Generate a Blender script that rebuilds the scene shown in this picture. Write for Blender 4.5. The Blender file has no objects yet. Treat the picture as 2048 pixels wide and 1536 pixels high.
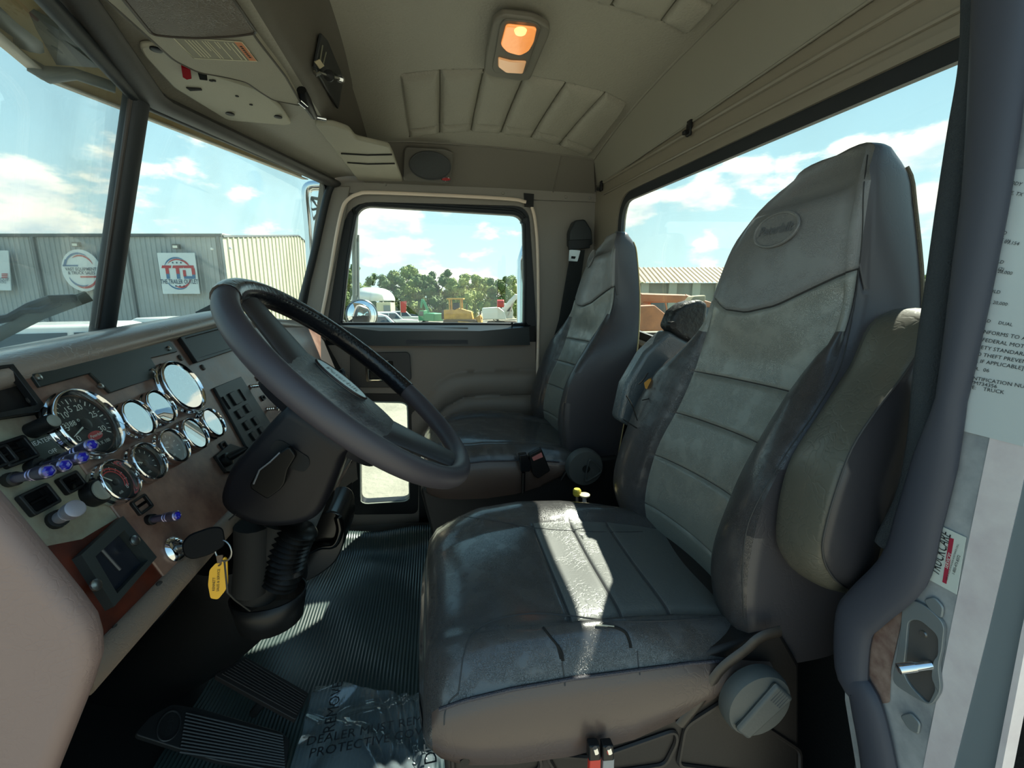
import bpy, bmesh, math, random
from mathutils import Vector, Matrix
random.seed(7)
R = math.radians
scene = bpy.context.scene
COL = scene.collection
# ------------------------------------------------------------------ camera
FPX = 870.0; PITCH = R(10.9); YAW = R(10)          # world origin is the lens; metres; +x towards the truck's rear, +y into the cab
cam_data = bpy.data.cameras.new('camera'); cam_data.sensor_width = 36.0
cam_data.lens = FPX / 2048 * 36.0; cam_data.clip_start = 0.02; cam_data.clip_end = 2000
cam = bpy.data.objects.new('camera', cam_data); COL.objects.link(cam)
cam.rotation_euler = (R(90) - PITCH, 0, -YAW); scene.camera = cam
# ------------------------------------------------------------------ colour management
vs = scene.view_settings
vs.view_transform = 'Standard'; vs.look = 'None'; vs.gamma = 1.0; vs.use_curve_mapping = False
vs.exposure = 0.80
scene.display_settings.display_device = 'sRGB'
# ------------------------------------------------------------------ sun
SUN_DIR = Vector((0.66, 0.52, 1.0)).normalized()
sd = bpy.data.lights.new('sun', 'SUN'); sd.energy = 9.0; sd.angle = R(0.6); sd.color = (1.0, 0.94, 0.82)
sun = bpy.data.objects.new('sun', sd); COL.objects.link(sun)
sun.rotation_euler = SUN_DIR.to_track_quat('Z', 'Y').to_euler(); sun.location = SUN_DIR * 60
# ------------------------------------------------------------------ sky
def build_world():
    w = bpy.data.worlds.new('sky'); scene.world = w; w.use_nodes = True
    nt = w.node_tree; N = nt.nodes; Lk = nt.links; N.clear()
    def nd(t, **k):
        n = N.new(t)
        for a, b in k.items(): setattr(n, a, b)
        return n
    def m(op, a, b=None, clamp=False):
        n = nd('ShaderNodeMath', operation=op); n.use_clamp = clamp
        for i, x in enumerate((a, b)):
            if x is None: continue
            if isinstance(x, (int, float)): n.inputs[i].default_value = x
            else: Lk.new(x, n.inputs[i])
        return n.outputs[0]
    out = nd('ShaderNodeOutputWorld'); bg = nd('ShaderNodeBackground')
    tc = nd('ShaderNodeTexCoord'); sep = nd('ShaderNodeSeparateXYZ')
    nrm = nd('ShaderNodeVectorMath', operation='NORMALIZE'); Lk.new(tc.outputs['Generated'], nrm.inputs[0]); Lk.new(nrm.outputs[0], sep.inputs[0])
    z = sep.outputs[2]
    ramp = nd('ShaderNodeValToRGB'); Lk.new(m('MAXIMUM', z, 0.0), ramp.inputs[0])
    els = ramp.color_ramp.elements
    els[0].position = 0.0; els[0].color = (0.62, 0.82, 0.80, 1)
    els[1].position = 1.0; els[1].color = (0.14, 0.30, 0.50, 1)
    for p, c in ((0.10, (0.55, 0.76, 0.78, 1)), (0.25, (0.41, 0.65, 0.74, 1)), (0.5, (0.27, 0.49, 0.65, 1))):
        e = els.new(p); e.color = c
    # cumulus: stretched noise, denser near the horizon
    cx = m('MULTIPLY', sep.outputs[0], 3.2); cy = m('MULTIPLY', sep.outputs[1], 3.2); cz = m('MULTIPLY', z, 7.5)
    cmb = nd('ShaderNodeCombineXYZ'); Lk.new(cx, cmb.inputs[0]); Lk.new(cy, cmb.inputs[1]); Lk.new(cz, cmb.inputs[2])
    n1 = nd('ShaderNodeTexNoise'); n1.inputs['Scale'].default_value = 1.45; n1.inputs['Detail'].default_value = 9.0; n1.inputs['Roughness'].default_value = 0.56
    off = nd('ShaderNodeVectorMath', operation='ADD'); off.inputs[1].default_value = (3.7, 1.2, 0.4)
    Lk.new(cmb.outputs[0], off.inputs[0]); Lk.new(off.outputs[0], n1.inputs['Vector'])
    n2 = nd('ShaderNodeTexNoise'); n2.inputs['Scale'].default_value = 1.45; n2.inputs['Detail'].default_value = 7.0; n2.inputs['Roughness'].default_value = 0.56
    off2 = nd('ShaderNodeVectorMath', operation='ADD'); off2.inputs[1].default_value = (3.7, 1.2, 0.58)
    Lk.new(cmb.outputs[0], off2.inputs[0]); Lk.new(off2.outputs[0], n2.inputs['Vector'])
    band = m('SUBTRACT', m('MULTIPLY', m('SUBTRACT', 0.22, z), 0.22), 0.0)
    blobs = None
    for (bx, by, bz, rad, amp) in CLOUDS:
        d = nd('ShaderNodeVectorMath', operation='DISTANCE'); d.inputs[1].default_value = (bx, by, bz); Lk.new(nrm.outputs[0], d.inputs[0])
        g = m('MULTIPLY', m('SUBTRACT', 1.0, m('DIVIDE', d.outputs['Value'], rad), clamp=True), amp)
        blobs = g if blobs is None else m('MAXIMUM', blobs, g)
    dens = m('ADD', m('ADD', n1.outputs['Fac'], band), blobs)
    cr = nd('ShaderNodeMapRange', interpolation_type='SMOOTHSTEP'); cr.inputs['From Min'].default_value = 0.60; cr.inputs['From Max'].default_value = 0.685
    Lk.new(dens, cr.inputs['Value'])
    shade = nd('ShaderNodeMapRange'); shade.inputs['From Min'].default_value = -0.09; shade.inputs['From Max'].default_value = 0.07
    Lk.new(m('SUBTRACT', n1.outputs['Fac'], n2.outputs['Fac']), shade.inputs['Value'])
    cc = nd('ShaderNodeMix', data_type='RGBA'); cc.inputs['A'].default_value = (0.60, 0.72, 0.76, 1); cc.inputs['B'].default_value = (1.05, 1.03, 0.90, 1)
    Lk.new(shade.outputs[0], cc.inputs['Factor'])
    mx = nd('ShaderNodeMix', data_type='RGBA'); Lk.new(cr.outputs[0], mx.inputs['Factor']); Lk.new(ramp.outputs[0], mx.inputs['A']); Lk.new(cc.outputs['Result'], mx.inputs['B'])
    Lk.new(mx.outputs['Result'], bg.inputs['Color']); bg.inputs['Strength'].default_value = 0.92
    Lk.new(bg.outputs[0], out.inputs[0])
# ------------------------------------------------------------------ where a pixel of the photograph lies on a plane
_fw = Vector((math.sin(YAW) * math.cos(PITCH), math.cos(YAW) * math.cos(PITCH), -math.sin(PITCH)))
_rt = Vector((math.cos(YAW), -math.sin(YAW), 0)); _up = _rt.cross(_fw)
def ray(u, v): return _fw + _rt * ((u - 1024) / FPX) + _up * ((768 - v) / FPX)
def P(u, v, x=None, y=None, z=None, d=None):
    r = ray(u, v)
    t = x / r.x if x is not None else y / r.y if y is not None else z / r.z if z is not None else d / r.dot(_fw)
    return r * t
def PP(u, v, o, n):
    r = ray(u, v); return r * (Vector(o).dot(n) / r.dot(n))
CLOUDS = []
for (u, v, rad, amp) in ((40, 380, .20, .28), (120, 440, .16, .22), (20, 420, .22, .24), (100, 180, .14, .13), (1500, 345, .10, .25), (1440, 400, .12, .22), (1580, 330, .10, .2), (1405, 505, .06, .22), (1275, 420, .05, .2),
                         (1700, 290, .16, .16), (1870, 380, .12, .24), (1550, 280, .14, .12), (800, 490, .16, .16), (890, 430, .07, .17), (570, 440, .12, .16), (360, 285, .07, .14), (485, 400, .035, .18), (740, 480, .12, .14), (960, 560, .16, .12), (950, 470, .08, .12)):
    q = ray(u, v).normalized(); CLOUDS.append((q.x, q.y, q.z, rad, amp))
build_world()
scene.cycles.max_bounces = 8; scene.cycles.transparent_max_bounces = 16; scene.cycles.diffuse_bounces = 5
scene.cycles.use_denoising = True
# ================================================================== materials
def lin(c):
    if isinstance(c, str): c = tuple(int(c[i:i + 2], 16) / 255 for i in (0, 2, 4))
    return tuple(x / 12.92 if x <= 0.04045 else ((x + 0.055) / 1.055) ** 2.4 for x in c)
_mats = {}
def mat(name, col, rough=0.55, metal=0.0, col2=None, cscale=6.0, cmix=0.5, bump=0.0, bscale=60.0, kind='noise', coat=0.0, emit=None, estr=1.0, alpha=1.0, spec=0.5, bdist=0.002, stretch=None, ior=None, rough2=None):
    if name in _mats: return _mats[name]
    m = bpy.data.materials.new(name); m.use_nodes = True; nt = m.node_tree; N = nt.nodes; Lk = nt.links
    b = N['Principled BSDF']; c = lin(col)
    b.inputs['Base Color'].default_value = (*c, 1); b.inputs['Roughness'].default_value = rough; b.inputs['Metallic'].default_value = metal
    b.inputs['Coat Weight'].default_value = coat; b.inputs['Specular IOR Level'].default_value = spec; b.inputs['Coat Roughness'].default_value = 0.15
    if alpha < 1: b.inputs['Alpha'].default_value = alpha
    tc = N.new('ShaderNodeTexCoord'); vec = tc.outputs['Object']
    if stretch:
        mp = N.new('ShaderNodeMapping'); mp.inputs['Scale'].default_value = stretch; Lk.new(vec, mp.inputs[0]); vec = mp.outputs[0]
    if col2 is not None:
        n = N.new('ShaderNodeTexNoise'); n.inputs['Scale'].default_value = cscale; n.inputs['Detail'].default_value = 6; n.inputs['Roughness'].default_value = 0.6
        Lk.new(vec, n.inputs['Vector'])
        mr = N.new('ShaderNodeMapRange'); mr.inputs['From Min'].default_value = 0.5 - 0.25 * (1 - cmix + 0.2); mr.inputs['From Max'].default_value = 0.5 + 0.25 * (1 - cmix + 0.2)
        Lk.new(n.outputs['Fac'], mr.inputs['Value'])
        mx = N.new('ShaderNodeMix'); mx.data_type = 'RGBA'; mx.inputs['A'].default_value = (*c, 1); mx.inputs['B'].default_value = (*lin(col2), 1)
        Lk.new(mr.outputs[0], mx.inputs['Factor']); Lk.new(mx.outputs['Result'], b.inputs['Base Color'])
        if rough2 is not None:
            mr2 = N.new('ShaderNodeMapRange'); mr2.inputs['To Min'].default_value = rough; mr2.inputs['To Max'].default_value = rough2
            Lk.new(mr.outputs[0], mr2.inputs['Value']); Lk.new(mr2.outputs[0], b.inputs['Roughness'])
    if bump > 0:
        bp = N.new('ShaderNodeBump'); bp.inputs['Strength'].default_value = bump; bp.inputs['Distance'].default_value = bdist
        if kind == 'noise':
            t = N.new('ShaderNodeTexNoise'); t.inputs['Scale'].default_value = bscale; t.inputs['Detail'].default_value = 5; o = t.outputs['Fac']; Lk.new(vec, t.inputs['Vector'])
        elif kind == 'crackle':     # creased vinyl: distorted voronoi edges over a fine grain
            wn = N.new('ShaderNodeTexNoise'); wn.inputs['Scale'].default_value = bscale * 0.35; wn.inputs['Detail'].default_value = 3; Lk.new(vec, wn.inputs['Vector'])
            wm = N.new('ShaderNodeMix'); wm.data_type = 'RGBA'; wm.inputs['Factor'].default_value = 0.12; Lk.new(vec, wm.inputs['A']); Lk.new(wn.outputs['Color'], wm.inputs['B'])
            t = N.new('ShaderNodeTexVoronoi'); t.feature = 'DISTANCE_TO_EDGE'; t.inputs['Scale'].default_value = bscale; Lk.new(wm.outputs['Result'], t.inputs['Vector'])
            mr3 = N.new('ShaderNodeMapRange'); mr3.inputs['From Max'].default_value = 0.10; Lk.new(t.outputs['Distance'], mr3.inputs['Value'])
            n3 = N.new('ShaderNodeTexNoise'); n3.inputs['Scale'].default_value = bscale * 0.22; n3.inputs['Detail'].default_value = 2; Lk.new(vec, n3.inputs['Vector'])
            n4 = N.new('ShaderNodeMapRange'); n4.inputs['From Min'].default_value = 0.38; n4.inputs['From Max'].default_value = 0.58; Lk.new(n3.outputs['Fac'], n4.inputs['Value'])
            inv = N.new('ShaderNodeMath'); inv.operation = 'SUBTRACT'; inv.inputs[0].default_value = 1.0; Lk.new(mr3.outputs[0], inv.inputs[1])
            mu = N.new('ShaderNodeMath'); mu.operation = 'MULTIPLY'; Lk.new(inv.outputs[0], mu.inputs[0]); Lk.new(n4.outputs[0], mu.inputs[1])
            ng = N.new('ShaderNodeTexNoise'); ng.inputs['Scale'].default_value = 500; Lk.new(vec, ng.inputs['Vector'])
            mg = N.new('ShaderNodeMath'); mg.operation = 'MULTIPLY'; mg.inputs[1].default_value = 0.22; Lk.new(ng.outputs['Fac'], mg.inputs[0])
            sb = N.new('ShaderNodeMath'); sb.operation = 'SUBTRACT'; Lk.new(mg.outputs[0], sb.inputs[0]); Lk.new(mu.outputs[0], sb.inputs[1]); o = sb.outputs[0]
        elif kind == 'voronoi':
            t = N.new('ShaderNodeTexVoronoi'); t.inputs['Scale'].default_value = bscale; o = t.outputs['Distance']; Lk.new(vec, t.inputs['Vector'])
        Lk.new(o, bp.inputs['Height']); Lk.new(bp.outputs['Normal'], b.inputs['Normal'])
    if emit is not None:
        b.inputs['Emission Color'].default_value = (*lin(emit), 1); b.inputs['Emission Strength'].default_value = estr
    _mats[name] = m; return m
def schlick(nt, ior):
    """reflectance of a thin sheet, the same from either face"""
    N, Lk = nt.nodes, nt.links; f0 = ((ior - 1) / (ior + 1)) ** 2
    g = N.new('ShaderNodeNewGeometry'); d = N.new('ShaderNodeVectorMath'); d.operation = 'DOT_PRODUCT'; Lk.new(g.outputs['Normal'], d.inputs[0]); Lk.new(g.outputs['Incoming'], d.inputs[1])
    def m(op, a, b=None):
        n = N.new('ShaderNodeMath'); n.operation = op
        for i, x in enumerate((a, b)):
            if x is None: continue
            if isinstance(x, (int, float)): n.inputs[i].default_value = x
            else: Lk.new(x, n.inputs[i])
        return n.outputs[0]
    return m('ADD', m('MULTIPLY', m('POWER', m('SUBTRACT', 1.0, m('ABSOLUTE', d.outputs['Value'])), 5.0), (1 - f0)), f0)
def glass_mat(name, tint=(0.93, 0.97, 0.95), dirt=0.02, ior=1.45, gloss=1.0):
    if name in _mats: return _mats[name]
    m = bpy.data.materials.new(name); m.use_nodes = True; nt = m.node_tree; N = nt.nodes; Lk = nt.links; N.clear()
    out = N.new('ShaderNodeOutputMaterial'); tr = N.new('ShaderNodeBsdfTransparent'); tr.inputs[0].default_value = (*tint, 1)
    gl = N.new('ShaderNodeBsdfGlossy'); gl.inputs['Roughness'].default_value = 0.0; gl.inputs['Color'].default_value = (gloss, gloss, gloss, 1)
    fr = schlick(nt, ior)
    mx = N.new('ShaderNodeMixShader'); Lk.new(fr, mx.inputs[0]); Lk.new(tr.outputs[0], mx.inputs[1]); Lk.new(gl.outputs[0], mx.inputs[2])
    df = N.new('ShaderNodeBsdfDiffuse'); df.inputs['Color'].default_value = (0.8, 0.8, 0.76, 1)
    n = N.new('ShaderNodeTexNoise'); n.inputs['Scale'].default_value = 5; n.inputs['Detail'].default_value = 8
    tc = N.new('ShaderNodeTexCoord'); Lk.new(tc.outputs['Object'], n.inputs['Vector'])
    mr = N.new('ShaderNodeMapRange'); mr.inputs['From Min'].default_value = 0.4; mr.inputs['From Max'].default_value = 0.8; mr.inputs['To Max'].default_value = dirt * 3; mr.inputs['To Min'].default_value = dirt * 0.3
    Lk.new(n.outputs['Fac'], mr.inputs['Value'])
    m2 = N.new('ShaderNodeMixShader'); Lk.new(mr.outputs[0], m2.inputs[0]); Lk.new(mx.outputs[0], m2.inputs[1]); Lk.new(df.outputs[0], m2.inputs[2])
    Lk.new(m2.outputs[0], out.inputs[0]); _mats[name] = m; return m
# ================================================================== mesh helpers
class MB:
    def __init__(s): s.v = []; s.f = []; s.m = []
    def add(s, vs, fs, m=0):
        o = len(s.v); s.v += [Vector(p) for p in vs]
        for f in fs: s.f.append([i + o for i in f]); s.m.append(m)
        return s
    def prism(s, pts, ext, m=0, cap=True):
        n = len(pts); pts = [Vector(p) for p in pts]; ext = Vector(ext)
        fs = [[i, (i + 1) % n, (i + 1) % n + n, i + n] for i in range(n)]
        if cap: fs += [list(range(n))[::-1], list(range(n, 2 * n))]
        return s.add(pts + [p + ext for p in pts], fs, m)
    def box(s, c, sz, m=0, rot=None):
        c = Vector(c); h = Vector(sz) / 2; vs = []
        for i in (-1, 1):
            for j in (-1, 1):
                for k in (-1, 1):
                    p = Vector((i * h.x, j * h.y, k * h.z)); vs.append(c + (rot @ p if rot else p))
        return s.add(vs, [[0, 1, 3, 2], [4, 6, 7, 5], [0, 4, 5, 1], [2, 3, 7, 6], [0, 2, 6, 4], [1, 5, 7, 3]], m)
    def quad(s, a, b, c, d, m=0): return s.add([a, b, c, d], [[0, 1, 2, 3]], m)
    def tube(s, path, r, seg=10, closed=False, m=0, cap=True, flat=None):
        path = [Vector(p) for p in path]; n = len(path); rr = r if isinstance(r, (list, tuple)) else [r] * n
        T = []
        for i in range(n):
            a = path[(i - 1) % n] if (closed or i > 0) else path[i]; b = path[(i + 1) % n] if (closed or i < n - 1) else path[i]
            t = (b - a); T.append(t.normalized() if t.length > 1e-9 else Vector((0, 0, 1)))
        u = T[0].orthogonal().normalized() if flat is None else (Vector(flat) - T[0] * Vector(flat).dot(T[0])).normalized()
        vs = []
        for i in range(n):
            u = (u - T[i] * u.dot(T[i])).normalized(); w = T[i].cross(u)
            ru, rw = rr[i] if isinstance(rr[i], tuple) else (rr[i], rr[i])
            for k in range(seg):
                a = 2 * math.pi * k / seg; vs.append(path[i] + u * (math.cos(a) * ru) + w * (math.sin(a) * rw))
        fs = []
        for i in range(n if closed else n - 1):
            j = (i + 1) % n
            for k in range(seg):
                l = (k + 1) % seg; fs.append([i * seg + k, i * seg + l, j * seg + l, j * seg + k])
        if cap and not closed: fs += [list(range(seg))[::-1], list(range((n - 1) * seg, n * seg))]
        return s.add(vs, fs, m)
    def lathe(s, prof, c, ax, seg=32, m=0, cap=True, mats=None):
        ax = Vector(ax).normalized(); c = Vector(c); u = ax.orthogonal().normalized(); w = ax.cross(u); vs = []
        for (r, h) in prof:
            for k in range(seg):
                a = 2 * math.pi * k / seg; vs.append(c + ax * h + (u * math.cos(a) + w * math.sin(a)) * r)
        for i in range(len(prof) - 1):
            pass
        o = len(s.v); s.v += vs
        for i in range(len(prof) - 1):
            for k in range(seg):
                l = (k + 1) % seg
                s.f.append([o + i * seg + k, o + i * seg + l, o + (i + 1) * seg + l, o + (i + 1) * seg + k]); s.m.append(mats[i] if mats else m)
        if cap:
            s.f.append([o + k for k in range(seg)][::-1]); s.m.append(m); e = o + (len(prof) - 1) * seg
            s.f.append([e + k for k in range(seg)]); s.m.append(mats[-1] if mats else m)
        return s
    def grid(s, nu, nv, f, m=0, cu=False, cv=False, mf=None, caps=False):
        o = len(s.v)
        for i in range(nu):
            for j in range(nv): s.v.append(Vector(f(i, j)))
        for i in range(nu if cu else nu - 1):
            for j in range(nv if cv else nv - 1):
                a, b = (i + 1) % nu, (j + 1) % nv
                s.f.append([o + i * nv + j, o + i * nv + b, o + a * nv + b, o + a * nv + j]); s.m.append(mf(i, j) if mf else m)
        if caps:
            s.f.append([o + j for j in range(nv)]); s.m.append(m); s.f.append([o + (nu - 1) * nv + j for j in range(nv)][::-1]); s.m.append(m)
        return s
    def ring(s, outer, inner, ext, m=0, n=72):
        """plate with a hole: both outlines in one plane, sampled round the hole's centre"""
        outer = [Vector(p) for p in outer]; inner = [Vector(p) for p in inner]; ext = Vector(ext)
        c = sum(inner, Vector()) / len(inner)
        nr = (inner[1] - inner[0]).cross(inner[len(inner) // 2] - inner[0]).normalized(); u = nr.orthogonal().normalized(); w = nr.cross(u)
        def ang(p): q = p - c; return math.atan2(q.dot(w), q.dot(u)) % (2 * math.pi)
        angs = sorted(set([round(2 * math.pi * i / n, 5) for i in range(n)] + [round(ang(p), 5) for p in outer] + [round(ang(p), 5) for p in inner]))
        def cast(poly, a):
            d = (math.cos(a), math.sin(a)); best = None
            for i in range(len(poly)):
                p, q = poly[i] - c, poly[(i + 1) % len(poly)] - c
                p = (p.dot(u), p.dot(w)); q = (q.dot(u), q.dot(w)); ex, ey = q[0] - p[0], q[1] - p[1]
                den = d[0] * ey - d[1] * ex
                if abs(den) < 1e-12: continue
                t = (p[0] * ey - p[1] * ex) / den; k = (p[0] * d[1] - p[1] * d[0]) / den
                if t > 0 and -1e-4 <= k <= 1 + 1e-4 and (best is None or t > best): best = t
            return c + (u * d[0] + w * d[1]) * (best or 0.01)
        O = [cast(outer, a) for a in angs]; I = [cast(inner, a) for a in angs]; k = len(angs)
        vs = O + I + [p + ext for p in O] + [p + ext for p in I]; fs = []
        for i in range(k):
            j = (i + 1) % k
            fs += [[i, j, k + j, k + i], [2 * k + j, 2 * k + i, 3 * k + i, 3 * k + j], [j, i, 2 * k + i, 2 * k + j], [k + i, k + j, 3 * k + j, 3 * k + i]]
        return s.add(vs, fs, m)
    def build(s, name, mats, parent=None, smooth=True, angle=38, bevel=0, bseg=2, sub=0, fix=True, solid=0):
        me = bpy.data.meshes.new(name); me.from_pydata([tuple(p) for p in s.v], [], s.f)
        mats = mats if isinstance(mats, (list, tuple)) else [mats]
        for k in mats: me.materials.append(k)
        for p, k in zip(me.polygons, s.m): p.material_index = k
        if fix:
            bm = bmesh.new(); bm.from_mesh(me); bmesh.ops.remove_doubles(bm, verts=bm.verts, dist=1e-6); bmesh.ops.recalc_face_normals(bm, faces=bm.faces); bm.to_mesh(me); bm.free()
        if smooth:
            me.shade_smooth(); me.set_sharp_from_angle(angle=R(angle))
        o = bpy.data.objects.new(name, me); COL.objects.link(o)
        if parent: child(o, parent)
        if bevel:
            b = o.modifiers.new('bevel', 'BEVEL'); b.width = bevel; b.segments = bseg; b.limit_method = 'ANGLE'; b.angle_limit = R(35)
        if solid:
            b = o.modifiers.new('solid', 'SOLIDIFY'); b.thickness = solid
        if sub:
            b = o.modifiers.new('sub', 'SUBSURF'); b.levels = sub; b.render_levels = sub
        return o
_off = {}
def child(o, parent):
    """o's mesh is written in world coordinates when its thing stands unrotated: cancel the thing's own offset"""
    o.parent = parent; w = _off.get(parent.name)
    if w is not None: o.location = -w
def tag(o, label=None, cat=None, group=None, kind=None):
    if label: o['label'] = label
    if cat: o['category'] = cat
    if group: o['group'] = group
    if kind: o['kind'] = kind
    return o
def thing(name, loc, label, cat, group=None, local=False, kind=None):
    o = bpy.data.objects.new(name, None); COL.objects.link(o); o.location = loc; o.empty_display_size = 0.05
    if not local: _off[o.name] = Vector(loc)
    return tag(o, label, cat, group, kind)
def copy_tree(src, loc, rz=0, scale=1, label=None, group=None):
    def cp(o, par):
        c = o.copy(); COL.objects.link(c)
        if par: c.parent = par
        for ch in o.children: cp(ch, c)
        return c
    r = cp(src, None); r.location = loc; r.rotation_euler = (0, 0, rz); r.scale = (scale,) * 3
    if label: r['label'] = label
    if group: r['group'] = group
    return r
def rnd(pts, r, n=5):
    """round the corners of a closed polygon"""
    pts = [Vector(p) for p in pts]; out = []; k = len(pts)
    for i in range(k):
        p = pts[i]; rr = r[i] if isinstance(r, (list, tuple)) else r
        a = pts[i - 1] - p; b = pts[(i + 1) % k] - p
        ra = min(rr, a.length * 0.48); rb = min(rr, b.length * 0.48)
        if rr <= 0: out.append(p); continue
        A = p + a.normalized() * ra; B = p + b.normalized() * rb
        for j in range(n + 1):
            t = j / n; out.append(A * (1 - t) ** 2 + p * (2 * t * (1 - t)) + B * t * t)
    return out
def spline(pts, n=8, closed=False):
    pts = [Vector(p) for p in pts]; k = len(pts); out = []
    for i in range(k if closed else k - 1):
        p0 = pts[(i - 1) % k] if (closed or i > 0) else pts[0] * 2 - pts[1]; p1 = pts[i]; p2 = pts[(i + 1) % k]
        p3 = pts[(i + 2) % k] if (closed or i + 2 < k) else pts[-1] * 2 - pts[-2]
        for j in range(n):
            t = j / n; out.append(0.5 * ((2 * p1) + (p2 - p0) * t + (2 * p0 - 5 * p1 + 4 * p2 - p3) * t * t + (3 * p1 - p0 - 3 * p2 + p3) * t ** 3))
    if not closed: out.append(pts[-1])
    return out
from mathutils.bvhtree import BVHTree
def bvh_of(mb): return BVHTree.FromPolygons([tuple(p) for p in mb.v], [tuple(f) for f in mb.f])
def hit(bv, u, v, lift=.001):
    d = ray(u, v).normalized(); l, n, i, t = bv.ray_cast(Vector((0, 0, 0)), d)
    return None if l is None else l - d * lift
def on_surface(bv, px, lift=.001, k=5):
    out = []
    for p in spline([Vector((u, v, 0)) for u, v in px], k):
        h = hit(bv, p.x, p.y, lift)
        if h is not None: out.append(h)
    return out
def interp(tab, x):
    if x <= tab[0][0]: return tab[0][1]
    for (a, p), (b, q) in zip(tab, tab[1:]):
        if x <= b:
            t = (x - a) / (b - a) if b > a else 0
            return tuple(i + (j - i) * t for i, j in zip(p, q)) if isinstance(p, tuple) else p + (q - p) * t
    return tab[-1][1]
def smooth_tab(tab, lo, hi, n=40):
    """a Catmull-Rom through a table of (x, tuple)"""
    xs = [Vector((a, *p)) if len(p) == 2 else Vector((a, p[0], 0)) for a, p in tab]
    sp = spline(xs, 8); return [(p[0], (p[1], p[2])) for p in sp]
def text(s, size, o, right, up, m, parent=None, name='lettering', ext=0.0004, align='CENTER', shear=0.0, bold=0.0, sx=1.0):
    cu = bpy.data.curves.new('t', 'FONT'); cu.body = s; cu.size = size; cu.align_x = align; cu.align_y = 'CENTER'; cu.shear = shear; cu.offset = bold; cu.resolution_u = 2
    tmp = bpy.data.objects.new('t', cu); me = bpy.data.meshes.new_from_object(tmp); bpy.data.objects.remove(tmp); bpy.data.curves.remove(cu)
    r = Vector(right).normalized(); u = Vector(up); u = (u - r * u.dot(r)).normalized(); n = r.cross(u)
    M = Matrix((r * sx, u, n)).transposed().to_4x4(); M.translation = Vector(o) + n * ext; me.transform(M)
    me.name = name; me.materials.append(m); ob = bpy.data.objects.new(name, me); COL.objects.link(ob)
    if parent: child(ob, parent)
    return ob
def text_into(mb, s, size, o, right, up, mi, ext=0.0004, align='CENTER', shear=0.0, bold=0.0, sx=1.0):
    """the same lettering, as faces of another mesh"""
    ob = text(s, size, o, right, up, _mats['black_ink'], ext=ext, align=align, shear=shear, bold=bold, sx=sx); me = ob.data
    mb.add([v.co.copy() for v in me.vertices], [list(p.vertices) for p in me.polygons], mi)
    bpy.data.objects.remove(ob); bpy.data.meshes.remove(me)
# ================================================================== palette
M = {}
M['head'] = mat('headliner vinyl', '9b978b', .55, bump=.5, bscale=170, bdist=.0025)
M['head_smooth'] = mat('headliner quilt vinyl', '8e8a7e', .5, bump=.25, bscale=260, bdist=.0008)
M['trimgrey'] = mat('grey trim vinyl', '8c8780', .55, bump=.25, bscale=200, bdist=.001)
M['wallvinyl'] = mat('taupe door vinyl', '7d736b', .5, bump=.25, bscale=220, bdist=.0008)
M['metal_paint'] = mat('beige painted metal', '8a8274', .38, bump=.05, bscale=300)
M['black'] = mat('black plastic', '121315', .42, spec=.35, bump=.1, bscale=300, bdist=.0005)
M['black_gloss'] = mat('glossy black', '0c0d0e', .12)
M['black_matte'] = mat('black matte', '0e0f10', .8)
M['rubber'] = mat('black rubber seal', '1d2328', .5)
M['navy_black'] = mat('column shroud plastic', '131217', .42, spec=.3, bump=.15, bscale=350, bdist=.0004)
M['seal'] = mat('door seal rubber', '3b3e49', .6, bump=.15, bscale=160, bdist=.0008)
M['felt'] = mat('fuzzy trim', '3a4045', .95, bump=1.0, bscale=600, bdist=.002)
M['cream'] = mat('cream trim', 'ecd8c6', .5)
M['chrome'] = mat('chrome', 'e2e4e6', .08, 1.0)
M['steel'] = mat('worn steel', 'a8a8a6', .3, 1.0, bump=.1, bscale=120)
M['glass'] = glass_mat('clear glass', dirt=.02)
M['glass_dirty'] = glass_mat('windscreen glass', dirt=.05)
M['ink'] = mat('black_ink', '1a1c1e', .6)
M['white_ink'] = mat('white ink', 'd8dcd8', .6)
W = 1.82; XR = 0.67; FLOOR = -0.98; GROUND = -2.15
def D(u, v, y=W): return P(u, v, y=y)
# ================================================================== floor
MB().box((-.2, 1.05, FLOOR - .03), (1.8, 1.6, .04)).build('floor', M['black_matte'])['kind'] = 'structure'
# ribbed rubber mat: the ribs run across the cab
def mat_h(x, y):
    h = 0.006 * math.sin(x * 9 + y * 4) + .005 * math.sin(y * 13 - x * 5) + .004 * math.sin(x * 23 + y * 17)
    h += .05 * math.exp(-((y - 1.72) / .05) ** 2)
    return h
xs = []
x = -.62
while x < .12:
    xs += [x, x + .0028, x + .0046, x + .0072]; x += .0095
prof = [0, .0034, .0034, 0]
g = MB().grid(len(xs), 46, lambda i, j: (xs[i], .44 + j * .029, FLOOR + .004 + mat_h(xs[i], .44 + j * .029) + prof[i % 4]))
o = g.build('floor_mat', mat('ribbed rubber', '3a4a48', .30, col2='2b3838', cscale=5), angle=60, fix=False, solid=-.004)
tag(o, 'black ribbed rubber mat covering the cab floor beside the seats', 'floor mat')
# rear and side inner walls low down, dark
MB().box((XR + .02, 1.05, -.70), (.03, 1.62, .55)).build('wall_rear', mat('rear wall carpet', '14171a', .9, bump=.5, bscale=300))['kind'] = 'structure'
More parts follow.
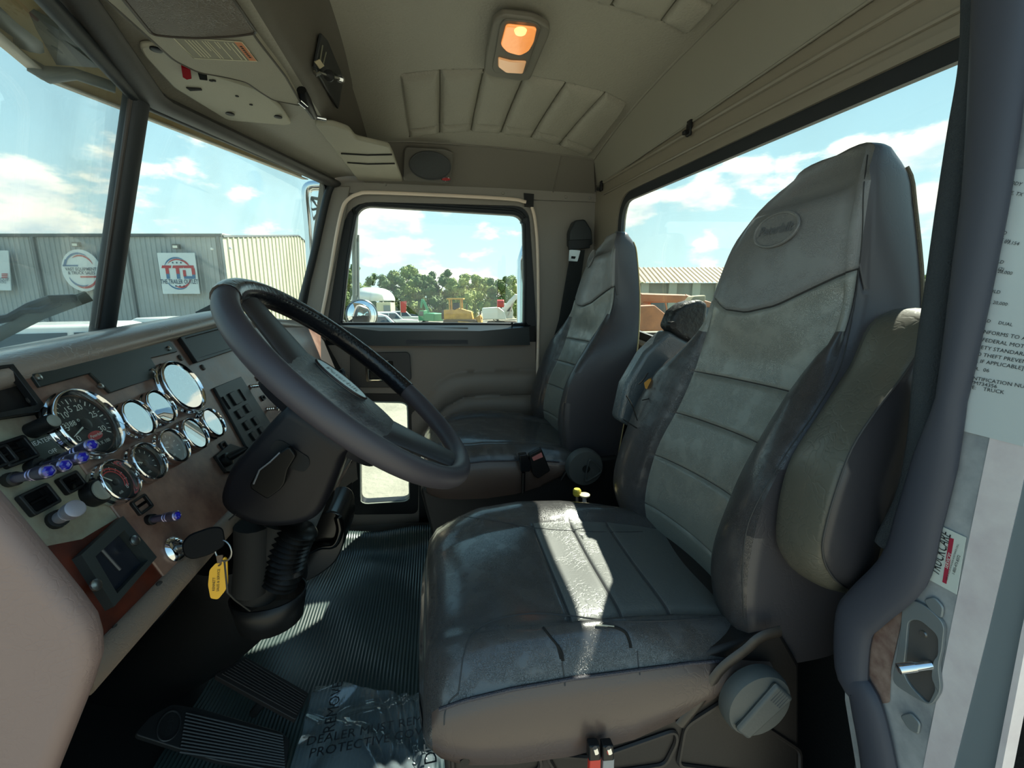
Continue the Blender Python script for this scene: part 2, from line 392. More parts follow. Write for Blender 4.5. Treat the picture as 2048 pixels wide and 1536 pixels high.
# ================================================================== rear wall with window
XW = XR
def Rr(u, v): return P(u, v, x=XW)
inn = [Rr(1243, 450), Rr(1262, 408), Rr(1310, 378), Rr(1953, 106)]
zt = lambda y: P(1310, 378, x=XW).z + (P(1953, 106, x=XW).z - P(1310, 378, x=XW).z) / (P(1953, 106, x=XW).y - P(1310, 378, x=XW).y) * (y - P(1310, 378, x=XW).y)
yl = Rr(1243, 430).y
zb = lambda y: P(1265, 658, x=XW).z + (P(1340, 686, x=XW).z - P(1265, 658, x=XW).z) / (P(1340, 686, x=XW).y - P(1265, 658, x=XW).y) * (y - P(1265, 658, x=XW).y)
WY0, WY1 = .40, yl
win = [Vector((XW, WY1, zb(WY1))), Vector((XW, WY1, zt(WY1))), Vector((XW, WY0, zt(WY0))), Vector((XW, WY0, zb(WY0)))]
winr = rnd(win, .075, 8)
def off_poly(poly, k):
    c = sum(poly, Vector()) / len(poly); out = []; n = len(poly)
    for i in range(n):
        a = (poly[i] - poly[i - 1]).normalized() if (poly[i] - poly[i - 1]).length > 1e-6 else Vector()
        b = (poly[(i + 1) % n] - poly[i]).normalized(); t = (a + b).normalized(); nn = Vector((t.cross(Vector((1, 0, 0)))) if abs(t.x) < .5 else t.cross(Vector((0, 1, 0))))
        nn.normalize()
        if nn.dot(poly[i] - c) < 0: nn = -nn
        out.append(poly[i] + nn * k)
    return out
outer = [Vector((XW, 1.90, -.42)), Vector((XW, 1.90, .62)), Vector((XW, .20, .62)), Vector((XW, .20, -.42))]
win1 = off_poly(winr, .030)
b = MB().ring(outer, win1, (.03, 0, 0), n=96)
b.ring(off_poly(win1, .012), off_poly(win1, -.002), (-.006, 0, 0), n=96)
for h_, r_ in ((.062, .0045), (.105, .006), (.150, .004)): b.tube([Vector((XW - .001, y, zt(y) + h_)) for y in (1.72, 1.2, .8, .24)], r_, 8)
o = b.build('wall_back', M['metal_paint'], bevel=0); o['kind'] = 'structure'
wt = thing('window_1', (XW, 1.0, .1), None, None); wt['kind'] = 'structure'; wt['label'] = 'wide rear cab window behind the seats'
MB().ring(win1, winr, (.012, 0, 0), n=96).build('window_seal', M['rubber'], wt)
MB().prism([p + Vector((.008, 0, 0)) for p in off_poly(winr, .004)], (.004, 0, 0)).build('window_pane', M['glass'], wt)
MB().tube([Vector((XW - .005, y, zb(y) - .035)) for y in (1.75, .5)], .012, 8).build('window_ledge', M['metal_paint'], wt)
# ================================================================== ceiling
def cz(x, y):   # crowned roof: drops to the passenger side and to the back
    t = max(0, (y - 1.05) / .7); s = max(0, (x - .1) / .55); f = max(0, (.62 - y) / .5)
    return .612 - .075 * t ** 2.2 - .028 * s ** 2 - .05 * f ** 2 - .012 * max(0, -(x + .05) / .2)
QX = [-.075 + (.60 + .075) * k / 6 for k in range(7)]      # quilted panel seams
q_near = [P(u, v, z=.60) for u, v in ((795, 149), (880, 143), (968, 142), (1050, 152), (1133, 162), (1212, 175), (1285, 201))]
q_far = [P(u, v, z=.545) for u, v in ((818, 280), (880, 276), (942, 275), (1002, 278), (1062, 284), (1118, 292), (1172, 308))]
XE = .615
def ceil_pt(i, j, nx=90, ny=150):
    x = -.24 + (XE + .24) * i / (nx - 1); y = .26 + (1.70 - .26) * j / (ny - 1)
    return x, y
def quilt(x, y):
    """puffed ribs between stitched seams, in the panel's own place on the lining"""
    best = 0
    for (near, far, y0e, y1e, flip) in QP:
        # y bounds at this x
        def at(rail):
            for a, b in zip(rail, rail[1:]):
                if a[0] <= x <= b[0]: return a[1] + (b[1] - a[1]) * (x - a[0]) / (b[0] - a[0])
            return None
        ya, yb = at(near), at(far)
        if ya is None or yb is None: continue
        if not (ya <= y <= yb): continue
        t = (y - ya) / (yb - ya); 
        for k in range(len(near) - 1):
            xa = near[k][0] + (far[k][0] - near[k][0]) * t; xb = near[k + 1][0] + (far[k + 1][0] - near[k + 1][0]) * t
            if xa <= x <= xb:
                s = (x - xa) / (xb - xa); e = min(s, 1 - s) * (xb - xa); ey = min(y - ya, yb - y); hy = abs(y - (yb - .17 * (yb - ya)))
                e = min(e, ey * .8, max(hy, .0) * 1.6 + .004)
                best = .014 * (1 - math.exp(-e / .012)) - .009 * math.exp(-e / .004)
    return best
QP = [([(p.x, p.y) for p in q_near], [(min(p.x, XE - .005), min(p.y, 1.69)) for p in q_far], 0, 0, 0)]
# the matching panel over the driver, seen at the top right
n2 = [P(u, v, z=.60) for u, v in ((1006, -25), (1080, -12), (1150, 2), (1222, 18), (1322, 40), (1412, 68), (1500, 96))]
n2 = [(min(p.x, .60), p.y) for p in n2]
QP.append(([(a * .96, .40) for a, _ in n2], n2, 0, 0, 0))
NX, NY = 250, 400
def cf(i, j):
    x = -.24 + (XE + .24) * i / (NX - 1); y = .26 + 1.44 * j / (NY - 1)
    return (x, y, cz(x, y) - quilt(x, y))
g = MB().grid(NX, NY, cf)
o = g.build('ceiling', M['head'], angle=80, fix=False); tag(o, None, None, None, 'structure')
CEIL = o; sb_ = MB()
def on_c(x, y): return (x, y, cz(x, y) + .0035)
for near, far, *_ in QP:
    for a_, b_ in zip(near, far): sb_.tube([on_c(a_[0] + (b_[0] - a_[0]) * k / 8, a_[1] + (b_[1] - a_[1]) * k / 8) for k in range(9)], .0016, 6)
    for rail in (near, far, [(a_[0] + (b_[0] - a_[0]) * .83, a_[1] + (b_[1] - a_[1]) * .83) for a_, b_ in zip(near, far)]):
        for p, q in zip(rail, rail[1:]): sb_.tube([on_c(p[0] + (q[0] - p[0]) * k / 4, p[1] + (q[1] - p[1]) * k / 4) for k in range(5)], .0014, 6)
sb_.build('quilt_seam', mat('quilt seam', '5d5a4e', .7), CEIL)
MB().prism([(-.62, .2, .68), (.74, .2, .68), (.74, 1.9, .68), (-.62, 1.9, .68)], (0, 0, .02)).build('ceiling_panel', M['metal_paint'])['kind'] = 'structure'
# piping at the ceiling's rear and side edges, the coves below it
edge_r = [Vector((XE, y, cz(XE, y))) for y in [.26 + 1.44 * k / 20 for k in range(21)]]
edge_s = [Vector((x, 1.70, cz(x, 1.70))) for x in [-.24 + (XE + .24) * k / 20 for k in range(21)]]
lowC = []   # lower edge of the rear cove, on the rear wall
a, b2 = P(1192, 374, x=XW - .004), P(1700, 28, x=XW - .004)
for p in edge_r:
    t = (p.y - a.y) / (b2.y - a.y); lowC.append(Vector((XW - .004, p.y + .10 * max(0, (p.y - 1.3) / .4), a.z + (b2.z - a.z) * t)))
mb = MB().grid(2, 21, lambda i, j: (edge_r if i == 0 else lowC)[j]); mb.tube(edge_r, .004, 6); mb.tube(lowC, .003, 6)
mb.grid(2, 21, lambda i, j: lowC[j] + Vector((0, 0, 0)) if i == 0 else Vector((XW + .01, lowC[j].y, lowC[j].z + .02)))
mb.build('trim_1', M['head_smooth'], angle=60)['kind'] = 'structure'
# side cove that carries the loudspeaker
top_s = edge_s; A0 = D(660, 362); A1 = D(1192, 392)
low_s = [Vector((x, W - .006, A0.z + (A1.z - A0.z) * (x - A0.x) / (A1.x - A0.x))) for x in [p.x for p in edge_s]]
low_s = [Vector((p.x + (.05 if k == 20 else 0) * 1.0, p.y, p.z)) for k, p in enumerate(low_s)]
mb = MB().grid(2, 21, lambda i, j: (top_s if i == 0 else low_s)[j]); mb.tube(top_s, .004, 6)
sm = [top_s[17].lerp(low_s[17], t) + Vector((0, -.002, 0)) for t in (0, .3, .6, 1)]; mb.tube(sm, .0025, 6)
mb.build('trim_2', mat('brown grey side cove vinyl', '79746b', .55, bump=.3, bscale=200, bdist=.001), angle=60)['kind'] = 'structure'
# screwed strip over the door
strip = MB(); p0, p1 = D(650, 362, W - .012), D(1192, 384, W - .012); q0, q1 = D(650, 384, W - .012), D(1192, 404, W - .012)
strip.prism([p0, p1, q1, q0], (0, .008, 0))
for u, v in ((770, 369), (1006, 386), (1132, 394), (1180, 396)):
    strip.lathe([(.0065, 0), (.0055, .003), (.002, .004)], D(u, v, W - .012), (0, -1, 0), 14)
strip.build('trim_3', M['trimgrey'])['kind'] = 'structure'
# ================================================================== right wall around the passenger door
door_out = [D(628, 830), D(655, 640), D(693, 402), D(1058, 412), D(1072, 620), D(1076, 700), D(1064, 760), D(1072, 800), D(1072, 1045), D(640, 1045)]
door_out = rnd([Vector((p.x, W, p.z)) for p in door_out], [.0, .0, .10, .06, .03, .03, .03, .03, 0, 0], 6)
wall_out = [Vector((-.72, W, -1.0)), Vector((-.50, W, -.05)), D(640, 362), Vector((-.22, W, .62)), Vector((.74, W, .62)), Vector((.74, W, -1.0))]
MB().ring(wall_out, door_out, (0, .03, 0), n=120).build('wall_right', M['trimgrey'])['kind'] = 'structure'
# cream door-opening edging: it stops at the seal's lower end
def up_edge(poly, r, m, name, y=W - .004):
    pts = [Vector((p.x, y, p.z)) for p in poly]; return MB().tube(pts, r, 8).build(name, m)
ce = [D(612, 800), D(640, 640), D(664, 500), D(684, 410)]
cream = spline([D(u, v, W - .028) for u, v in ((608, 800), (650, 600), (672, 475), (684, 420), (695, 400), (716, 388), (750, 385), (900, 391), (1020, 398), (1052, 404))], 6)
cream2 = spline([D(u, v, W - .012) for u, v in ((1064, 414), (1070, 440), (1075, 500), (1077, 620), (1076, 680), (1074, 830))], 6)
c = MB().tube(cream, .0065, 8).tube(cream2, .0065, 8).build('trim_4', M['cream']); c['kind'] = 'structure'
MB().prism([D(u, v, W - .02) for u, v in ((1048, 386), (1068, 388), (1067, 414), (1050, 412))], (0, .014, 0)).build('trim_5', M['black'])['kind'] = 'structure'
# ================================================================== passenger door
dr = thing('door_1', (0, W, -.98), 'taupe padded passenger door with a large window and a low peep window', None); dr['kind'] = 'structure'
yd = W + .012
wo = [D(u, v, yd) for u, v in ((628, 652), (664, 500), (682, 425), (700, 388), (1066, 402), (1080, 500), (1082, 652))]
wo = rnd([Vector((p.x, yd, p.z)) for p in wo], [0, .03, .05, .06, .06, 0, 0], 6)
wi = [D(u, v, yd) for u, v in ((684, 645), (697, 520), (716, 411), (1046, 431), (1048, 560), (1047, 646))]
wi = rnd([Vector((p.x, yd, p.z)) for p in wi], [.008, 0, .055, .05, 0, .008], 7)
b = MB().ring(wo, wi, (0, .03, 0), n=110); b.tube(off_poly(wi, .004), .004, 8, closed=True).tube(off_poly(wi, .020), .006, 8, closed=True)
b.build('window_frame', M['rubber'], dr)
MB().prism([p + Vector((0, .016, 0)) for p in off_poly(wi, .006)], (0, .004, 0)).build('window_pane', glass_mat('door glass', dirt=.012), dr)
# black sill shelf with the defrost slot
sill = MB(); yn = W - .045
pa = [D(660, 650, yd), D(1062, 650, yd), D(1058, 654, yn + .01), D(960, 662, yn), D(760, 662, yn), D(672, 652, yn + .01)]
sill.add([*pa], [[0, 1, 2, 3, 4, 5]])
lo = [D(672, 690, yn + .01), D(760, 692, yn), D(960, 692, yn), D(1060, 690, yn + .01)]
sill.add([pa[5], pa[4], pa[3], pa[2], *lo], [[0, 1, 5, 4], [1, 2, 6, 5], [2, 3, 7, 6]])
sill.build('window_sill', mat('sill plastic', '20282b', .35), dr, angle=30)
slot = [D(u, v, yn + .03) for u, v in ((815, 656), (935, 657), (938, 660), (930, 663), (820, 663), (812, 660))]
MB().prism([p + Vector((0, 0, .002)) for p in slot], (0, -.012, .002)).build('sill_slot', M['black_matte'], dr)
MB().prism(rnd([D(u, v, yn - .002) for u, v in ((812, 680), (936, 680), (936, 688), (812, 688))], .004), (0, .006, 0)).build('vent_strip', mat('faded strip', '34353a', .7), dr)
sh_o = [D(u, v, W + .022) for u, v in ((596, 651), (1092, 651), (1092, 1052), (596, 1052))]
sh_i = rnd([D(u, v, W + .022) for u, v in ((718, 1010), (716, 801), (818, 803), (822, 1004))], .03)
MB().ring(sh_o, sh_i, (0, .012, 0), n=80).build('door_shell', M['black'], dr)
# padded door card: two rolls that rise over the armrest
roll = [(600, 1000), (690, 930), (800, 850), (850, 800), (875, 765), (905, 748), (960, 742), (1068, 742)]
roll2 = [(820, 900), (860, 850), (890, 815), (930, 793), (980, 790), (1068, 790)]
def zline(px, x, y=W):
    pts = [D(u, v, y) for u, v in px]
    for a_, b_ in zip(pts, pts[1:]):
        if a_.x <= x <= b_.x: return a_.z + (b_.z - a_.z) * (x - a_.x) / (b_.x - a_.x)
    return pts[0].z - 1.2 * (pts[0].x - x) if x < pts[0].x else pts[-1].z
xl, xr_ = D(655, 800).x, D(1070, 800).x; zt_, zb_ = D(800, 688).z, D(800, 1045).z
peep_o = [D(u, v, W) for u, v in ((708, 1022), (704, 800), (724, 790), (815, 792), (832, 806), (832, 1015), (820, 1024))]
px0, px1, pz0, pz1 = D(712, 900).x, D(824, 900).x, D(770, 1016).z, D(770, 800).z
def dcf(i, j, n1=90, n2=110):
    x = xl + (xr_ - xl) * i / (n1 - 1); z = zb_ + (zt_ - zb_) * j / (n2 - 1)
    z1, z2 = zline(roll, x), zline(roll2, x); y = W + .004
    def puff(a_, b_, amt):
        if a_ > z > b_:
            t = (a_ - z) / (a_ - b_); return amt * (math.sin(math.pi * t)) ** .5
        return 0
    d = puff(z1, z2, .022) + puff(z2, z2 - .10, .026) if x > D(820, 900).x else puff(z1, z1 - .1, .012)
    for zz in (z1, z2): d -= .004 * math.exp(-((z - zz) / .004) ** 2)
    return (x, y - .006 - d, z)
def inhole(i, j):
    x = xl + (xr_ - xl) * (i + .5) / 89; z = zb_ + (zt_ - zb_) * (j + .5) / 109
    return px0 < x < px1 and pz0 < z < pz1
g = MB().grid(90, 110, dcf); keep = [k for k, f in enumerate(g.f) if not inhole(k // 109, k % 109)]
g.f = [g.f[k] for k in keep]; g.m = [g.m[k] for k in keep]
g.build('door_card', M['wallvinyl'], dr, angle=70, fix=False)
# peep window low in the door
fo = rnd([D(u, v, W - .004) for u, v in ((700, 1030), (700, 786), (840, 788), (836, 1028))], .03)
fi = rnd([D(u, v, W - .004) for u, v in ((721, 1006), (719, 805), (815, 807), (819, 1000))], .032)
b = MB().ring(fo, fi, (0, .045, 0), n=80); b.build('peep_window_frame', M['black'], dr, bevel=.002)
MB().tube([p + Vector((0, -.002, 0)) for p in off_poly(fi, .004)], .0028, 6, closed=True).build('peep_window_edging', mat('pale edging', 'b8c0b4', .3), dr)
MB().prism([p + Vector((0, .034, 0)) for p in off_poly(fi, .004)], (0, .004, 0)).build('peep_window_pane', M['glass'], dr)
# dark carpeted lower corner of the door
MB().prism([D(u, v, W - .008) for u, v in ((640, 1045), (640, 850), (704, 850), (704, 1045))], (0, .01, 0)).build('kick_panel', M['black'], dr)
MB().prism([D(u, v, W - .008) for u, v in ((838, 1045), (838, 960), (1068, 960), (1068, 1045))], (0, .01, 0)).build('kick_panel', M['black'], dr)
# inside handle in its recess
hp = rnd([D(u, v, W - .014) for u, v in ((700, 775), (700, 706), (815, 704), (820, 710), (823, 758), (812, 764), (790, 764), (788, 775))], .008)
b = MB().prism(hp, (0, .008, 0)); b.build('handle_plate', mat('handle plate', '2a2a2c', .45), dr, bevel=.002)
MB().prism(rnd([D(u, v, W - .017) for u, v in ((732, 764), (730, 722), (786, 722), (788, 762))], .006), (0, .004, 0)).build('handle_recess', M['black_gloss'], dr, bevel=.001)
b = MB().tube([D(737, 738, W - .03), D(738, 760, W - .028), D(776, 760, W - .026), D(778, 745, W - .022)], .004, 8).tube([D(765, 722, W - .03), D(777, 722, W - .03)], .004, 8)
b.build('door_handle', M['chrome'], dr)
MB().lathe([(.003, 0), (.003, .022), (.0045, .023), (.0045, .028)], D(1024, 658, W - .012), (0, 0, 1), 12).build('lock_button', M['black'], dr)
# ================================================================== windscreen: two flat panes meeting at a middle post
gT0 = Vector((-.566, 1.05, .386)); gB0 = Vector((-.69, 1.05, -.10)); gT1 = Vector((-.372, 1.80, .425)); gB1 = Vector((-.532, 1.80, -.20))
gTd = Vector((-.372, .30, .365)); gBd = Vector((-.491, .30, -.10))
def pane(name, pts, label):
    t = thing(name, (pts[0] + pts[2]) / 2, label, None); t['kind'] = 'structure'
    n = (pts[1] - pts[0]).cross(pts[2] - pts[0]).normalized()
    if n.x > 0: n = -n
    MB().prism(pts, n * .006).build('window_pane', M['glass_dirty'], t)
    inner = rnd([p.lerp(sum(pts, Vector()) / 4, .004 if abs(p.y - 1.05) < .01 else .028) for p in pts], .045, 6); outer = [p.lerp(sum(pts, Vector()) / 4, -.008) for p in pts]
    MB().ring(outer, inner, -n * .006, n=80).build('window_seal', M['rubber'], t)
    return t
pane('window_2', [gT0, gT1, gB1, gB0], 'passenger half of the split windscreen')
pane('window_3', [gTd, gT0, gB0, gBd], 'driver half of the split windscreen')
post = thing('trim_6', gB0, None, None); post['kind'] = 'structure'
a, b_ = P(277, 172, y=1.04), P(206, 655, y=1.04)
MB().tube([a + (a - b_) * .06, b_ + (b_ - a) * .1], [(.023, .020), (.023, .020)], 16, flat=(0, 1, 0)).build('center_post', M['rubber'], post)
MB().tube([a + Vector((.004, -.0225, 0)), b_ + Vector((.004, -.0225, 0))], .004, 8).build('post_bead', mat('bead', '3a3230', .4), post)
hs_ = MB()
for a_, b2 in ((gTd, gT0), (gT0, gT1)): hs_.tube([a_ + Vector((.012, 0, -.004)), b2 + Vector((.012, 0, -.004))], [(.012, .010)] * 2, 10)
hs_.build('header_seal', M['rubber'], post)
# A pillar on the passenger side, grey
pil = [D(657, 372, W - .02), D(700, 372, W - .02), D(690, 430, W - .02), D(604, 830, W - .02), D(560, 830, W - .02), D(590, 660, W - .02)]
MB().prism(pil, (0, .02, 0)).build('trim_7', M['trimgrey'], bevel=.004)['kind'] = 'structure'
tp = [D(663, 368, W - .03), D(652, 400, W - .03), D(625, 520, W - .03), D(604, 600, W - .03), D(585, 680, W - .03), D(560, 800, W - .03)]
MB().tube(spline(tp, 4), .013, 10).build('trim_8', M['rubber'])['kind'] = 'structure'
# header over the windscreen: rounded grey rail, sloping console face, then a steep fascia up to the headliner
HA = Vector((-.30, 1.05, .455))
def hx(y):      # front edge follows the V
    return -.555 + .245 * abs(y - 1.05)
def hdr(i, j):
    y = .26 + 1.54 * j / 60
    pz = lambda q: .450 + .19 * (q + .30)
    prof = [(hx(y), pz(hx(y)) - .026), (hx(y) + .005, pz(hx(y)) - .01), (hx(y) + .03, pz(hx(y) + .03)), (hx(y) + .055, pz(hx(y) + .055)), (-.42 + .12 * abs(y - 1.05), pz(-.42 + .12 * abs(y - 1.05))), (-.30, .450), (-.262, .452), (-.245, .470), (-.222, .53), (-.205, .585), (-.19, .604), (-.16, .62)]
    x, z = prof[i]
    if i >= 9: z = min(z, cz(-.2, y) + (0, .012, .02)[i - 9])
    return (x, y, z)
MB().grid(12, 61, hdr, mf=lambda i, j: 1 if 6 <= i else 0).build('wall_front', [M['head'], mat('dark fascia', '5a554c', .6, bump=.2, bscale=200)], angle=50, fix=False)['kind'] = 'structure'
rail = [Vector((hx(y) + .022, y, .450 + .19 * (hx(y) + .328) - .020)) for y in [.26 + 1.54 * k / 40 for k in range(41)]]
MB().tube(rail, (.026, .018), 14, flat=(1, 0, 0)) if False else None
MB().tube(rail, [(.028, .014)] * 41, 14, flat=(1, 0, 0)).build('trim_9', mat('dark rail vinyl', '3d3b39', .55, bump=.2, bscale=220, bdist=.0008))['kind'] = 'structure'
# moulded console panel with two switches
HN = Vector((-.19, 0, 1)).normalized()
def H(u, v, dz=0.0): return PP(u, v, Vector((-.30, 1, .4485 + dz)), HN)
cp = rnd([H(u, v) for u, v in ((275, 78), (330, 80), (430, 140), (520, 170), (560, 205), (583, 240), (570, 243), (452, 232), (425, 215), (345, 165), (285, 100))], .012)
t = thing('overhead_panel', H(430, 165), 'grey moulded overhead panel with red and black rocker switches above the windscreen', 'panel')
MB().prism(cp, (0, 0, -.010)).build('panel_plate', mat('grey moulded panel', 'b5b19f', .6, bump=.15, bscale=200), t, bevel=.004)
for (u, v, w_) in ((312, 98, 1), (460, 227, 1), (556, 233, 1)):
    MB().lathe([(.009, 0), (.009, .002), (.006, .003)], H(u, v, -.0105), (0, 0, -1), 16).build('screw_cap', M['black'], t)
for (u, v) in ((422, 161), (428, 161), (474, 192), (502, 209)):
    MB().lathe([(.0035, 0), (.0035, .001)], H(u, v, -.0105), (0, 0, -1), 10).build('screw_hole', M['black_matte'], t)
MB().prism([H(u, v, -.0105) for u, v in ((372, 174), (402, 176), (404, 179), (380, 180))], (0, 0, -.002)).build('slot', M['black_matte'], t)
for nm, px, c in (('red_switch', ((361, 122), (379, 126), (382, 146), (372, 148), (364, 143)), '8c0a18'), ('black_switch', ((393, 131), (411, 134), (414, 150), (398, 148)), '050708')):
    MB().prism([H(u, v, -.0105) for u, v in px], (0, 0, -.010)).build(nm, mat(nm, c, .8, spec=.1), t, bevel=.001)
# sun visors
def visor(name, loc, px, label, z0, slope_pts, thick=.016):
    t = thing(name, loc, label, 'sun visor', 'padded sun visors along the header'); return t
vis_m = mat('visor vinyl', '9c9787', .55, bump=.45, bscale=110, kind='crackle', bdist=.001)
def V1(u, v, dz=0): return PP(u, v, Vector((-.30, 1, .432 + dz)), HN)
t = thing('sun_visor', V1(440, 80), 'driver side grey vinyl sun visor carrying a warning sticker', 'sun visor', 'padded sun visors along the header')
body = [V1(u, v) for u, v in ((235, 0), (300, 60), (345, 102), (395, 128), (450, 138), (490, 148), (520, 170), (545, 186), (603, 198), (570, 138), (513, 62), (470, 0), (430, -60), (170, -60))]
b = MB().prism(rnd(body, .012), (0, 0, -.014)); b.build('visor_body', vis_m, t, bevel=.005, bseg=3)
pk = [V1(u, v, -.013) for u, v in ((255, 0), (302, 58), (340, 63), (400, 66), (470, 62), (513, 56), (478, 4), (440, -50), (215, -50))]
b = MB().prism(rnd(pk, .008), (0, 0, -.008)); b.build('visor_pocket', mat('visor pocket vinyl', '5b534a', .32, bump=.4, bscale=90, kind='crackle'), t, bevel=.004)
bl = rnd(body, .012); MB().tube([p + Vector((0, 0, -.013)) for p in bl], .0022, 6, closed=True).build('visor_piping', mat('visor piping', '4a463f', .5), t)
MB().tube([p + Vector((0, 0, -.007)) for p in rnd(pk, .008)], .0022, 6, closed=True).build('pocket_piping', mat('pocket piping', '3c352f', .4), t)
# warning sticker
sc = [V1(u, v, -.0145) for u, v in ((344, 73), (484, 82), (516, 122), (388, 116))]
ex = (sc[1] - sc[0]); ey = (sc[3] - sc[0])
b = MB(); b.prism(sc, (0, 0, -.0006), 0)
def SK(a_, c_): return sc[0] * (1 - a_) * (1 - c_) + sc[1] * a_ * (1 - c_) + sc[2] * a_ * c_ + sc[3] * (1 - a_) * c_
def sq(a0, a1, c0, c1, m, h=-.0012): b.add([SK(a0, c0) + Vector((0, 0, h)), SK(a1, c0) + Vector((0, 0, h)), SK(a1, c1) + Vector((0, 0, h)), SK(a0, c1) + Vector((0, 0, h))], [[0, 1, 2, 3]], m)
for a0, a1, c0, c1 in ((0, .015, 0, 1), (.985, 1, 0, 1), (0, 1, 0, .03), (0, 1, .97, 1)): sq(a0, a1, c0, c1, 1)
sq(.87, .985, .03, .97, 2)
sq(.815, .835, .1, .95, 1)
for k, (a_, c1) in enumerate(((.14, .88), (.19, .9), (.24, .92), (.29, .85), (.38, .55), (.42, .92), (.46, .93), (.56, .4), (.60, .95), (.70, .45), (.75, .94))): sq(a_, a_ + .014, .08, c1, 1)
for k in range(7): sq(.905, .945, .2 + k * .09, .26 + k * .09, 3, -.0016)
b.build('warning_sticker', [mat('sticker base', '8c8878', .6), mat('sticker line', 'd6d0b0', .6), mat('sticker orange', 'c98058', .6), M['ink']], t)
def V2(u, v, dz=0): return P(u, v, z=.452 + dz)
t = thing('sun_visor', V2(730, 310), 'passenger side grey vinyl sun visor with two dark pleats', 'sun visor', 'padded sun visors along the header')
b = MB().prism(rnd([V2(u, v) for u, v in ((628, 238), (664, 238), (698, 250), (712, 268), (745, 276), (778, 284), (786, 300), (806, 356), (716, 354))], .012), (0, 0, -.014))
b.build('visor_body', vis_m, t, bevel=.005, bseg=3)
for v in (309, 327):
    MB().tube([V2(u, vv, -.0155) for u, vv in ((682 + (v - 309) * .7, v - 2), (735, v + 1), (784 + (v - 309) * .3, v))], .0025, 6).build('visor_pleat', M['black_matte'], t)
t = thing('visor_bracket', V2(600, 190), 'small black and chrome pivot bracket between the two sun visors', 'bracket')
MB().tube([P(603, 180, z=.44), P(610, 200, z=.43), P(628, 232, z=.43)], [.010, .013, .008], 10).build('pivot_arm', M['black'], t)
MB().tube([P(598, 200, z=.425), P(612, 212, z=.42)], .007, 10).build('pivot_pin', M['chrome'], t)
MB().tube([P(628, 234, z=.43), P(652, 239, z=.43)], .005, 10).build('pivot_pin', M['chrome'], t)
# black bracket plate with small knobs on the fascia
def Fz(u, v, k=0.0):   # plane of the steep fascia
    n = Vector((.135, 0, -.05)).normalized(); return PP(u, v, Vector((-.232 + k * n.x, 1, .50 + k * n.z)), n)
fn = Vector((.135, 0, -.05)).normalized()
t = thing('radio_bracket', Fz(660, 145), 'black slotted radio bracket plate with chrome thumbscrew on the overhead fascia', 'bracket')
MB().prism([Fz(u, v, .003) for u, v in ((638, 66), (650, 78), (682, 152), (680, 170), (672, 216), (625, 134))], fn * .006).build('bracket_plate', mat('bracket black', '191d1f', .4), t, bevel=.001)
for px in (((645, 90), (640, 120)), ((652, 104), (646, 128))):
    MB().tube([Fz(u, v, .0095) for u, v in px], .0018, 6).build('bracket_slot', mat('slot grey', '6b6a58', .5), t)
MB().prism([Fz(u, v, .010) for u, v in ((628, 123), (638, 118), (647, 131), (638, 137))], fn * .002).build('paper_label', mat('cream label', 'cdbf9f', .7), t)
MB().tube([Fz(640, 146, .022), Fz(686, 160, .022)], [.003, .0045], 10).lathe([(.008, 0), (.008, .012), (.006, .014)], Fz(680, 158, .022), (Fz(686, 160, .022) - Fz(640, 146, .022)), 14).build('thumbscrew', M['chrome'], t)
MB().lathe([(.011, 0), (.012, .004), (.011, .008)], Fz(657, 151, .022), (Fz(686, 160, .022) - Fz(640, 146, .022)), 18).build('lock_wheel', M['black'], t)
MB().tube([Fz(628, 143, .012), Fz(632, 150, .018), Fz(640, 146, .022)], .0035, 8).build('hook', M['steel'], t)
# ================================================================== dome light
t = thing('dome_light', P(1035, 80, z=.60), 'lit amber dome light with two lenses in a grey oval housing on the ceiling', 'light')
def C(u, v, dz=0.0): return P(u, v, z=.598 + dz)
hb = [C(u, v) for u, v in ((1005, 14), (1068, 22), (1100, 40), (1098, 58), (1060, 148), (1040, 150), (982, 140), (968, 130), (972, 90), (985, 28))]
MB().prism(rnd(hb, .012, 6), (0, 0, -.016)).build('lamp_housing', mat('lamp housing grey', '6f6b62', .5), t, bevel=.005, bseg=3)
hb2 = [C(u, v, -.014) for u, v in ((1010, 34), (1070, 40), (1083, 52), (1050, 144), (1034, 146), (990, 142), (984, 132), (1000, 44))]
MB().prism(rnd(hb2, .010, 6), (0, 0, -.005)).build('lamp_bezel', mat('lamp bezel', '625e55', .45), t, bevel=.002)
lensm = mat('amber lens', 'f0a060', .15, emit='ff9a4a', estr=.42, coat=1.0, bump=.5, bscale=40)
MB().prism(rnd([C(u, v, -.018) for u, v in ((1012, 45), (1074, 52), (1068, 80), (1058, 98), (1040, 107), (1014, 100), (1001, 86))], .010, 6), (0, 0, -.006)).build('lamp_lens', lensm, t, bevel=.003, bseg=3)
MB().prism(rnd([C(u, v, -.018) for u, v in ((996, 112), (1022, 119), (1053, 120), (1046, 144), (1012, 142), (996, 130))], .006, 5), (0, 0, -.005)).build('lamp_lens', mat('pale amber lens', 'e0b088', .2, emit='f0a868', estr=.20, coat=1.0), t, bevel=.002)
MB().lathe([(.014, 0), (.012, .005), (.006, .006)], C(1041, 61, -.024), (0, 0, -1), 20).build('bulb', mat('bulb glow', 'ffc890', .2, emit='ffb070', estr=1.1), t)
# quilting buttons
for u, v, z_ in ((962, 157, .59), (1154, 243, .57)):
    p = P(u, v, z=z_); tag(MB().lathe([(.009, 0), (.008, .004), (.003, .007)], (p.x, p.y, cz(p.x, p.y) + .006), (0, 0, -1), 16).build('upholstery_button', M['head_smooth']), 'grey upholstery button %s the quilted ceiling panel' % ('on the dome light side of' if u < 1000 else 'near the rear edge of'), 'button', 'buttons on the quilted ceiling')
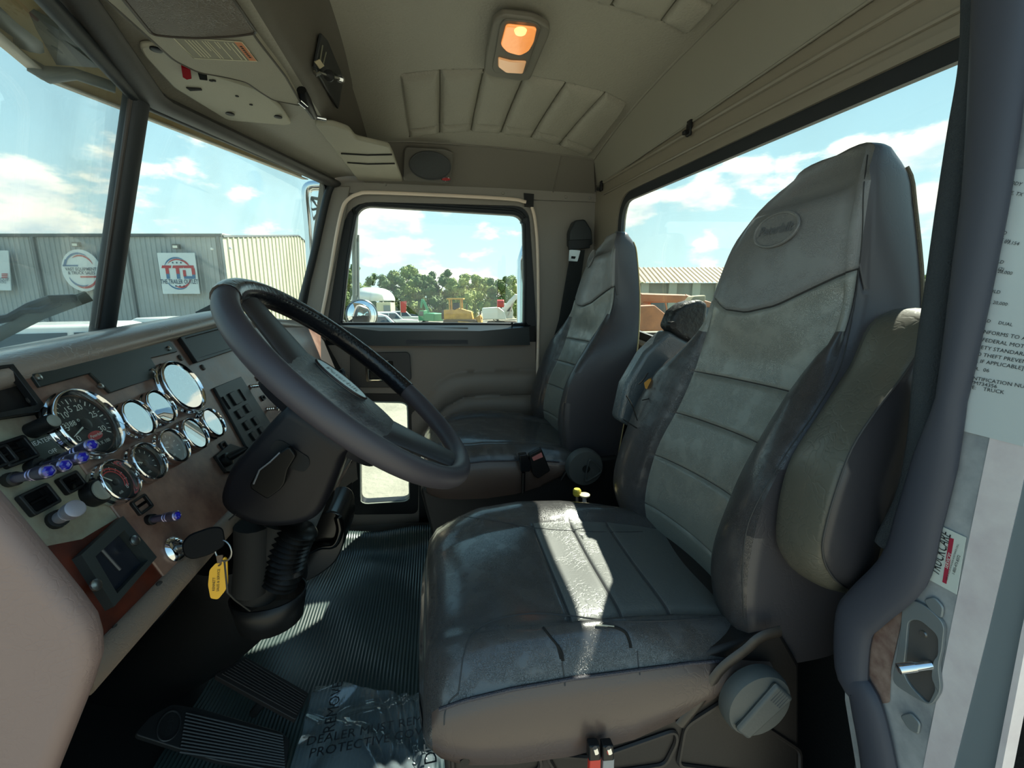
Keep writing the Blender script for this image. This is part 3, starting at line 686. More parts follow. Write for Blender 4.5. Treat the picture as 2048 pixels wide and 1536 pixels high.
# ================================================================== loudspeaker on the side cove
t = thing('loudspeaker', D(857, 328, 1.76), 'oval grey loudspeaker grille mounted over the passenger door', 'loudspeaker')
cn = Vector((0, -(.53 - .40), -(.12))).normalized(); cn = Vector((0, -.74, -.67))
co = Vector((0, 1.752, .47))
def SP(u, v, k=0.0): return PP(u, v, co + cn * k, cn)
MB().prism(rnd([SP(u, v) for u, v in ((812, 292), (890, 296), (907, 303), (902, 360), (896, 366), (806, 358), (808, 300))], .012), cn * .012).build('speaker_frame', mat('speaker frame', '67645d', .5), t, bevel=.003)
cc = [SP(860 + 41 * math.cos(a) * (1 + .0 * a), 330 + 28 * math.sin(a) + 3 * math.cos(a), .012) for a in [2 * math.pi * k / 40 for k in range(40)]]
MB().prism(cc, cn * .004).tube([p + cn * .004 for p in cc], .0025, 8, closed=True).build('speaker_grille', mat('speaker mesh', '45484a', .7, bump=1.0, bscale=900, kind='voronoi', bdist=.001), t)
be = [SP(892 + 9 * math.cos(a), 358 + 3.6 * math.sin(a), .013) for a in [2 * math.pi * k / 24 for k in range(24)]]
MB().prism(be, cn * .002).build('speaker_badge', mat('badge red', 'a43a3a', .4), t)
MB().tube([p + cn * .002 for p in be], .0009, 6, closed=True).build('badge_rim', M['chrome'], t)
# ================================================================== dashboard
TL = R(24.3); PN = Vector((math.cos(TL), 0, math.sin(TL))); PS = Vector((-math.sin(TL), 0, math.cos(TL))); PY = Vector((0, 1, 0)); DD = .44
def G(u, v, k=0.0):   # a point of the instrument panel, k metres proud of it
    return PP(u, v, PN * (k - DD), PN)
dash = thing('dashboard', (-.50, .9, -.98), 'worn brown dashboard with a padded top, wood look panels and chrome ringed gauges', 'dashboard')
M['dashvinyl'] = mat('dash vinyl', '776860', .42, bump=.35, bscale=70, kind='crackle', bdist=.0008, coat=.15)
M['padtop'] = mat('dash pad vinyl', '8f857d', .30, bump=.35, bscale=60, kind='crackle', bdist=.001, coat=.2)
M['wood'] = mat('burl wood laminate', '50302a', .33, col2='957766', cscale=17, cmix=.35, bump=.12, bscale=90, coat=.25, rough2=.5)
M['wood_red'] = mat('fresh burl laminate', '5c2718', .28, col2='3a1a12', cscale=30, coat=.4)
M['worn'] = mat('worn laminate', '8f8f7c', .55, col2='5b3a30', cscale=9, cmix=.75, bump=.2, bscale=60, rough2=.4)
# padded top, following the width of the cab
def pad_z(y): return .004 - .06 * max(0, (y - 1.05) / .7) - .040 * max(0, (1.05 - y) / .55)
prof = [(-.80, -.085), (-.72, -.070), (-.62, -.052), (-.52, -.034), (-.478, -.026), (-.460, -.026), (-.446, -.031), (-.438, -.040), (-.438, -.050), (-.446, -.058), (-.462, -.062)]
ys = [.33 + 1.45 * k / 50 for k in range(51)]
g = MB().grid(len(prof), 51, lambda i, j: (prof[i][0], ys[j], prof[i][1] + pad_z(ys[j])))
g.build('dash_pad', M['padtop'], dash, angle=70, fix=False)
# body behind the panels
def slab(px, k0, k1, r=0): return rnd([G(u, v, k0) for u, v in px], r) if r else [G(u, v, k0) for u, v in px]
b = MB(); o_ = PN * -DD
def QP_(y, s, k): # y across, s up the slope measured from z=0 line
    return Vector((0, y, 0)) + PN * (k - DD) + PS * s
pS = (G(265, 1235, 0) - PN * -DD).dot(PS)
b.prism([QP_(.36, pS - .02, -.004), QP_(1.78, pS - .02, -.004), QP_(1.78, .12, -.004), QP_(.36, .12, -.004)], PN * -.05)
lq = QP_(.36, pS - .015, -.01); b.prism([lq, lq + Vector((0, 1.42, 0)), Vector((-.74, 1.78, lq.z - .10)), Vector((-.74, .36, lq.z - .10))], (0, 0, -.01))
b.build('dash_body', mat('dash body black', '1d1a19', .6), dash)
# lower padded lip running across the cab
yl_ = [.36, 1.1, 1.78]
lip_m = mat('lip vinyl', '7d6e62', .4, bump=.3, bscale=80, kind='crackle', bdist=.0008)
s0 = G(232, 1292).z / math.cos(TL) + DD * math.tan(TL) * 0
pl = G(265, 1235, 0); pS = (pl - PN * -DD).dot(PS)
b = MB().tube([QP_(y, pS - .006, .0) for y in (.40, .8, 1.78)], [(.010, .016)] * 3, 16, flat=tuple(PN)); b.build('dash_lip', lip_m, dash)
# main wood panel, 4 mm proud
mp = [(28, 748), (60, 738), (345, 672), (470, 640), (640, 640), (640, 780), (470, 1010), (341, 1181), (232, 1037), (153, 930), (97, 880), (95, 850)]
MB().prism([G(u, v, .0) for u, v in mp], PN * .004).build('wood_panel', M['wood'], dash, bevel=.0015)
# second wood panel beyond the column
MB().prism([QP_(1.10, -.33, .0), QP_(1.75, -.33, .0), QP_(1.75, -.09, .0), QP_(1.10, -.09, .0)], PN * .003).build('wood_panel', M['wood'], dash, bevel=.001)
MB().prism([QP_(1.22, -.26, .003), QP_(1.77, -.26, .003), QP_(1.77, -.10, .003), QP_(1.22, -.10, .003)], PN * .002).build('sunlit_panel', mat('sunlit dash vinyl', 'a79c82', .5), dash)  # sunlight on the passenger end of the dash, put into this cream tone
# side wood panel near the door: worn pale above, red wood below
wp = [(-60, 850), (66, 832), (97, 880), (153, 930), (232, 1037), (160, 1080), (60, 1100), (-60, 980)]
MB().prism([G(u, v, .0) for u, v in wp], PN * .002).build('worn_panel', M['worn'], dash)
wr = [(232, 1037), (341, 1181), (238, 1296), (100, 1200), (60, 1100), (160, 1080)]
MB().prism([G(u, v, .0) for u, v in wr], PN * .002).build('wood_panel', M['wood_red'], dash)
# air vent at the top left
vt = thing('air_vent', G(20, 790), None, None)
bpy.data.objects.remove(vt)
vx = [(-60, 742), (14, 733), (77, 815), (66, 828), (-60, 850)]
b = MB().ring([G(u, v, .004) for u, v in vx], [G(u, v, .004) for u, v in ((-50, 750), (8, 740), (62, 812), (58, 816), (-50, 838))], PN * .007, n=40)
vent = b.build('air_vent', M['black'], dash, bevel=.001)
b = MB()
for k in range(3):
    q = QP_(.40, (G(0, 790) - PN * -DD).dot(PS) + .018 - .018 * k, .003); b.box(q + Vector((0, .05, 0)), (.003, .14, .014), rot=Matrix.Rotation(R(50), 3, 'Y'))
b.build('vent_slats', M['black_gloss'], vent)
# black blank plates
MB().prism([G(u, v, .004) for u, v in ((49, 741), (335, 682), (351, 705), (297, 718), (318, 753), (216, 788), (175, 749), (74, 777))], PN * .004).build('blank_plate', mat('plate black', '1f2625', .38), dash, bevel=.001)
for u, v in ((75, 755), (337, 697), (305, 742), (200, 773)):
    MB().lathe([(.004, 0), (.004, .002), (.0022, .003)], G(u, v, .008), PN, 12).build('plate_screw', M['steel'], dash)
mp2 = [(352, 678), (470, 645), (500, 690), (386, 728)]
b = MB().ring([G(u, v, .004) for u, v in mp2], [G(u, v, .004) for u, v in ((362, 680), (466, 652), (490, 688), (388, 720))], PN * .008, n=40); b.build('display_frame', M['black'], dash, bevel=.001)
MB().prism([G(u, v, .004) for u, v in ((362, 680), (466, 652), (490, 688), (388, 720))], PN * .002).build('display_glass', mat('display black', '050606', .45), dash)
# ------------------------------------------------ gauges
dial = mat('dial black', '15191c', .5); gl_face = glass_mat('gauge glass', ior=1.5)
mirror_face = mat('sky reflecting gauge glass', '0b0d0e', .04, coat=1.0, spec=1.0)
def ring_pts(c, r, n=24, a0=0, a1=2 * math.pi, up=PS, rt=PY): return [c + rt * (math.cos(a0 + (a1 - a0) * k / n) * r) + up * (math.sin(a0 + (a1 - a0) * k / n) * r) for k in range(n + 1)]
GLASS_IOR = glass_mat('instrument glass', ior=7.0)
def gauge(u, v, f, kind, rot=0.0):
    h = .020; c = PP(u, v, PN * (h - DD), PN); r = f * (DD - h) if f > .1 else f * (DD - h); b0 = c - PN * h
    lip = .0045 if f < .1 else .006
    br = MB().lathe([(r * .98, 0), (r, .003), (r * .985, .006), (r * .94, .0075), (r * .94, .010), (r * .965, .0115), (r * .965, .0145), (r * .94, .0165), (r * .915, .017), (r * .885, .0145), (r * .845, .008)], b0 + PN * .003, PN, 48, cap=False, mats=[0, 0, 0, 0, 0, 0, 0, 0, 0, 0])
    gobj = br.build('gauge', [M['chrome'], mat('bezel inner', '6d7073', .2, .9)], dash, angle=60)
    dm = MB().lathe([(0.0001, 0), (r * .84, 0)], b0 + PN * .008, PN, 40, cap=False)
    lab = {'dial': 0}
    if kind == 'tach':
        for k in range(25):
            a = R(215 - k * 250 / 24); maj = k % 4 == 0; p = lambda q: b0 + PN * .0085 + PY * (math.cos(a) * q) + PS * (math.sin(a) * q)
            w = (p(1) - p(0)).cross(PN).normalized() * (.0007 if maj else .0004); dm.add([p(r * .76) - w, p(r * .76) + w, p(r * (.62 if maj else .68)) + w, p(r * (.62 if maj else .68)) - w], [[0, 1, 2, 3]], 1)
        for s_, a in (('0', 215), ('5', 173), ('10', 131), ('15', 105), ('20', 68), ('25', 20), ('30', -32)):
            a = R(a); text_into(dm, s_, .0105, b0 + PN * .0085 + PY * (math.cos(a) * r * .50) + PS * (math.sin(a) * r * .50), PY, PS, 1)
        text_into(dm, '03388 9', .009, b0 + PN * .0085 + PY * (-r * .35) + PS * (r * .12), PY, PS, 1)
        text_into(dm, 'RPM X 100', .006, b0 + PN * .0085 + PS * (-r * .60) + PY * (r * .1), PY, PS, 1)
        e = [b0 + PN * .0088 + PY * (math.cos(a) * .011 + .004) + PS * (math.sin(a) * .0055 - r * .36) for a in [2 * math.pi * k / 24 for k in range(24)]]
        dm.add(e, [list(range(24))], 2); text_into(dm, 'Peterbilt', .0052, b0 + PN * .0092 + PY * .004 + PS * (-r * .36), PY, PS, 1, shear=.2)
    elif kind in ('oil', 'temp', 'air'):
        for k in range(11):
            a = R(210 - k * 24); q = lambda s_: b0 + PN * .0085 + PY * (math.cos(a) * s_) + PS * (math.sin(a) * s_)
            w = (q(1) - q(0)).cross(PN).normalized() * .0004; dm.add([q(r * .74) - w, q(r * .74) + w, q(r * .60) + w, q(r * .60) - w], [[0, 1, 2, 3]], 1)
        if kind == 'temp':
            for (r0, r1) in ((.50, .56), (.62, .70)):
                A = ring_pts(b0 + PN * .0087, r * r0, 20, R(120), R(-40)); B = ring_pts(b0 + PN * .0087, r * r1, 20, R(120), R(-40)); k = len(A)
                dm.add(A + B, [[i, i + 1, k + i + 1, k + i] for i in range(k - 1)], 2)
            text_into(dm, '0', .007, b0 + PN * .0088 + PY * r * .45 - PS * r * .42, PY, PS, 1); text_into(dm, 'AIR', .0045, b0 + PN * .0088 - PS * r * .5, PY, PS, 1)
        elif kind == 'oil': text_into(dm, '8 H', .007, b0 + PN * .0088 - PY * r * .3 + PS * r * .1, PY, PS, 1); text_into(dm, 'OIL', .0045, b0 + PN * .0088 - PS * r * .45, PY, PS, 1)
        else: text_into(dm, '100', .006, b0 + PN * .0088 + PS * r * .3, PY, PS, 1); text_into(dm, 'psi', .005, b0 + PN * .0088 - PS * r * .4, PY, PS, 1)
    elif kind == 'speedo':
        for k in range(17):
            a = R(215 - k * 15.6); q = lambda s_: b0 + PN * .0085 + PY * (math.cos(a) * s_) + PS * (math.sin(a) * s_)
            w = (q(1) - q(0)).cross(PN).normalized() * .0005; dm.add([q(r * .76) - w, q(r * .76) + w, q(r * .66) + w, q(r * .66) - w], [[0, 1, 2, 3]], 1)
        for k in range(8):
            a = R(215 - k * 35.7); text_into(dm, str(10 * k + 10), .009, b0 + PN * .0087 + PY * (math.cos(a) * r * .52) + PS * (math.sin(a) * r * .52), PY, PS, 1)
    dm.build('dial', [dial, M['white_ink'], mat('dial red', 'b0393c', .5)], gobj, fix=False)
    a = R({'tach': 200, 'oil': 150, 'temp': 130, 'air': 160, 'speedo': 215}.get(kind, 140)); nb = MB()
    d = PY * math.cos(a) + PS * math.sin(a); w = d.cross(PN) * (.0012 if r > .04 else .0008); p0 = b0 + PN * .0105
    nb.prism([p0 - w - d * r * .1, p0 + w - d * r * .1, p0 + w * .3 + d * r * .58, p0 - w * .3 + d * r * .58], PN * .0008); nb.lathe([(r * .16, 0), (r * .16, .0012), (r * .08, .002)], p0, PN, 20, m=1)
    nb.build('needle', [M['white_ink'], M['black']], gobj)
    MB().lathe([(0.0001, 0), (r * .83, 0)], b0 + PN * .0165, PN, 40, cap=False).build('gauge_glass', GLASS_IOR if kind in ('mirror', 'speedo') else gl_face, gobj)
for a_ in ((187, 841, .106, 'tach'), (372, 770, .1095, 'speedo'), (283, 833, .0655, 'mirror'), (327, 811, .0655, 'mirror'), (354, 889, .0655, 'air'), (395, 865, .0655, 'mirror'), (431, 843, .0655, 'mirror'), (304, 920, .0655, 'oil'), (246, 957, .0655, 'temp')):
    gauge(*a_)
# ------------------------------------------------ switch pods, lamps and knobs
sw = MB().prism([G(u, v, .004) for u, v in ((424, 777), (478, 755), (545, 860), (500, 905), (488, 895))], PN * .005).build('switch_pod', mat('switch pod', '272c2d', .45), dash, bevel=.001)
def swb(u, v, w_, h_): 
    c = G(u, v, .009); MB().prism([c + PY * a_ * w_ + PS * b_ * h_ for a_, b_ in ((-1, -1), (1, -1), (1, 1), (-1, 1))], PN * .004).build('push_button', M['black'], sw, bevel=.001)
for u, v in ((478, 828), (494, 817), (493, 851), (510, 842), (506, 872), (522, 862)): swb(u, v, .0085, .0085)
swb(468, 797, .012, .013)
for u, v in ((452, 806), (484, 790)):
    c = G(u, v, .009); MB().prism([c + PY * a_ * .0015 + PS * b_ * .013 for a_, b_ in ((-1, -1), (1, -1), (1, 1), (-1, 1))], PN * .003).build('button_rib', M['black'], sw)
# recessed rocker openings
def rocker(u, v, w_=.012, h_=.009, lab=None):
    c = G(u, v, .002); o2 = rnd([c + PY * a_ * w_ + PS * b_ * h_ for a_, b_ in ((-1, -1), (1, -1), (1, 1), (-1, 1))], .003); i2 = rnd([c + PY * a_ * (w_ - .003) + PS * b_ * (h_ - .003) for a_, b_ in ((-1, -1), (1, -1), (1, 1), (-1, 1))], .002)
    s_ = MB().ring(o2, i2, PN * .006, n=32).build('rocker_frame', M['black'], dash, bevel=.0008)
    MB().prism(i2, PN * .001).tube([c - PY * (w_ * .6) + PN * .002, c + PY * (w_ * .6) + PN * .003], .002, 6).build('rocker', M['black_gloss'], s_)
for u, v, w_, h_ in ((24, 906, .017, .013), (137, 968, .0125, .010), (72, 1002, .016, .012), (278, 1012, .013, .010), (-8, 917, .012, .010), (443, 893, .009, .007), (515, 757, .010, .006), (523, 797, .009, .006)): rocker(u, v, w_, h_)
# round rheostat knobs
def knob(u, v, r, h, cap=True, k=.002, lab='knob'):
    base = G(u, v, k); ax = PN
    s_ = MB().lathe([(r, 0), (r, h * .8), (r * .94, h), (r * .6, h)], base, ax, 28).build(lab, M['black'], dash)
    if cap: MB().lathe([(r * .78, 0), (r * .78, .0015), (r * .5, .0025)], base + ax * h, ax, 24).build('knob_cap', mat('grey knob cap', '83877f', .5), s_)
knob(62, 862, .0085, .024); knob(182, 990, .0145, .012); knob(62, 938, .008, .010, False)
MB().prism([G(u, v, .003) for u, v in ((48, 888), (108, 862), (130, 905), (86, 930))], PN * .0015).build('legend_plate', mat('dark legend plate', '3a443e', .5), dash)
text('HEATER', .007, G(80, 884, .0048), PY, PS, M['white_ink'], dash, name='legend'); text('OFF', .006, G(105, 903, .0048), PY, PS, M['white_ink'], dash, name='legend')
# long machined toggle extensions with blue gems
tm = mat('machined aluminium', '8d88a6', .28, .9); blue = mat('blue gem', '1a1a9c', .1, coat=1.0)
def toggle(u0, v0, u1, v1, r, k1, gem=True, m=tm):
    a_, b_ = G(u0, v0, .004), G(u1, v1, k1); d = b_ - a_; L_ = d.length
    MBt = MB().lathe([(r * 1.1, 0), (r * 1.05, L_ * .18), (r * .62, L_ * .2)], a_, d, 16).build('toggle_base', M['black'], dash)
    t2 = MB().lathe([(r * .72, L_ * .14), (r * .74, L_ * .55), (r * .9, L_ * .57), (r * .9, L_ * .60), (r * .8, L_ * .61), (r * .8, L_ * .64), (r * .95, L_ * .66), (r * .95, L_ * .69), (r * .8, L_ * .70), (r * 1.0, L_ * .74), (r, L_ * .98), (r * .82, L_)], a_, d, 24).build('toggle_lever', m, MBt)
    if gem: MB().lathe([(r * .78, 0), (r * .5, r * .2), (0.0001, r * .1)], a_ + d, d, 6).build('blue_gem', blue, MBt)
for a_ in ((18, 960, 97, 942, .0064, .056), (70, 945, 131, 930, .0064, .052), (80, 935, 166, 914, .0064, .062), (106, 925, 184, 889, .0064, .064), (297, 1040, 355, 1031, .0062, .045)): toggle(*a_)
toggle(112, 1040, 152, 1016, .0085, .036, gem=False, m=mat('cast grey lever', 'a09ea8', .5, .6))
for u0, v0, u1, v1 in ((500, 773, 530, 770), (533, 818, 557, 816)):
    a_, b_ = G(u0, v0, .004), G(u1, v1, .026); s_ = MB(); L_ = (b_ - a_).length
    s_.lathe([(.004, 0)] + [((.0045 if k % 2 else .0035), L_ * k / 12) for k in range(1, 10)] + [(.006, L_ * .85), (.006, L_), (.004, L_ * 1.02)], a_, b_ - a_, 16); s_.build('chrome_switch', M['chrome'], dash)
# trailer brake lever plate by the column
s_ = MB().prism([G(u, v, .004) for u, v in ((425, 914), (455, 890), (500, 905), (500, 945), (447, 947))], PN * .006).build('lever_plate', M['black'], dash, bevel=.001)
MB().tube([G(452, 918, .012), G(490, 898, .03)], [.008, .005], 12).lathe([(.011, 0), (.011, .006), (.006, .008)], G(452, 920, .010), PN, 16).build('lever', M['black'], s_)
# ash tray box
tr_o = [(143, 1119), (230, 1040), (298, 1122), (210, 1222)]
b = MB().ring([G(u, v, .002) for u, v in tr_o], [G(u, v, .002) for u, v in ((172, 1122), (232, 1068), (280, 1128), (216, 1196))], PN * .010, n=36)
s_ = b.build('ash_tray', mat('tray frame', '2e3332', .45), dash, bevel=.0015)
ti = [G(u, v, .0025) for u, v in ((172, 1122), (232, 1068), (280, 1128), (216, 1196))]
MB().prism(ti, PN * .0012).build('tray_pocket', mat('tray pocket', '20242c', .25), s_)
MB().tube([G(202, 1098, .005), G(240, 1140, .005)], .0016, 6).build('tray_divider', mat('tray divider', '4c4c4c', .4), s_)
for u, v in ((190, 1171), (268, 1082)): MB().lathe([(.006, 0), (.006, .002), (.003, .003)], G(u, v, .012), PN, 14).build('tray_screw', M['steel'], s_)
for u, v, k in ((319, 1172, .004), (232, 1260, .002), (341, 1160, .004), (405, 735, .004), (62, 800, .004), (360, 716, .004)): MB().lathe([(.0055, 0), (.0055, .002), (.003, .003)], G(u, v, k), PN, 14).build('panel_screw', mat('dark screw', '4a4846', .4, .6), dash)
# padded end of the dash by the driver's door
YE = .365
def E(u, v, y=YE): return P(u, v, y=y)
ep = [E(u, v) for u, v in ((-60, 895), (0, 952), (60, 1023), (120, 1097), (180, 1172), (210, 1215), (220, 1250), (222, 1290), (205, 1345), (175, 1420), (128, 1536), (90, 1640), (-120, 1640))]
b = MB().prism(ep, (0, -.024, 0)); o = b.build('dash_side', mat('pink grey side vinyl', '7d6964', .55, bump=.25, bscale=70, kind='crackle', bdist=.0006), dash, bevel=.0105, bseg=5)
# ================================================================== ignition key and tag
kc = G(347, 1100, .004)
t = thing('ignition_key', kc, 'black headed key with a ring and yellow tag hanging from the ignition lock', 'key')
MB().lathe([(.016, 0), (.0165, .003), (.013, .008), (.010, .009), (.009, .006)], kc, PN, 28).build('lock_cylinder', M['chrome'], t)
ke = G(372, 1094, .028)
MB().tube([kc + PN * .006, ke], [(.0045, .0015)] * 2, 8, flat=tuple(PS)).build('key_blade', M['steel'], t)
kx = (G(436, 1073, .055) - ke).normalized(); ky = (PS - kx * PS.dot(kx)).normalized(); kn = kx.cross(ky)
hp = rnd([ke + kx * a_ + ky * b_ for a_, b_ in ((-.004, -.010), (.004, -.018), (.022, -.019), (.040, -.014), (.041, .010), (.030, .015), (.006, .014), (-.004, .006))], .006, 4)
MB().prism([p - kn * .003 for p in hp], kn * .006).build('key_head', mat('key head black', '08090c', .6, spec=.15), t, bevel=.0015)
rc = ke + kx * .036 + ky * -.020
rp = [rc + kx * (math.cos(a_) * .008) + ky * (math.sin(a_) * .014) + kn * (math.cos(a_) * .008) for a_ in [2 * math.pi * k / 28 for k in range(28)]]
MB().tube(rp, .0012, 8, closed=True).build('key_ring', M['steel'], t)
dt = ke.y
def KT(u, v): return PP(u, v, rc + Vector((.004, 0, -.01)), Vector((.25, -1, .05)).normalized())
MB().prism(rnd([KT(u, v) for u, v in ((432, 1112), (446, 1110), (443, 1130), (436, 1134))], .002), (0, .0015, 0)).build('tag_strap', mat('brown strap', '5e4a3a', .6), t)
b = MB().prism(rnd([KT(u, v) for u, v in ((419, 1140), (432, 1126), (443, 1127), (447, 1114), (454, 1118), (455, 1170), (450, 1182), (436, 1199), (421, 1197), (416, 1170))], .003), (0, .002, 0))
b.build('yellow_tag', mat('yellow tag', 'e8ae28', .5), t)
tn = Vector((.25, -1, .05)).normalized()
for (u, v, s_) in ((428, 1168, 'KENNETT'), (437, 1160, 'SALES & SERVICE')):
    text(s_, .0042, KT(u, v) + tn * .0004, KT(u + 1, v - 20) - KT(u, v), KT(u - 10, v) - KT(u, v), M['ink'], t, name='tag_text')
MB().tube([KT(449, 1122) + Vector((0, 0, .0)), KT(455, 1185), P(470, 1200, y=.6), P(500, 1222, y=.66)], .0012, 6).build('cord', mat('cord grey', '3a3936', .7), t)
# ================================================================== steering column
col = thing('steering_column', (-.3, .69, -.98), 'black steering column shroud with tilt lever and rubber boots under the wheel', 'steering column')
cpx = [(433, 1003), (440, 975), (456, 940), (500, 888), (560, 822), (585, 806), (640, 840), (705, 885), (690, 915), (662, 985), (640, 1030), (610, 1052), (560, 1061), (505, 1058), (462, 1040), (440, 1022)]
yN = .635
front = [P(u, v, y=yN) for u, v in cpx]; c0 = sum(front, Vector()) / len(front)
b = MB(); n = len(front); rings = []
for (dy, sc_) in ((.0, .80), (.004, .93), (.015, .99), (.04, 1.0), (.09, 1.0), (.13, .95), (.145, .8)):
    rings.append([c0 + (p - c0) * sc_ + Vector((0, dy, 0)) for p in front])
sm = [spline(r_, 3, closed=True) for r_ in rings]
b.grid(len(sm), len(sm[0]), lambda i, j: sm[i][j], cv=True, caps=True)
b.build('column_shroud', M['navy_black'], col, angle=70)
yF = yN - .001
b = MB().tube([P(u, v, y=yN + .004) for u, v in ((458, 1040), (520, 985), (585, 925), (640, 862))], .0012, 6).build('shroud_seam', M['black'], col)
MB().prism(rnd([P(u, v, y=yF) for u, v in ((541, 895), (552, 880), (565, 881), (590, 897), (618, 915), (620, 930), (610, 943), (596, 942), (560, 925), (548, 915))], .004), (0, -.001, 0)).build('lever_slot', M['black_matte'], col)
yv = yN - .018
MB().prism(rnd([P(u, v, y=yv) for u, v in ((560, 905), (578, 893), (592, 912), (575, 940), (569, 968), (560, 980), (534, 999), (501, 978), (499, 968), (516, 942), (530, 928))], .004), (0, .010, 0)).build('tilt_lever', mat('tilt lever black', '050607', .35, spec=.25), col, bevel=.002, bseg=3)
MB().tube([P(u, v, y=yv - .0005) for u, v in ((507, 968), (519, 940), (540, 924), (560, 905))], .0012, 6).build('lever_trim', mat('lever trim', '9a9ca2', .3, .8), col)
# turn stalk stub and tubes beneath
MB().tube([P(u, v, y=.74) for u, v in ((690, 905), (650, 960), (615, 1040), (590, 1100))], [.016, .017, .018, .018], 14).build('stalk_tube', mat('stalk tube', '4a4f52', .35), col)
bp = [P(u, v, y=.70) for u, v in ((600, 1052), (585, 1080), (575, 1110), (568, 1140), (555, 1165))]
bp = spline(bp, 6); MB().tube(bp, [(.026 + (.006 if k % 2 else 0)) for k in range(len(bp))], 18).build('rubber_boot', mat('boot rubber', '0c0b0b', .3), col, angle=80)
MB().tube([P(u, v, y=.69) for u, v in ((505, 1050), (505, 1120), (500, 1180))], .026, 14).tube([P(u, v, y=.71) for u, v in ((560, 1040), (530, 1130), (515, 1190))], .030, 14).build('column_tube', M['black_matte'], col)
# cable and U-joint cover that runs down to the firewall
lc = [P(480, 1080, y=.80), P(500, 1160, y=.84), P(420, 1260, y=.95), P(330, 1330, y=1.08), P(260, 1360, y=1.16)]
b = MB().tube(spline(lc, 5), [(.075, .10)] * 21, 20, flat=(0, 1, 0)); b.build('column_cover', mat('cover black', '0d0e10', .45), col)
cup = [P(545, 1205, y=.70) + Vector((math.cos(a_) * .055, math.sin(a_) * .05, .0)) for a_ in [2 * math.pi * k / 24 for k in range(24)]]
MB().tube(cup, [(.004, .03)] * 24, 8, closed=True, flat=(0, 0, 1)) if False else None
MB().grid(3, 24, lambda i, j: P(540, 1205, y=.72) + Vector((math.cos(2 * math.pi * j / 24) * (.050, .056, .060)[i], math.sin(2 * math.pi * j / 24) * .05, (-.03, 0, .02)[i])), cv=True).build('boot_collar', M['black'], col, solid=.003)
# glossy black moulding on the floor by the column
t = thing('floor_cover', P(640, 1130, z=FLOOR + .05), 'glossy black moulded cover on the floor to the right of the column', 'cover')
b = MB(); fc = [(590, 1160), (590, 1080), (620, 1035), (660, 1020), (684, 1030), (690, 1060), (688, 1090), (672, 1125), (640, 1150), (605, 1168)]
bot = [P(u, v, y=.98) for u, v in fc]; b.prism(rnd(bot, .02, 4), (0, .14, 0)); b.build('cover_body', mat('cover gloss', '121314', .22), t, bevel=.014, bseg=4)
MB().tube(spline([P(u, v, y=.972) for u, v in ((600, 1110), (640, 1092), (668, 1088), (680, 1060), (676, 1034))], 5), .009, 10).build('cover_rib', M['black_gloss'], t)
# ================================================================== steering wheel
wc = Vector((-.117, .69, -.126)); tw = R(47.5); WN = Vector((math.cos(tw), 0, math.sin(tw))); WS = Vector((-math.sin(tw), 0, math.cos(tw))); WR = .206
def WP(s_, l, k=0.0): return wc + WS * s_ + PY * l + WN * k       # s up the wheel, l across, k proud
wh = thing('steering_wheel', wc, 'large black steering wheel with laced leather wrap on its far rim', 'steering wheel')
def rimp(a, dr=0.0): return WP(math.cos(a) * (WR + dr), math.sin(a) * (WR + dr))
M['wheel'] = mat('wheel urethane', '3d393f', .48, bump=.2, bscale=260, bdist=.0004)
MB().tube([rimp(2 * math.pi * k / 96) for k in range(96)], [(.0165, .0150)] * 96, 16, closed=True, flat=None).build('rim', M['wheel'], wh)
wa = [R(-22) + (R(112) - R(-22)) * k / 60 for k in range(61)]
b = MB().tube([rimp(a) for a in wa], .0178, 16)
b.build('rim_wrap', mat('wrap leather', '14151a', .22, bump=.6, bscale=160, bdist=.0015), wh)
b = MB()
for k in range(60):
    a = R(-20) + R(130) * k / 59
    q = rimp(a, -.0125) + WN * .0125; b.tube([q + (rimp(a + .012) - rimp(a - .012)) * .35 + WS * 0 + (wc - rimp(a)).normalized() * .003, q - (rimp(a + .012) - rimp(a - .012)) * .35 - (wc - rimp(a)).normalized() * .003], .0011, 5)
b.build('lacing', mat('lacing cord', '2c2d33', .4), wh)
# spokes up and down the wheel, dished into the hub
for sgn in (1, -1):
    b = MB(); nseg = 14
    def sp(i, j, sgn=sgn):
        t_ = i / (nseg - 1); s_ = sgn * (.06 + (WR - .060) * t_); wv = .052 - .022 * t_; k = -.034 * (1 - t_) ** 1.0 - .002
        a = 2 * math.pi * j / 16; th = .012 - .003 * t_
        return WP(s_, math.cos(a) * wv, k + math.sin(a) * th)
    b.grid(nseg, 16, sp, cv=True, caps=True); b.build('spoke', mat('spoke urethane', '2b2a2d', .45, bump=.2, bscale=260, bdist=.0004), wh, angle=70)
# padded horn cover
def hub(i, j, ni=24, nj=48):
    t_ = i / (ni - 1); a = 2 * math.pi * j / nj
    ca, sa = math.cos(a), math.sin(a); e = .62
    sx = math.copysign(abs(ca) ** e, ca); sy = math.copysign(abs(sa) ** e, sa)
    r_ = math.sin(t_ * math.pi / 2)
    return WP(sx * .122 * r_ + .008, sy * .056 * r_, .026 * max(0, math.cos(t_ * math.pi / 2)) ** .7 - .040)
MB().grid(24, 48, hub, cv=True).build('horn_pad', mat('horn pad vinyl', '3a383a', .38, bump=1.0, bscale=230, kind='noise', bdist=.002, col2='6a7070', cscale=9, cmix=.7), wh, angle=80)
MB().grid(6, 40, lambda i, j: WP(math.cos(2 * math.pi * j / 40) * (.120 - .01 * i * .3) + .005, math.sin(2 * math.pi * j / 40) * (.060 - .008 * i * .3), -.040 - i * .010), cv=True).build('hub_back', M['navy_black'], wh)
ep_ = [WP(math.cos(a) * .046 + .024, math.sin(a) * .022, -.0150) for a in [2 * math.pi * k / 40 for k in range(40)]]
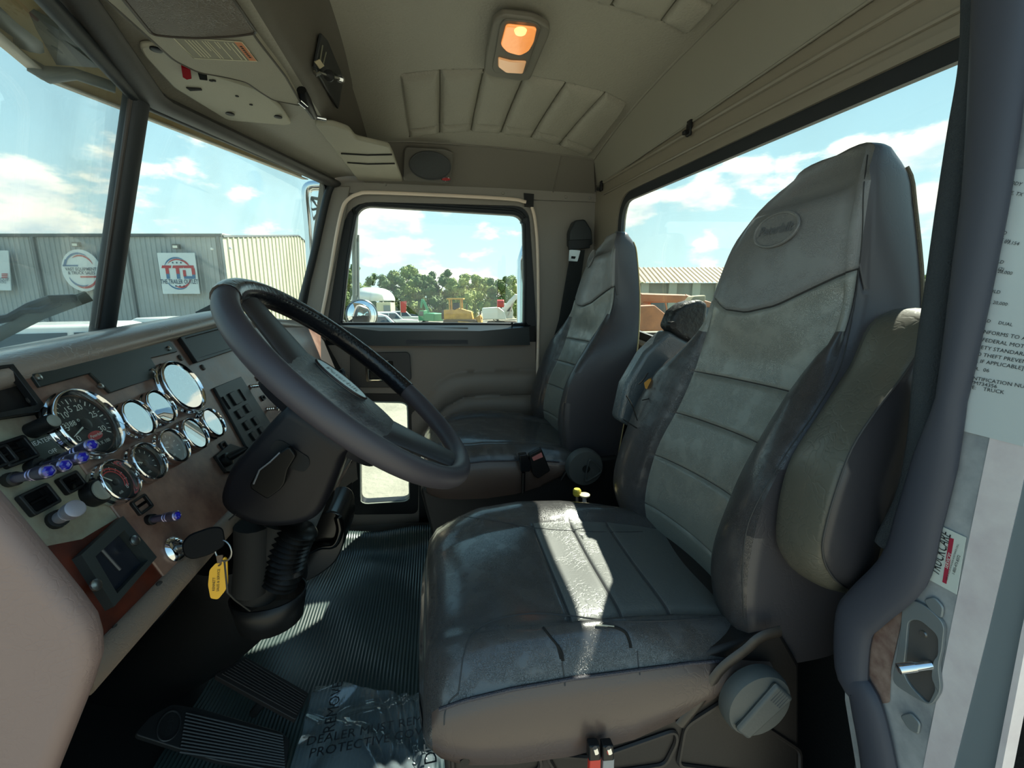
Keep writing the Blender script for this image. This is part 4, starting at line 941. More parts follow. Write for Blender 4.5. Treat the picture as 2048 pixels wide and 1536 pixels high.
b = MB().prism(ep_, WN * .004); b.build('emblem', mat('emblem silver', '8f9798', .3, .4), wh, bevel=.001)
MB().tube([p + WN * .003 for p in ep_], .0018, 8, closed=True).build('emblem_rim', mat('emblem rim', '2a2020', .4), wh)
text('Peterbilt', .017, WP(.024, 0, -.0105), -WS, PY * 1.0, mat('emblem letters', '6f7677', .4), wh, name='emblem_text', shear=.25)
MB().tube([WP(.02, .060, -.03), WP(.032, .070, -.02), WP(.038, .070, -.018)], .004, 8).build('horn_clip', M['black'], wh)
# ================================================================== pedals
def F(u, v, h=0.0): return P(u, v, z=FLOOR + h)
t = thing('accelerator_pedal', F(430, 1480, .06), 'black ribbed accelerator pedal with an oval badge, nearest the camera', 'pedal', None)
pa = [(268, 1468), (300, 1432), (345, 1407), (400, 1416), (560, 1462), (580, 1478), (572, 1545), (430, 1520)]
z_ = [.13, .15, .16, .13, .05, .045, .05, .09]
pp = [P(u, v, z=FLOOR + h) for (u, v), h in zip(pa, (.11,) * 8)]
o_, nx_ = pp[0], None
pn = Vector((.42, -.15, .9)).normalized(); po = F(430, 1470, .10)
def AP(u, v, k=0.0): return PP(u, v, po + pn * k, pn)
MB().prism(rnd([AP(u, v) for u, v in pa], .008, 3), -pn * .012).build('pedal_plate', mat('pedal rubber', '191b1d', .5), t, bevel=.002)
b = MB()
for k in range(12):
    f0 = k / 11; a_ = AP(372 - 12 * f0, 1420 + 78 * f0 + 6, .002); b_ = AP(566 + 4 * f0, 1470 + 62 * f0 + 2, .002); b.tube([a_, b_], .0022, 6)
b.build('pedal_ribs', mat('pedal rib', '25282b', .5), t)
MB().tube([AP(338 + 22 * math.cos(a) + 8 * math.sin(a), 1452 - 30 * math.sin(a), .002) for a in [2 * math.pi * k / 30 for k in range(30)]], .0018, 6, closed=True).build('oval_badge', mat('pedal rib', '25282b', .5), t)
text('Peterbilt', .016, AP(338, 1452, .002), AP(346, 1425) - AP(330, 1480), AP(328, 1450) - AP(350, 1455), mat('pedal rib', '25282b', .5), t, name='badge_text')
t = thing('brake_pedal', F(520, 1370, .1), 'dark rectangular brake pedal pad behind the ribbed accelerator', 'pedal', None)
bo = F(520, 1380, .12)
def BP(u, v, k=0.0): return PP(u, v, bo + pn * k, pn)
MB().prism(rnd([BP(u, v) for u, v in ((428, 1350), (490, 1312), (618, 1386), (592, 1440))], .006, 3), -pn * .012).build('pedal_plate', mat('brake rubber', '1f1b1b', .6), t, bevel=.002)
b = MB()
for k in range(9):
    f0 = .08 + k * .105; b.tube([BP(440 + 55 * f0, 1350 - 34 * f0, .001), BP(592 + 22 * f0, 1432 - 44 * f0, .001)], .0012, 5)
b.build('pedal_ribs', mat('brake rib', '282424', .6), t)
for tt, q in ((t, BP(520, 1380, -.01)),):
    MB().tube([q + Vector((.02, 0, -.01)), q + Vector((-.02, .0, -.06))], .010, 8).build('pedal_arm', M['black_matte'], tt)
# firewall
MB().prism([(-1.0, .20, -1.0), (-.72, .20, -.30), (-.72, 1.84, -.30), (-1.0, 1.84, -1.0)], (-.02, 0, 0)).build('wall_front', mat('firewall', '0b0c0d', .8))['kind'] = 'structure'
MB().prism([(-.80, .352, -.10), (-.48, .352, -.07), (-.50, .352, -.60), (-.85, .352, -.60)], (0, .010, 0)).build('trim_12', M['trimgrey'])['kind'] = 'structure'
# clear printed cover taped over the mat
t = thing('protective_film', F(730, 1450, .02), 'crinkled clear plastic protective cover printed with lettering, lying on the ribbed mat', 'plastic film')
ca, cb_, cc_, cd_ = F(632, 1380, .03), F(905, 1392, .03), F(905, 1640, .03), F(560, 1600, .03)
def film(i, j, n=70):
    a_, c_ = i / (n - 1), j / (n - 1); p = ca * (1 - a_) * (1 - c_) + cb_ * a_ * (1 - c_) + cc_ * a_ * c_ + cd_ * (1 - a_) * c_
    x, y = a_, c_
    h = .012 * math.sin(7 * x + 5 * y + 3 * math.sin(4 * y)) + .010 * abs(math.sin(9 * x - 8 * y + 4 * math.sin(6 * x + 2))) + .010 * math.exp(-((y - .35 - .3 * x) / .06) ** 2)
    return p + Vector((0, 0, h + .006))
fm = bpy.data.materials.new('clear film'); fm.use_nodes = True; nt = fm.node_tree; Nn = nt.nodes; Nn.clear()
ou = Nn.new('ShaderNodeOutputMaterial'); tr_ = Nn.new('ShaderNodeBsdfTransparent'); tr_.inputs[0].default_value = (.80, .87, .90, 1); gg = Nn.new('ShaderNodeBsdfGlossy'); gg.inputs['Roughness'].default_value = .06
fr_ = schlick(nt, 2.1); mx_ = Nn.new('ShaderNodeMixShader')
nt.links.new(fr_, mx_.inputs[0]); nt.links.new(tr_.outputs[0], mx_.inputs[1]); nt.links.new(gg.outputs[0], mx_.inputs[2])
dd_ = Nn.new('ShaderNodeBsdfDiffuse'); dd_.inputs[0].default_value = (.40, .50, .56, 1); m2_ = Nn.new('ShaderNodeMixShader'); m2_.inputs[0].default_value = .20
nt.links.new(mx_.outputs[0], m2_.inputs[1]); nt.links.new(dd_.outputs[0], m2_.inputs[2]); nt.links.new(m2_.outputs[0], ou.inputs[0])
MB().grid(70, 70, film).build('film_sheet', fm, t, angle=180, fix=False)
rx = (F(800, 1480, 0) - F(700, 1500, 0)).normalized(); ry = (F(740, 1400, 0) - F(730, 1500, 0)).normalized()
def film_text(s_, u, v, sz, r_=None, up_=None):
    text(s_, sz, F(u, v, .074), r_ or rx, up_ or ry, mat('film ink', '0c161e', .4), t, name='printed_line')
film_text('DEALER MUST REMOVE', 758, 1456, .028); film_text('PROTECTIVE COVER', 750, 1482, .028)
film_text('DEALER MUST', 858, 1425, .036, r_=ry, up_=-rx); film_text('REMOVE', 668, 1412, .034, r_=ry, up_=-rx)
# ================================================================== seats
M['s_dark'] = mat('seat dark vinyl', '3b3839', .34, bump=.7, bscale=150, kind='crackle', bdist=.0011, coat=.25)
M['s_head'] = mat('seat headrest vinyl', '737373', .38, bump=.5, bscale=120, kind='crackle', bdist=.0008, coat=.15)
M['s_ins'] = mat('seat insert vinyl', '83847e', .36, bump=.7, bscale=130, kind='crackle', bdist=.0010, coat=.25)
M['s_low'] = mat('seat lower insert vinyl', '5b5d5b', .40, bump=.3, bscale=70, kind='crackle', bdist=.0008, coat=.2)
M['s_side'] = mat('seat side vinyl', '53453f', .40, bump=.3, bscale=50, kind='crackle', bdist=.0006, coat=.15)
M['seam'] = mat('seam dark vinyl', '333334', .6)  # darker line colour of the stitched seams and grip grooves
M['fuzz'] = mat('seat back cloth', '2d2a24', .95, bump=1, bscale=500)
def tabv(tab, z):   # smooth lookup
    return interp(tab, z)
RAIL = {
 'R0': [(-.54, (.60, .49)), (-.30, (.625, .475)), (-.15, (.645, .475)), (0, (.657, .50)), (.13, (.655, .530)), (.172, (.648, .538)), (.20, (.632, .55))],
 'R1': [(-.54, (.450, .49)), (-.465, (.425, .48)), (-.37, (.410, .475)), (-.27, (.420, .475)), (-.20, (.458, .48)), (-.15, (.498, .49)), (-.10, (.537, .51)), (-.06, (.563, .522)), (0, (.582, .53)), (.09, (.580, .53)), (.16, (.578, .53)), (.20, (.588, .534))],
 'R2': [(-.54, (.470, .58)), (-.51, (.462, .58)), (-.40, (.441, .58)), (-.28, (.475, .575)), (-.18, (.515, .568)), (-.12, (.540, .560)), (-.08, (.552, .548)), (-.05, (.560, .535)), (0, (.573, .54)), (.09, (.571, .545)), (.16, (.577, .545)), (.20, (.590, .552))],
 'R3': [(-.54, (.455, .79)), (-.47, (.430, .79)), (-.40, (.420, .79)), (-.30, (.440, .79)), (-.21, (.478, .782)), (-.14, (.502, .778)), (-.08, (.518, .778)), (0, (.536, .778)), (.09, (.562, .772)), (.14, (.578, .752)), (.17, (.590, .728)), (.20, (.606, .690))],
 'R4': [(-.54, (.450, .895)), (-.41, (.400, .90)), (-.257, (.436, .90)), (-.17, (.47, .885)), (-.134, (.488, .865)), (-.08, (.514, .815)), (-.04, (.529, .793)), (0, (.541, .792)), (.094, (.568, .785)), (.14, (.590, .767)), (.17, (.604, .744)), (.20, (.620, .705))],
 'R5': [(-.54, (.60, .885)), (-.30, (.625, .89)), (-.15, (.645, .875)), (-.08, (.65, .82)), (0, (.655, .80)), (.13, (.655, .775)), (.17, (.648, .75)), (.20, (.634, .715))]}
def HEADSEAM(g): return interp([(0, .030), (.2, .004), (.4, -.022), (.6, -.034), (.8, -.030), (1, -.006)], g)
def seat_back(parent, yc=.0, xo=.0, dark=True, worn=True):
    rows = []; zlo, zhi = -.54, .20
    n = 52
    base = [zlo + (zhi - zlo) * k / n for k in range(n + 1)]
    seams = [-.14, -.225, -.315, -.42]; seamrow = .012
    for s_ in seams + [seamrow]: base += [s_ - .009, s_ - .005, s_ - .0025, s_, s_ + .0025, s_ + .005, s_ + .009]
    rows = sorted(set(round(z, 5) for z in base))
    rows = [z for k, z in enumerate(rows) if k == 0 or z - rows[k - 1] > .0012]
    SP_ = {k: [(p[0], (p[1], p[2])) for p in spline([Vector((a, b_[0], b_[1])) for a, b_ in v], 6)] for k, v in RAIL.items()}
    segs = [('R0', 'R1', 10, .006), ('R1', 'R2', 12, .020), ('R2', 'R3', 22, .004), ('R3', 'R4', 12, .018), ('R4', 'R5', 10, .006), ('R5', 'R0', 14, .006)]
    top = []
    cols = []
    for si, (a, b_, n_, bul) in enumerate(segs):
        for k in range(n_): cols.append((si, k / n_, a, b_, bul))
    cenx, ceny = .58, .67
    def pt(z, ci, shrink=0.0, zz=None):
        si, t, a, b_, bul = cols[ci]
        # the head seam dips in the middle: bend the rows near it
        z0 = z
        if si in (1, 2, 3):
            qa_, qb = tabv(SP_[a], z), tabv(SP_[b_], z); g_ = min(1, max(0, (qa_[1] + (qb[1] - qa_[1]) * t - .53) / .26))
            z0 = z + HEADSEAM(g_) * math.exp(-((z - seamrow) / .075) ** 2)
        pa_, pb = tabv(SP_[a], z0), tabv(SP_[b_], z0)
        x = pa_[0] + (pb[0] - pa_[0]) * t; y = pa_[1] + (pb[1] - pa_[1]) * t
        dx, dy = pb[0] - pa_[0], pb[1] - pa_[1]; L_ = math.hypot(dx, dy) or 1; nx, ny = dy / L_, -dx / L_   # outward
        if (x - cenx) * nx + (y - ceny) * ny < 0: nx, ny = -nx, -ny
        w = bul
        if si == 1 or si == 3: w = bul * min(1, max(.15, (-.02 - z) / .12)) if z > -.14 else bul
        if si == 2: w = -.012 if z < -.1 else -.012 + .03 * min(1, (z + .1) / .12)
        d = w * (4 * t * (1 - t)) ** .7
        if si in (1, 2, 3):
            d -= .0045 * math.exp(-((z - seamrow) / .0028) ** 2)
            if si == 2:
                for s_ in seams: d -= .004 * math.exp(-((z - s_) / .0028) ** 2)
        e = min(t, 1 - t) * L_
        d -= .0035 * math.exp(-(e / .003) ** 2) if si in (1, 2, 3) and not (z > 0 and ((si == 1 and t > .5) or (si == 2) or (si == 3 and t < .5))) else 0
        return Vector((x + nx * d + xo, y + ny * d + yc, z0))
    mb = MB(); R_ = []
    for z in rows: R_.append([pt(z, c) for c in range(len(cols))])
    last = R_[-1]; cen = sum(last, Vector()) / len(last)
    for (s_, dz) in ((.965, .0045), (.90, .0085), (.78, .0125), (.6, .0155), (.35, .0175), (.02, .018)):
        R_.append([cen + (p - cen) * s_ + Vector((0, 0, dz)) for p in last])
    def mf(i, j):
        si, t = cols[j][0], cols[j][1]; z = R_[i][j].z if i < len(rows) else .3; zr = rows[i] if i < len(rows) else .3
        if si in (0,): return 1
        if si == 4: return 1
        if si == 5: return 4
        if abs(zr - seamrow) < .0018 and si in (1, 2, 3): return 5
        if zr > seamrow: return 2
        if si == 2:
            if any(abs(zr - s_) < .0016 for s_ in seams): return 5
            return 3 if zr > -.14 else 6 if zr > -.42 else 6
        if si in (1, 3): return 0 if zr < -.07 else (3 if (si == 1 and t > .0) or si == 3 else 0)
        return 0
    mb.grid(len(R_), len(cols), lambda i, j: R_[i][j], cv=True, mf=mf, caps=True); global BACK_BVH; BACK_BVH = bvh_of(mb)
    o = mb.build('backrest', [M['s_dark'], M['s_sideback'], M['s_head'], M['s_ins'], M['fuzz'], M['seam'], M['s_ins2']], parent, angle=60, fix=False)
    return pt, cols
M['s_sideback'] = mat('seat back side vinyl', '3d3b3f', .42, bump=.25, bscale=50, kind='crackle', bdist=.0006, coat=.1)
M['s_ins2'] = mat('seat insert vinyl lower', '747670', .36, bump=.6, bscale=140, kind='crackle', bdist=.0010, coat=.25)
def cushion(parent, yc=0.0, xo=0.0, plain=False):
    # sections along x; each closed loop in y/z
    X = [(-.034, (.50, .86, -.545, -.515)), (-.028, (.478, .876, -.565, -.485)), (-.010, (.468, .884, -.575, -.462)), (.02, (.462, .888, -.585, -.447)), (.08, (.458, .89, -.592, -.434)), (.16, (.456, .89, -.594, -.428)), (.25, (.458, .888, -.588, -.434)), (.33, (.464, .882, -.572, -.446)), (.40, (.470, .878, -.545, -.462)), (.47, (.48, .87, -.52, -.48))]
    xs_ = [-.034, -.032, -.028, -.02, -.010, 0, .015] + [.03 + .012 * k for k in range(37)]
    sx = [.172, .246, .324]
    for s_ in sx: xs_ += [s_ - .006, s_ - .003, s_, s_ + .003, s_ + .006]
    xs_ = sorted(set(round(x, 4) for x in xs_)); xs_ = [x for k, x in enumerate(xs_) if k == 0 or x - xs_[k - 1] > .0014]
    cols = [('side', k / 10) for k in range(10)] + [('near', k / 10) for k in range(10)] + [('ins', k / 26) for k in range(26)] + [('far', k / 10) for k in range(10)] + [('fside', k / 8) for k in range(8)] + [('bot', k / 10) for k in range(10)]
    def pt(x, c):
        kind, t = cols[c]; (y0, y1, zb, zt) = interp([(a, b_) for a, b_ in X], x)
        seamz = zt - .040 - .006 * math.sin((x) * 9)                       # piping height on the near side
        insn = y0 + .050 + .05 * max(0, .12 - x) * 4; insf = y1 - .145 + .10 * (x - .1)
        crown = lambda y: zt - .022 * ((y - (y0 + y1) / 2) / ((y1 - y0) / 2)) ** 4 + .010 * math.sin((y - y0) / (y1 - y0) * math.pi)
        topfar = .018
        if kind == 'side':      # bottom to piping, bulging towards the door
            z = zb + (seamz - zb) * t; y = y0 - .012 * math.sin(math.pi * t) - .004
        elif kind == 'near':
            y = y0 + (insn - y0) * t; z = seamz + (crown(insn) - seamz) * (math.sin(t * math.pi / 2)) ** .9
            z += .004 * math.sin(math.pi * t)
        elif kind == 'ins':
            y = insn + (insf - insn) * t; z = crown(y) - .010 * math.sin(math.pi * t) * min(1, max(0, (x - .1) / .1))
            z -= .0028 * (math.exp(-(t * .3 / .006) ** 2) + math.exp(-((1 - t) * .3 / .006) ** 2)) * (1 if x > .16 else 0)
            for s_ in (() if plain else sx): z -= .0034 * math.exp(-((x - s_) / .0026) ** 2)
        elif kind == 'far':
            y = insf + (y1 - insf) * t; z = crown(insf) + topfar * math.sin(math.pi * min(1, t * 1.15) * .8) * min(1, max(.2, (x + .03) / .1)) - .045 * t ** 2.6
        elif kind == 'fside':
            y = y1 + .008 * math.sin(math.pi * t); z0_ = crown(insf) + topfar * math.sin(math.pi * .8) * 1 - .045; z = z0_ + (zb - z0_) * t
        else:
            y = y1 + (y0 - y1) * t; z = zb - .004
        return Vector((x + xo, y + yc, z))
    mb = MB()
    rr = [[pt(x, c) for c in range(len(cols))] for x in xs_]
    cen = sum(rr[0], Vector()) / len(rr[0])
    pre = [[cen + (p - cen) * s_ + Vector((-dx, 0, 0)) for p in rr[0]] for s_, dx in ((.05, .006), (.5, .006), (.85, .004))]
    allr = pre + rr
    def mf(i, j):
        kind, t = cols[j]; x = xs_[i - 3] if i >= 3 else -.05
        if kind == 'side': return 1 if i > 5 else 0
        if kind == 'ins':
            if plain: return 0
            if any(abs(x - s_) < .002 for s_ in sx): return 3
            return 2 if x > .172 else 0
        if kind == 'bot': return 4
        return 0
    mb.grid(len(allr), len(cols), lambda i, j: allr[i][j], cv=True, mf=mf, caps=True); global CUSH_BVH; CUSH_BVH = bvh_of(mb)
    mb.build('cushion', [M['s_dark2'], M['s_side'], M['s_low'], M['seam'], M['black_matte']], parent, angle=60, fix=False)
    # stitched piping where the side panel meets the top
    pip = [pt(x, 10) + Vector((0, -.003, 0)) for x in xs_ if x > -.02 and x < .40]
    MB().tube(pip, .0024, 8).build('piping', M['piping'], parent)
    fp = [pt(-.02, c) for c in range(10, 50)]; MB().tube([p + Vector((-.006, 0, -.006)) for p in fp], .0018, 6).build('piping', M['piping'], parent) if False else None
    return pt
M['s_dark2'] = mat('seat cushion vinyl', '474646', .27, bump=.8, bscale=150, kind='crackle', bdist=.0012, coat=.6)
M['piping'] = mat('stitched piping', '3e3b42', .5, bump=.8, bscale=500)
foam = mat('torn foam', 'b0803a', .9); crack = mat('torn edge black', '121110', .9)
def knobcap(parent, c, label, r=.055, open_=False):
    c = Vector(c); ax = Vector((0, -1, 0))
    if not open_:
        o = MB().lathe([(r * .98, 0), (r, .006), (r * .99, .014), (r * .93, .020), (r * .60, .023)], c, ax, 44).build('recliner_knob', mat('knob grey', '4b4e4d', .55, bump=.1, bscale=300), parent)
        d = Vector((.70, 0, .71)); e = Vector((-.71, 0, .70)); q = c + ax * .021
        b = MB().prism([q + d * (-r * .86) + e * -.014, q + d * (r * .80) + e * -.020, q + d * (r * .80) + e * .020, q + d * (-r * .86) + e * .014], ax * .009); b.build('grip_bar', mat('knob grey', '4b4e4d', .55), o, bevel=.006, bseg=3)
        for k in range(5): MB().tube([q + ax * .009 + d * (r * .35 + .0) + e * (-.010 + .005 * k), q + ax * .0085 + d * (r * .74) + e * (-.010 + .005 * k)], .0008, 5).build('grip_groove', M['seam'], o)
    else:
        o = MB().lathe([(r, 0), (r, .020), (r * .92, .028), (r * .3, .030)], c, ax, 40).build('recliner_knob', mat('knob grey', '4b4e4d', .55), parent)
        tri = [c + ax * .030 + Vector((math.cos(a) * r * .80 + .010, 0, math.sin(a) * r * .80 - .004)) for a in (R(95), R(-5), R(-115))]
        trr = rnd(tri, .022, 6); tin = [sum(trr, Vector()) / len(trr) + (p - sum(trr, Vector()) / len(trr)) * .86 for p in trr]
        MB().ring(trr, tin, ax * .010, n=40).build('hollow_grip', mat('knob grey', '4b4e4d', .55), o, bevel=.001)
        MB().lathe([(.012, 0), (.012, .003)], c + ax * .030, ax, 20).build('spindle_hole', M['black_matte'], o)
# ---------------- driver seat
seat = thing('driver_seat', (.25, .67, FLOOR), 'worn grey vinyl driver seat with torn bolster and folded armrests, nearest the camera', 'seat', None)
bpt, bcols = seat_back(seat)
MB().tube([bpt(-.30 + .48 * k / 40, 0) + Vector((.002, -.001, 0)) for k in range(41)], .0026, 6).build('frayed_back_edge', mat('frayed brown edge', '5e594c', .9, bump=1, bscale=300), seat)
cpt = cushion(seat)
# embossed oval on the headrest
def onback(u, v, k=0.0):
    o_ = Vector((.572, .66, .09)); nrm = Vector((-1, -.10, .12)).normalized(); return PP(u, v, o_ + nrm * k, nrm)
def emboss(parent, c, n_, rx_, rz_, txt, sz):
    rt = Vector((0, 0, 1)).cross(n_).normalized(); up_ = n_.cross(rt).normalized()
    pts = [c + rt * math.cos(a) * rx_ + up_ * math.sin(a) * rz_ for a in [2 * math.pi * k / 40 for k in range(40)]]
    b = MB().prism([p - n_ * .004 for p in pts], n_ * .0055); b.build('headrest_emblem', M['s_head'], parent, bevel=.001)
    MB().tube([p + n_ * .001 for p in pts], .0026, 8, closed=True).build('emblem_ring', M['s_head'], parent)
    text(txt, sz, c + n_ * .0015, rt, up_, M['s_head2'], parent, name='emblem_text', ext=.0012, shear=.2, bold=.0006)
def at_px(bv, u, v):
    d = ray(u, v).normalized(); l, n, i, t = bv.ray_cast(Vector((0, 0, 0)), d); n = n if n.dot(d) < 0 else -n; return l, n.normalized()
M['s_head2'] = mat('embossed letters', '5c5e62', .4)
c_, n_ = at_px(BACK_BVH, 1552, 460); emboss(seat, c_, n_, .046, .027, 'Peterbilt', .021)
SEAT_BACK, SEAT_CUSH = BACK_BVH, CUSH_BVH
# armrests folded up beside the backrest
def armrest(parent, px, y0, y1, m, name='armrest', bev=.02):
    pts = [P(u, v, y=y0) for u, v in px]; d = y1 - y0
    b = MB().prism(rnd(pts, .02, 4), (0, d, 0)); return b.build(name, m, parent, bevel=bev, bseg=5)
M['arm'] = mat('armrest vinyl', '535148', .42, bump=.3, bscale=50, kind='crackle', bdist=.0008, coat=.1)
aL = [(1835, 616, .462), (1790, 622, .468), (1742, 655, .472), (1702, 740, .472), (1642, 828, .47), (1584, 915, .468), (1560, 990, .465), (1552, 1060, .462), (1558, 1098, .458), (1585, 1138, .452), (1640, 1172, .445), (1690, 1182, .44)]
aS = [(1872, 618, .425), (1868, 630, .41), (1856, 672, .402), (1810, 745, .398), (1752, 820, .394), (1704, 895, .391), (1672, 980, .389), (1652, 1050, .389), (1645, 1095, .391), (1652, 1130, .396), (1672, 1160, .405), (1698, 1178, .425)]
aR = [(1880, 625, .43), (1884, 660, .415), (1882, 720, .405), (1862, 800, .40), (1835, 880, .397), (1805, 960, .395), (1780, 1030, .394), (1765, 1080, .394), (1758, 1110, .395), (1750, 1135, .398), (1735, 1155, .406), (1715, 1175, .425)]
def rl(r_): return spline([P(u, v, y=y) for u, v, y in r_], 4)
rails_ = [rl(aL), rl(aS), rl(aR), [p + Vector((.012, .06, 0)) for p in rl(aR)], [p + Vector((.03, .03, 0)) for p in rl(aL)]]
def aseg(i, j):
    k = j // 8; t_ = (j % 8) / 8; a_, b_ = rails_[k][i], rails_[(k + 1) % 5][i]; p = a_.lerp(b_, t_)
    if k == 0: p += Vector((-.8, -.6, 0)) * .010 * math.sin(math.pi * t_)
    if k == 1: p += Vector((0, -1, 0)) * .006 * math.sin(math.pi * t_)
    return p
MB().grid(len(rails_[0]), 40, aseg, cv=True, caps=True, mf=lambda i, j: 0 if j < 8 or j >= 32 else 1).build('armrest', [M['arm'], mat('armrest side vinyl', '2c2c31', .4, coat=.15, bump=.2, bscale=60)], seat, angle=70)
MB().tube([p + Vector((-.001, -.001, 0)) for p in rails_[1]], .0013, 6).build('armrest_seam', M['seam'], seat)
# far armrest: worn black end, grey body
fa = [P(u, v, y=.925) for u, v in ((1246, 820), (1228, 870), (1240, 800), (1262, 745), (1290, 700), (1330, 655), (1368, 610), (1400, 596), (1412, 600), (1412, 690), (1340, 740))]
MB().prism([P(u, v, y=.92) for u, v in ((1236, 842), (1252, 770), (1290, 706), (1338, 660), (1395, 690), (1330, 790), (1270, 860))], (0, .05, 0)).build('armrest', mat('far armrest vinyl', '485055', .35, coat=.3, bump=.3, bscale=60, kind='crackle'), seat, bevel=.012, bseg=4)
MB().prism([P(u, v, y=.915) for u, v in ((1338, 655), (1352, 622), (1372, 606), (1400, 598), (1418, 606), (1412, 660), (1392, 690), (1360, 676))], (0, .052, 0)).build('armrest_end', mat('charred end', '1a1c1d', .5, bump=1, bscale=90, bdist=.003), seat, bevel=.010, bseg=3)
MB().prism([P(u, v, y=.93) for u, v in ((1378, 606), (1390, 592), (1412, 590), (1412, 602))], (0, .03, 0)).build('torn_padding', mat('torn padding', 'b9b79f', .9), seat, bevel=.003)
MB().lathe([(.010, 0), (.008, .012)], P(1341, 650, y=.915), (0, -1, 0), 14).build('armrest_pivot', M['black'], seat)
# tears: near edge of the cushion and far bolster of the back
def tear(parent, pts, r_, m, name='tear'): return MB().tube(spline(pts, 4), r_, 6).build(name, m, parent)
def on_cush(u, v):  # put the tear on the cushion's bolster
    return P(u, v, y=.478)
for px, r_ in ((((1086, 1255), (1102, 1275), (1115, 1292), (1122, 1318)), .0016), (((1215, 1252), (1235, 1256), (1252, 1266), (1260, 1285), (1262, 1296)), .0020), (((1115, 1290), (1123, 1305), (1126, 1322)), .0022)):
    tear_pts = on_surface(SEAT_CUSH, px, .0008); MB().tube(tear_pts, r_, 6).build('tear', crack, seat)
MB().tube(on_surface(SEAT_CUSH, ((1192, 1250), (1210, 1251), (1228, 1253)), .002), .0012, 6).build('frayed_edge', mat('frayed thread', 'a39f90', .9), seat)
for px in (((917, 1384), (922, 1345), (928, 1308), (945, 1270), (985, 1242), (1060, 1227), (1145, 1232), (1260, 1243), (1440, 1236)), ((872, 1031), (930, 1034), (1000, 1043), (1063, 1055), (1150, 1062), (1235, 1064), (1285, 1063)), ((917, 1386), (900, 1402), (890, 1425), (888, 1450)), ((1124, 1325), (1128, 1352), (1130, 1372)), ((1275, 1302), (1277, 1330), (1280, 1350))):
    MB().tube(on_surface(SEAT_CUSH, px, .0002), .0009, 6).build('cushion_seam', M['seam'], seat)
for px in (((1735, 310), (1727, 381), (1725, 462), (1718, 538), (1710, 603), (1694, 684), (1676, 744), (1624, 833), (1579, 897), (1544, 954), (1511, 1012), (1492, 1066), (1485, 1148), (1488, 1235)),):
    MB().tube(on_surface(SEAT_BACK, px, .0002), .0009, 6).build('back_seam', M['seam'], seat)
bt = [P(u, v, y=.868) for u, v in ((1300, 765), (1310, 757), (1326, 765), (1330, 778), (1318, 784), (1302, 776))]
MB().prism([p + Vector((-.014, 0, .0)) for p in bt], (.02, .02, 0)).build('exposed_foam', foam, seat)
for px in (((1293, 768), (1302, 760), (1312, 745)), ((1300, 800), (1320, 795), (1335, 790), (1345, 800)), ((1310, 830), (1325, 810), (1330, 795)), ((1262, 838), (1280, 850), (1297, 860)), ((1318, 838), (1328, 818), (1338, 802)), ((1268, 790), (1280, 810), (1290, 840))):
    tear(seat, [P(u, v, y=.845) + Vector((-.018, 0, 0)) for u, v in px], .0013, crack)
knobcap(seat, P(1500, 1388, y=.452), 'k', r=.050)
# recliner bracket and seat pedestal
MB().tube(spline([P(u, v, y=.455) for u, v in ((1560, 1262), (1520, 1275), (1490, 1300), (1440, 1340), (1400, 1400), (1360, 1450))], 5), [(.009, .004)] * 26, 8, flat=(0, 0, 1)).build('recliner_bracket', mat('bracket scuffed', '171412', .4, 0, col2='3d352f', cscale=40, cmix=.2), seat)
base = [P(u, v, y=.47) for u, v in ((880, 1440), (1430, 1300), (1560, 1260), (1600, 1330), (1600, 1700), (905, 1700))]
MB().prism(base, (0, .36, 0)).build('seat_pedestal', mat('pedestal plastic', '191514', .55, bump=.1, bscale=200), seat, bevel=.006)
for px in (((905, 1500), (912, 1484), (940, 1475), (1080, 1510), (1082, 1540), (910, 1600)), ((1092, 1508), (1190, 1516), (1350, 1460), (1355, 1480), (1330, 1530), (1120, 1560)), ((1372, 1450), (1450, 1400), (1600, 1500), (1600, 1560), (1355, 1530))):
    q = rnd([P(u, v, y=.468) for u, v in px], .012); MB().tube(q, .0035, 6, closed=True).build('pedestal_rib', mat('pedestal rib', '25201e', .5), seat)
MB().lathe([(.012, 0), (.012, .006), (.006, .008), (.006, .016)], P(928, 1500, y=.468), (0, -1, 0), 16).build('pedestal_bolt', M['black'], seat)
# seat controls under the near edge
for (u, c_, nm) in ((1190, 'c8382c', 'red'), (1217, '8f8f90', 'grey')):
    t = thing('seat_lever', P(u, 1500, y=.425), '%s seat adjustment lever under the driver cushion' % nm, 'lever', None)
    MB().prism([P(u - 11 + a_, v, y=.425) for a_, v in ((0, 1494), (22, 1492), (23, 1522), (-1, 1524))], (0, .012, 0)).build('lever_clip', M['black'], t, bevel=.002)
    MB().tube([P(u, 1496, y=.422), P(u + 3, 1506, y=.420)], .0035, 8).build('clip_screw', M['chrome'], t)
    MB().prism([P(u - 10 + a_, v, y=.427) for a_, v in ((0, 1520), (22, 1518), (20, 1600), (-4, 1600))], (0, .008, 0)).build('lever_grip', mat('lever ' + nm, c_, .5), t, bevel=.001)
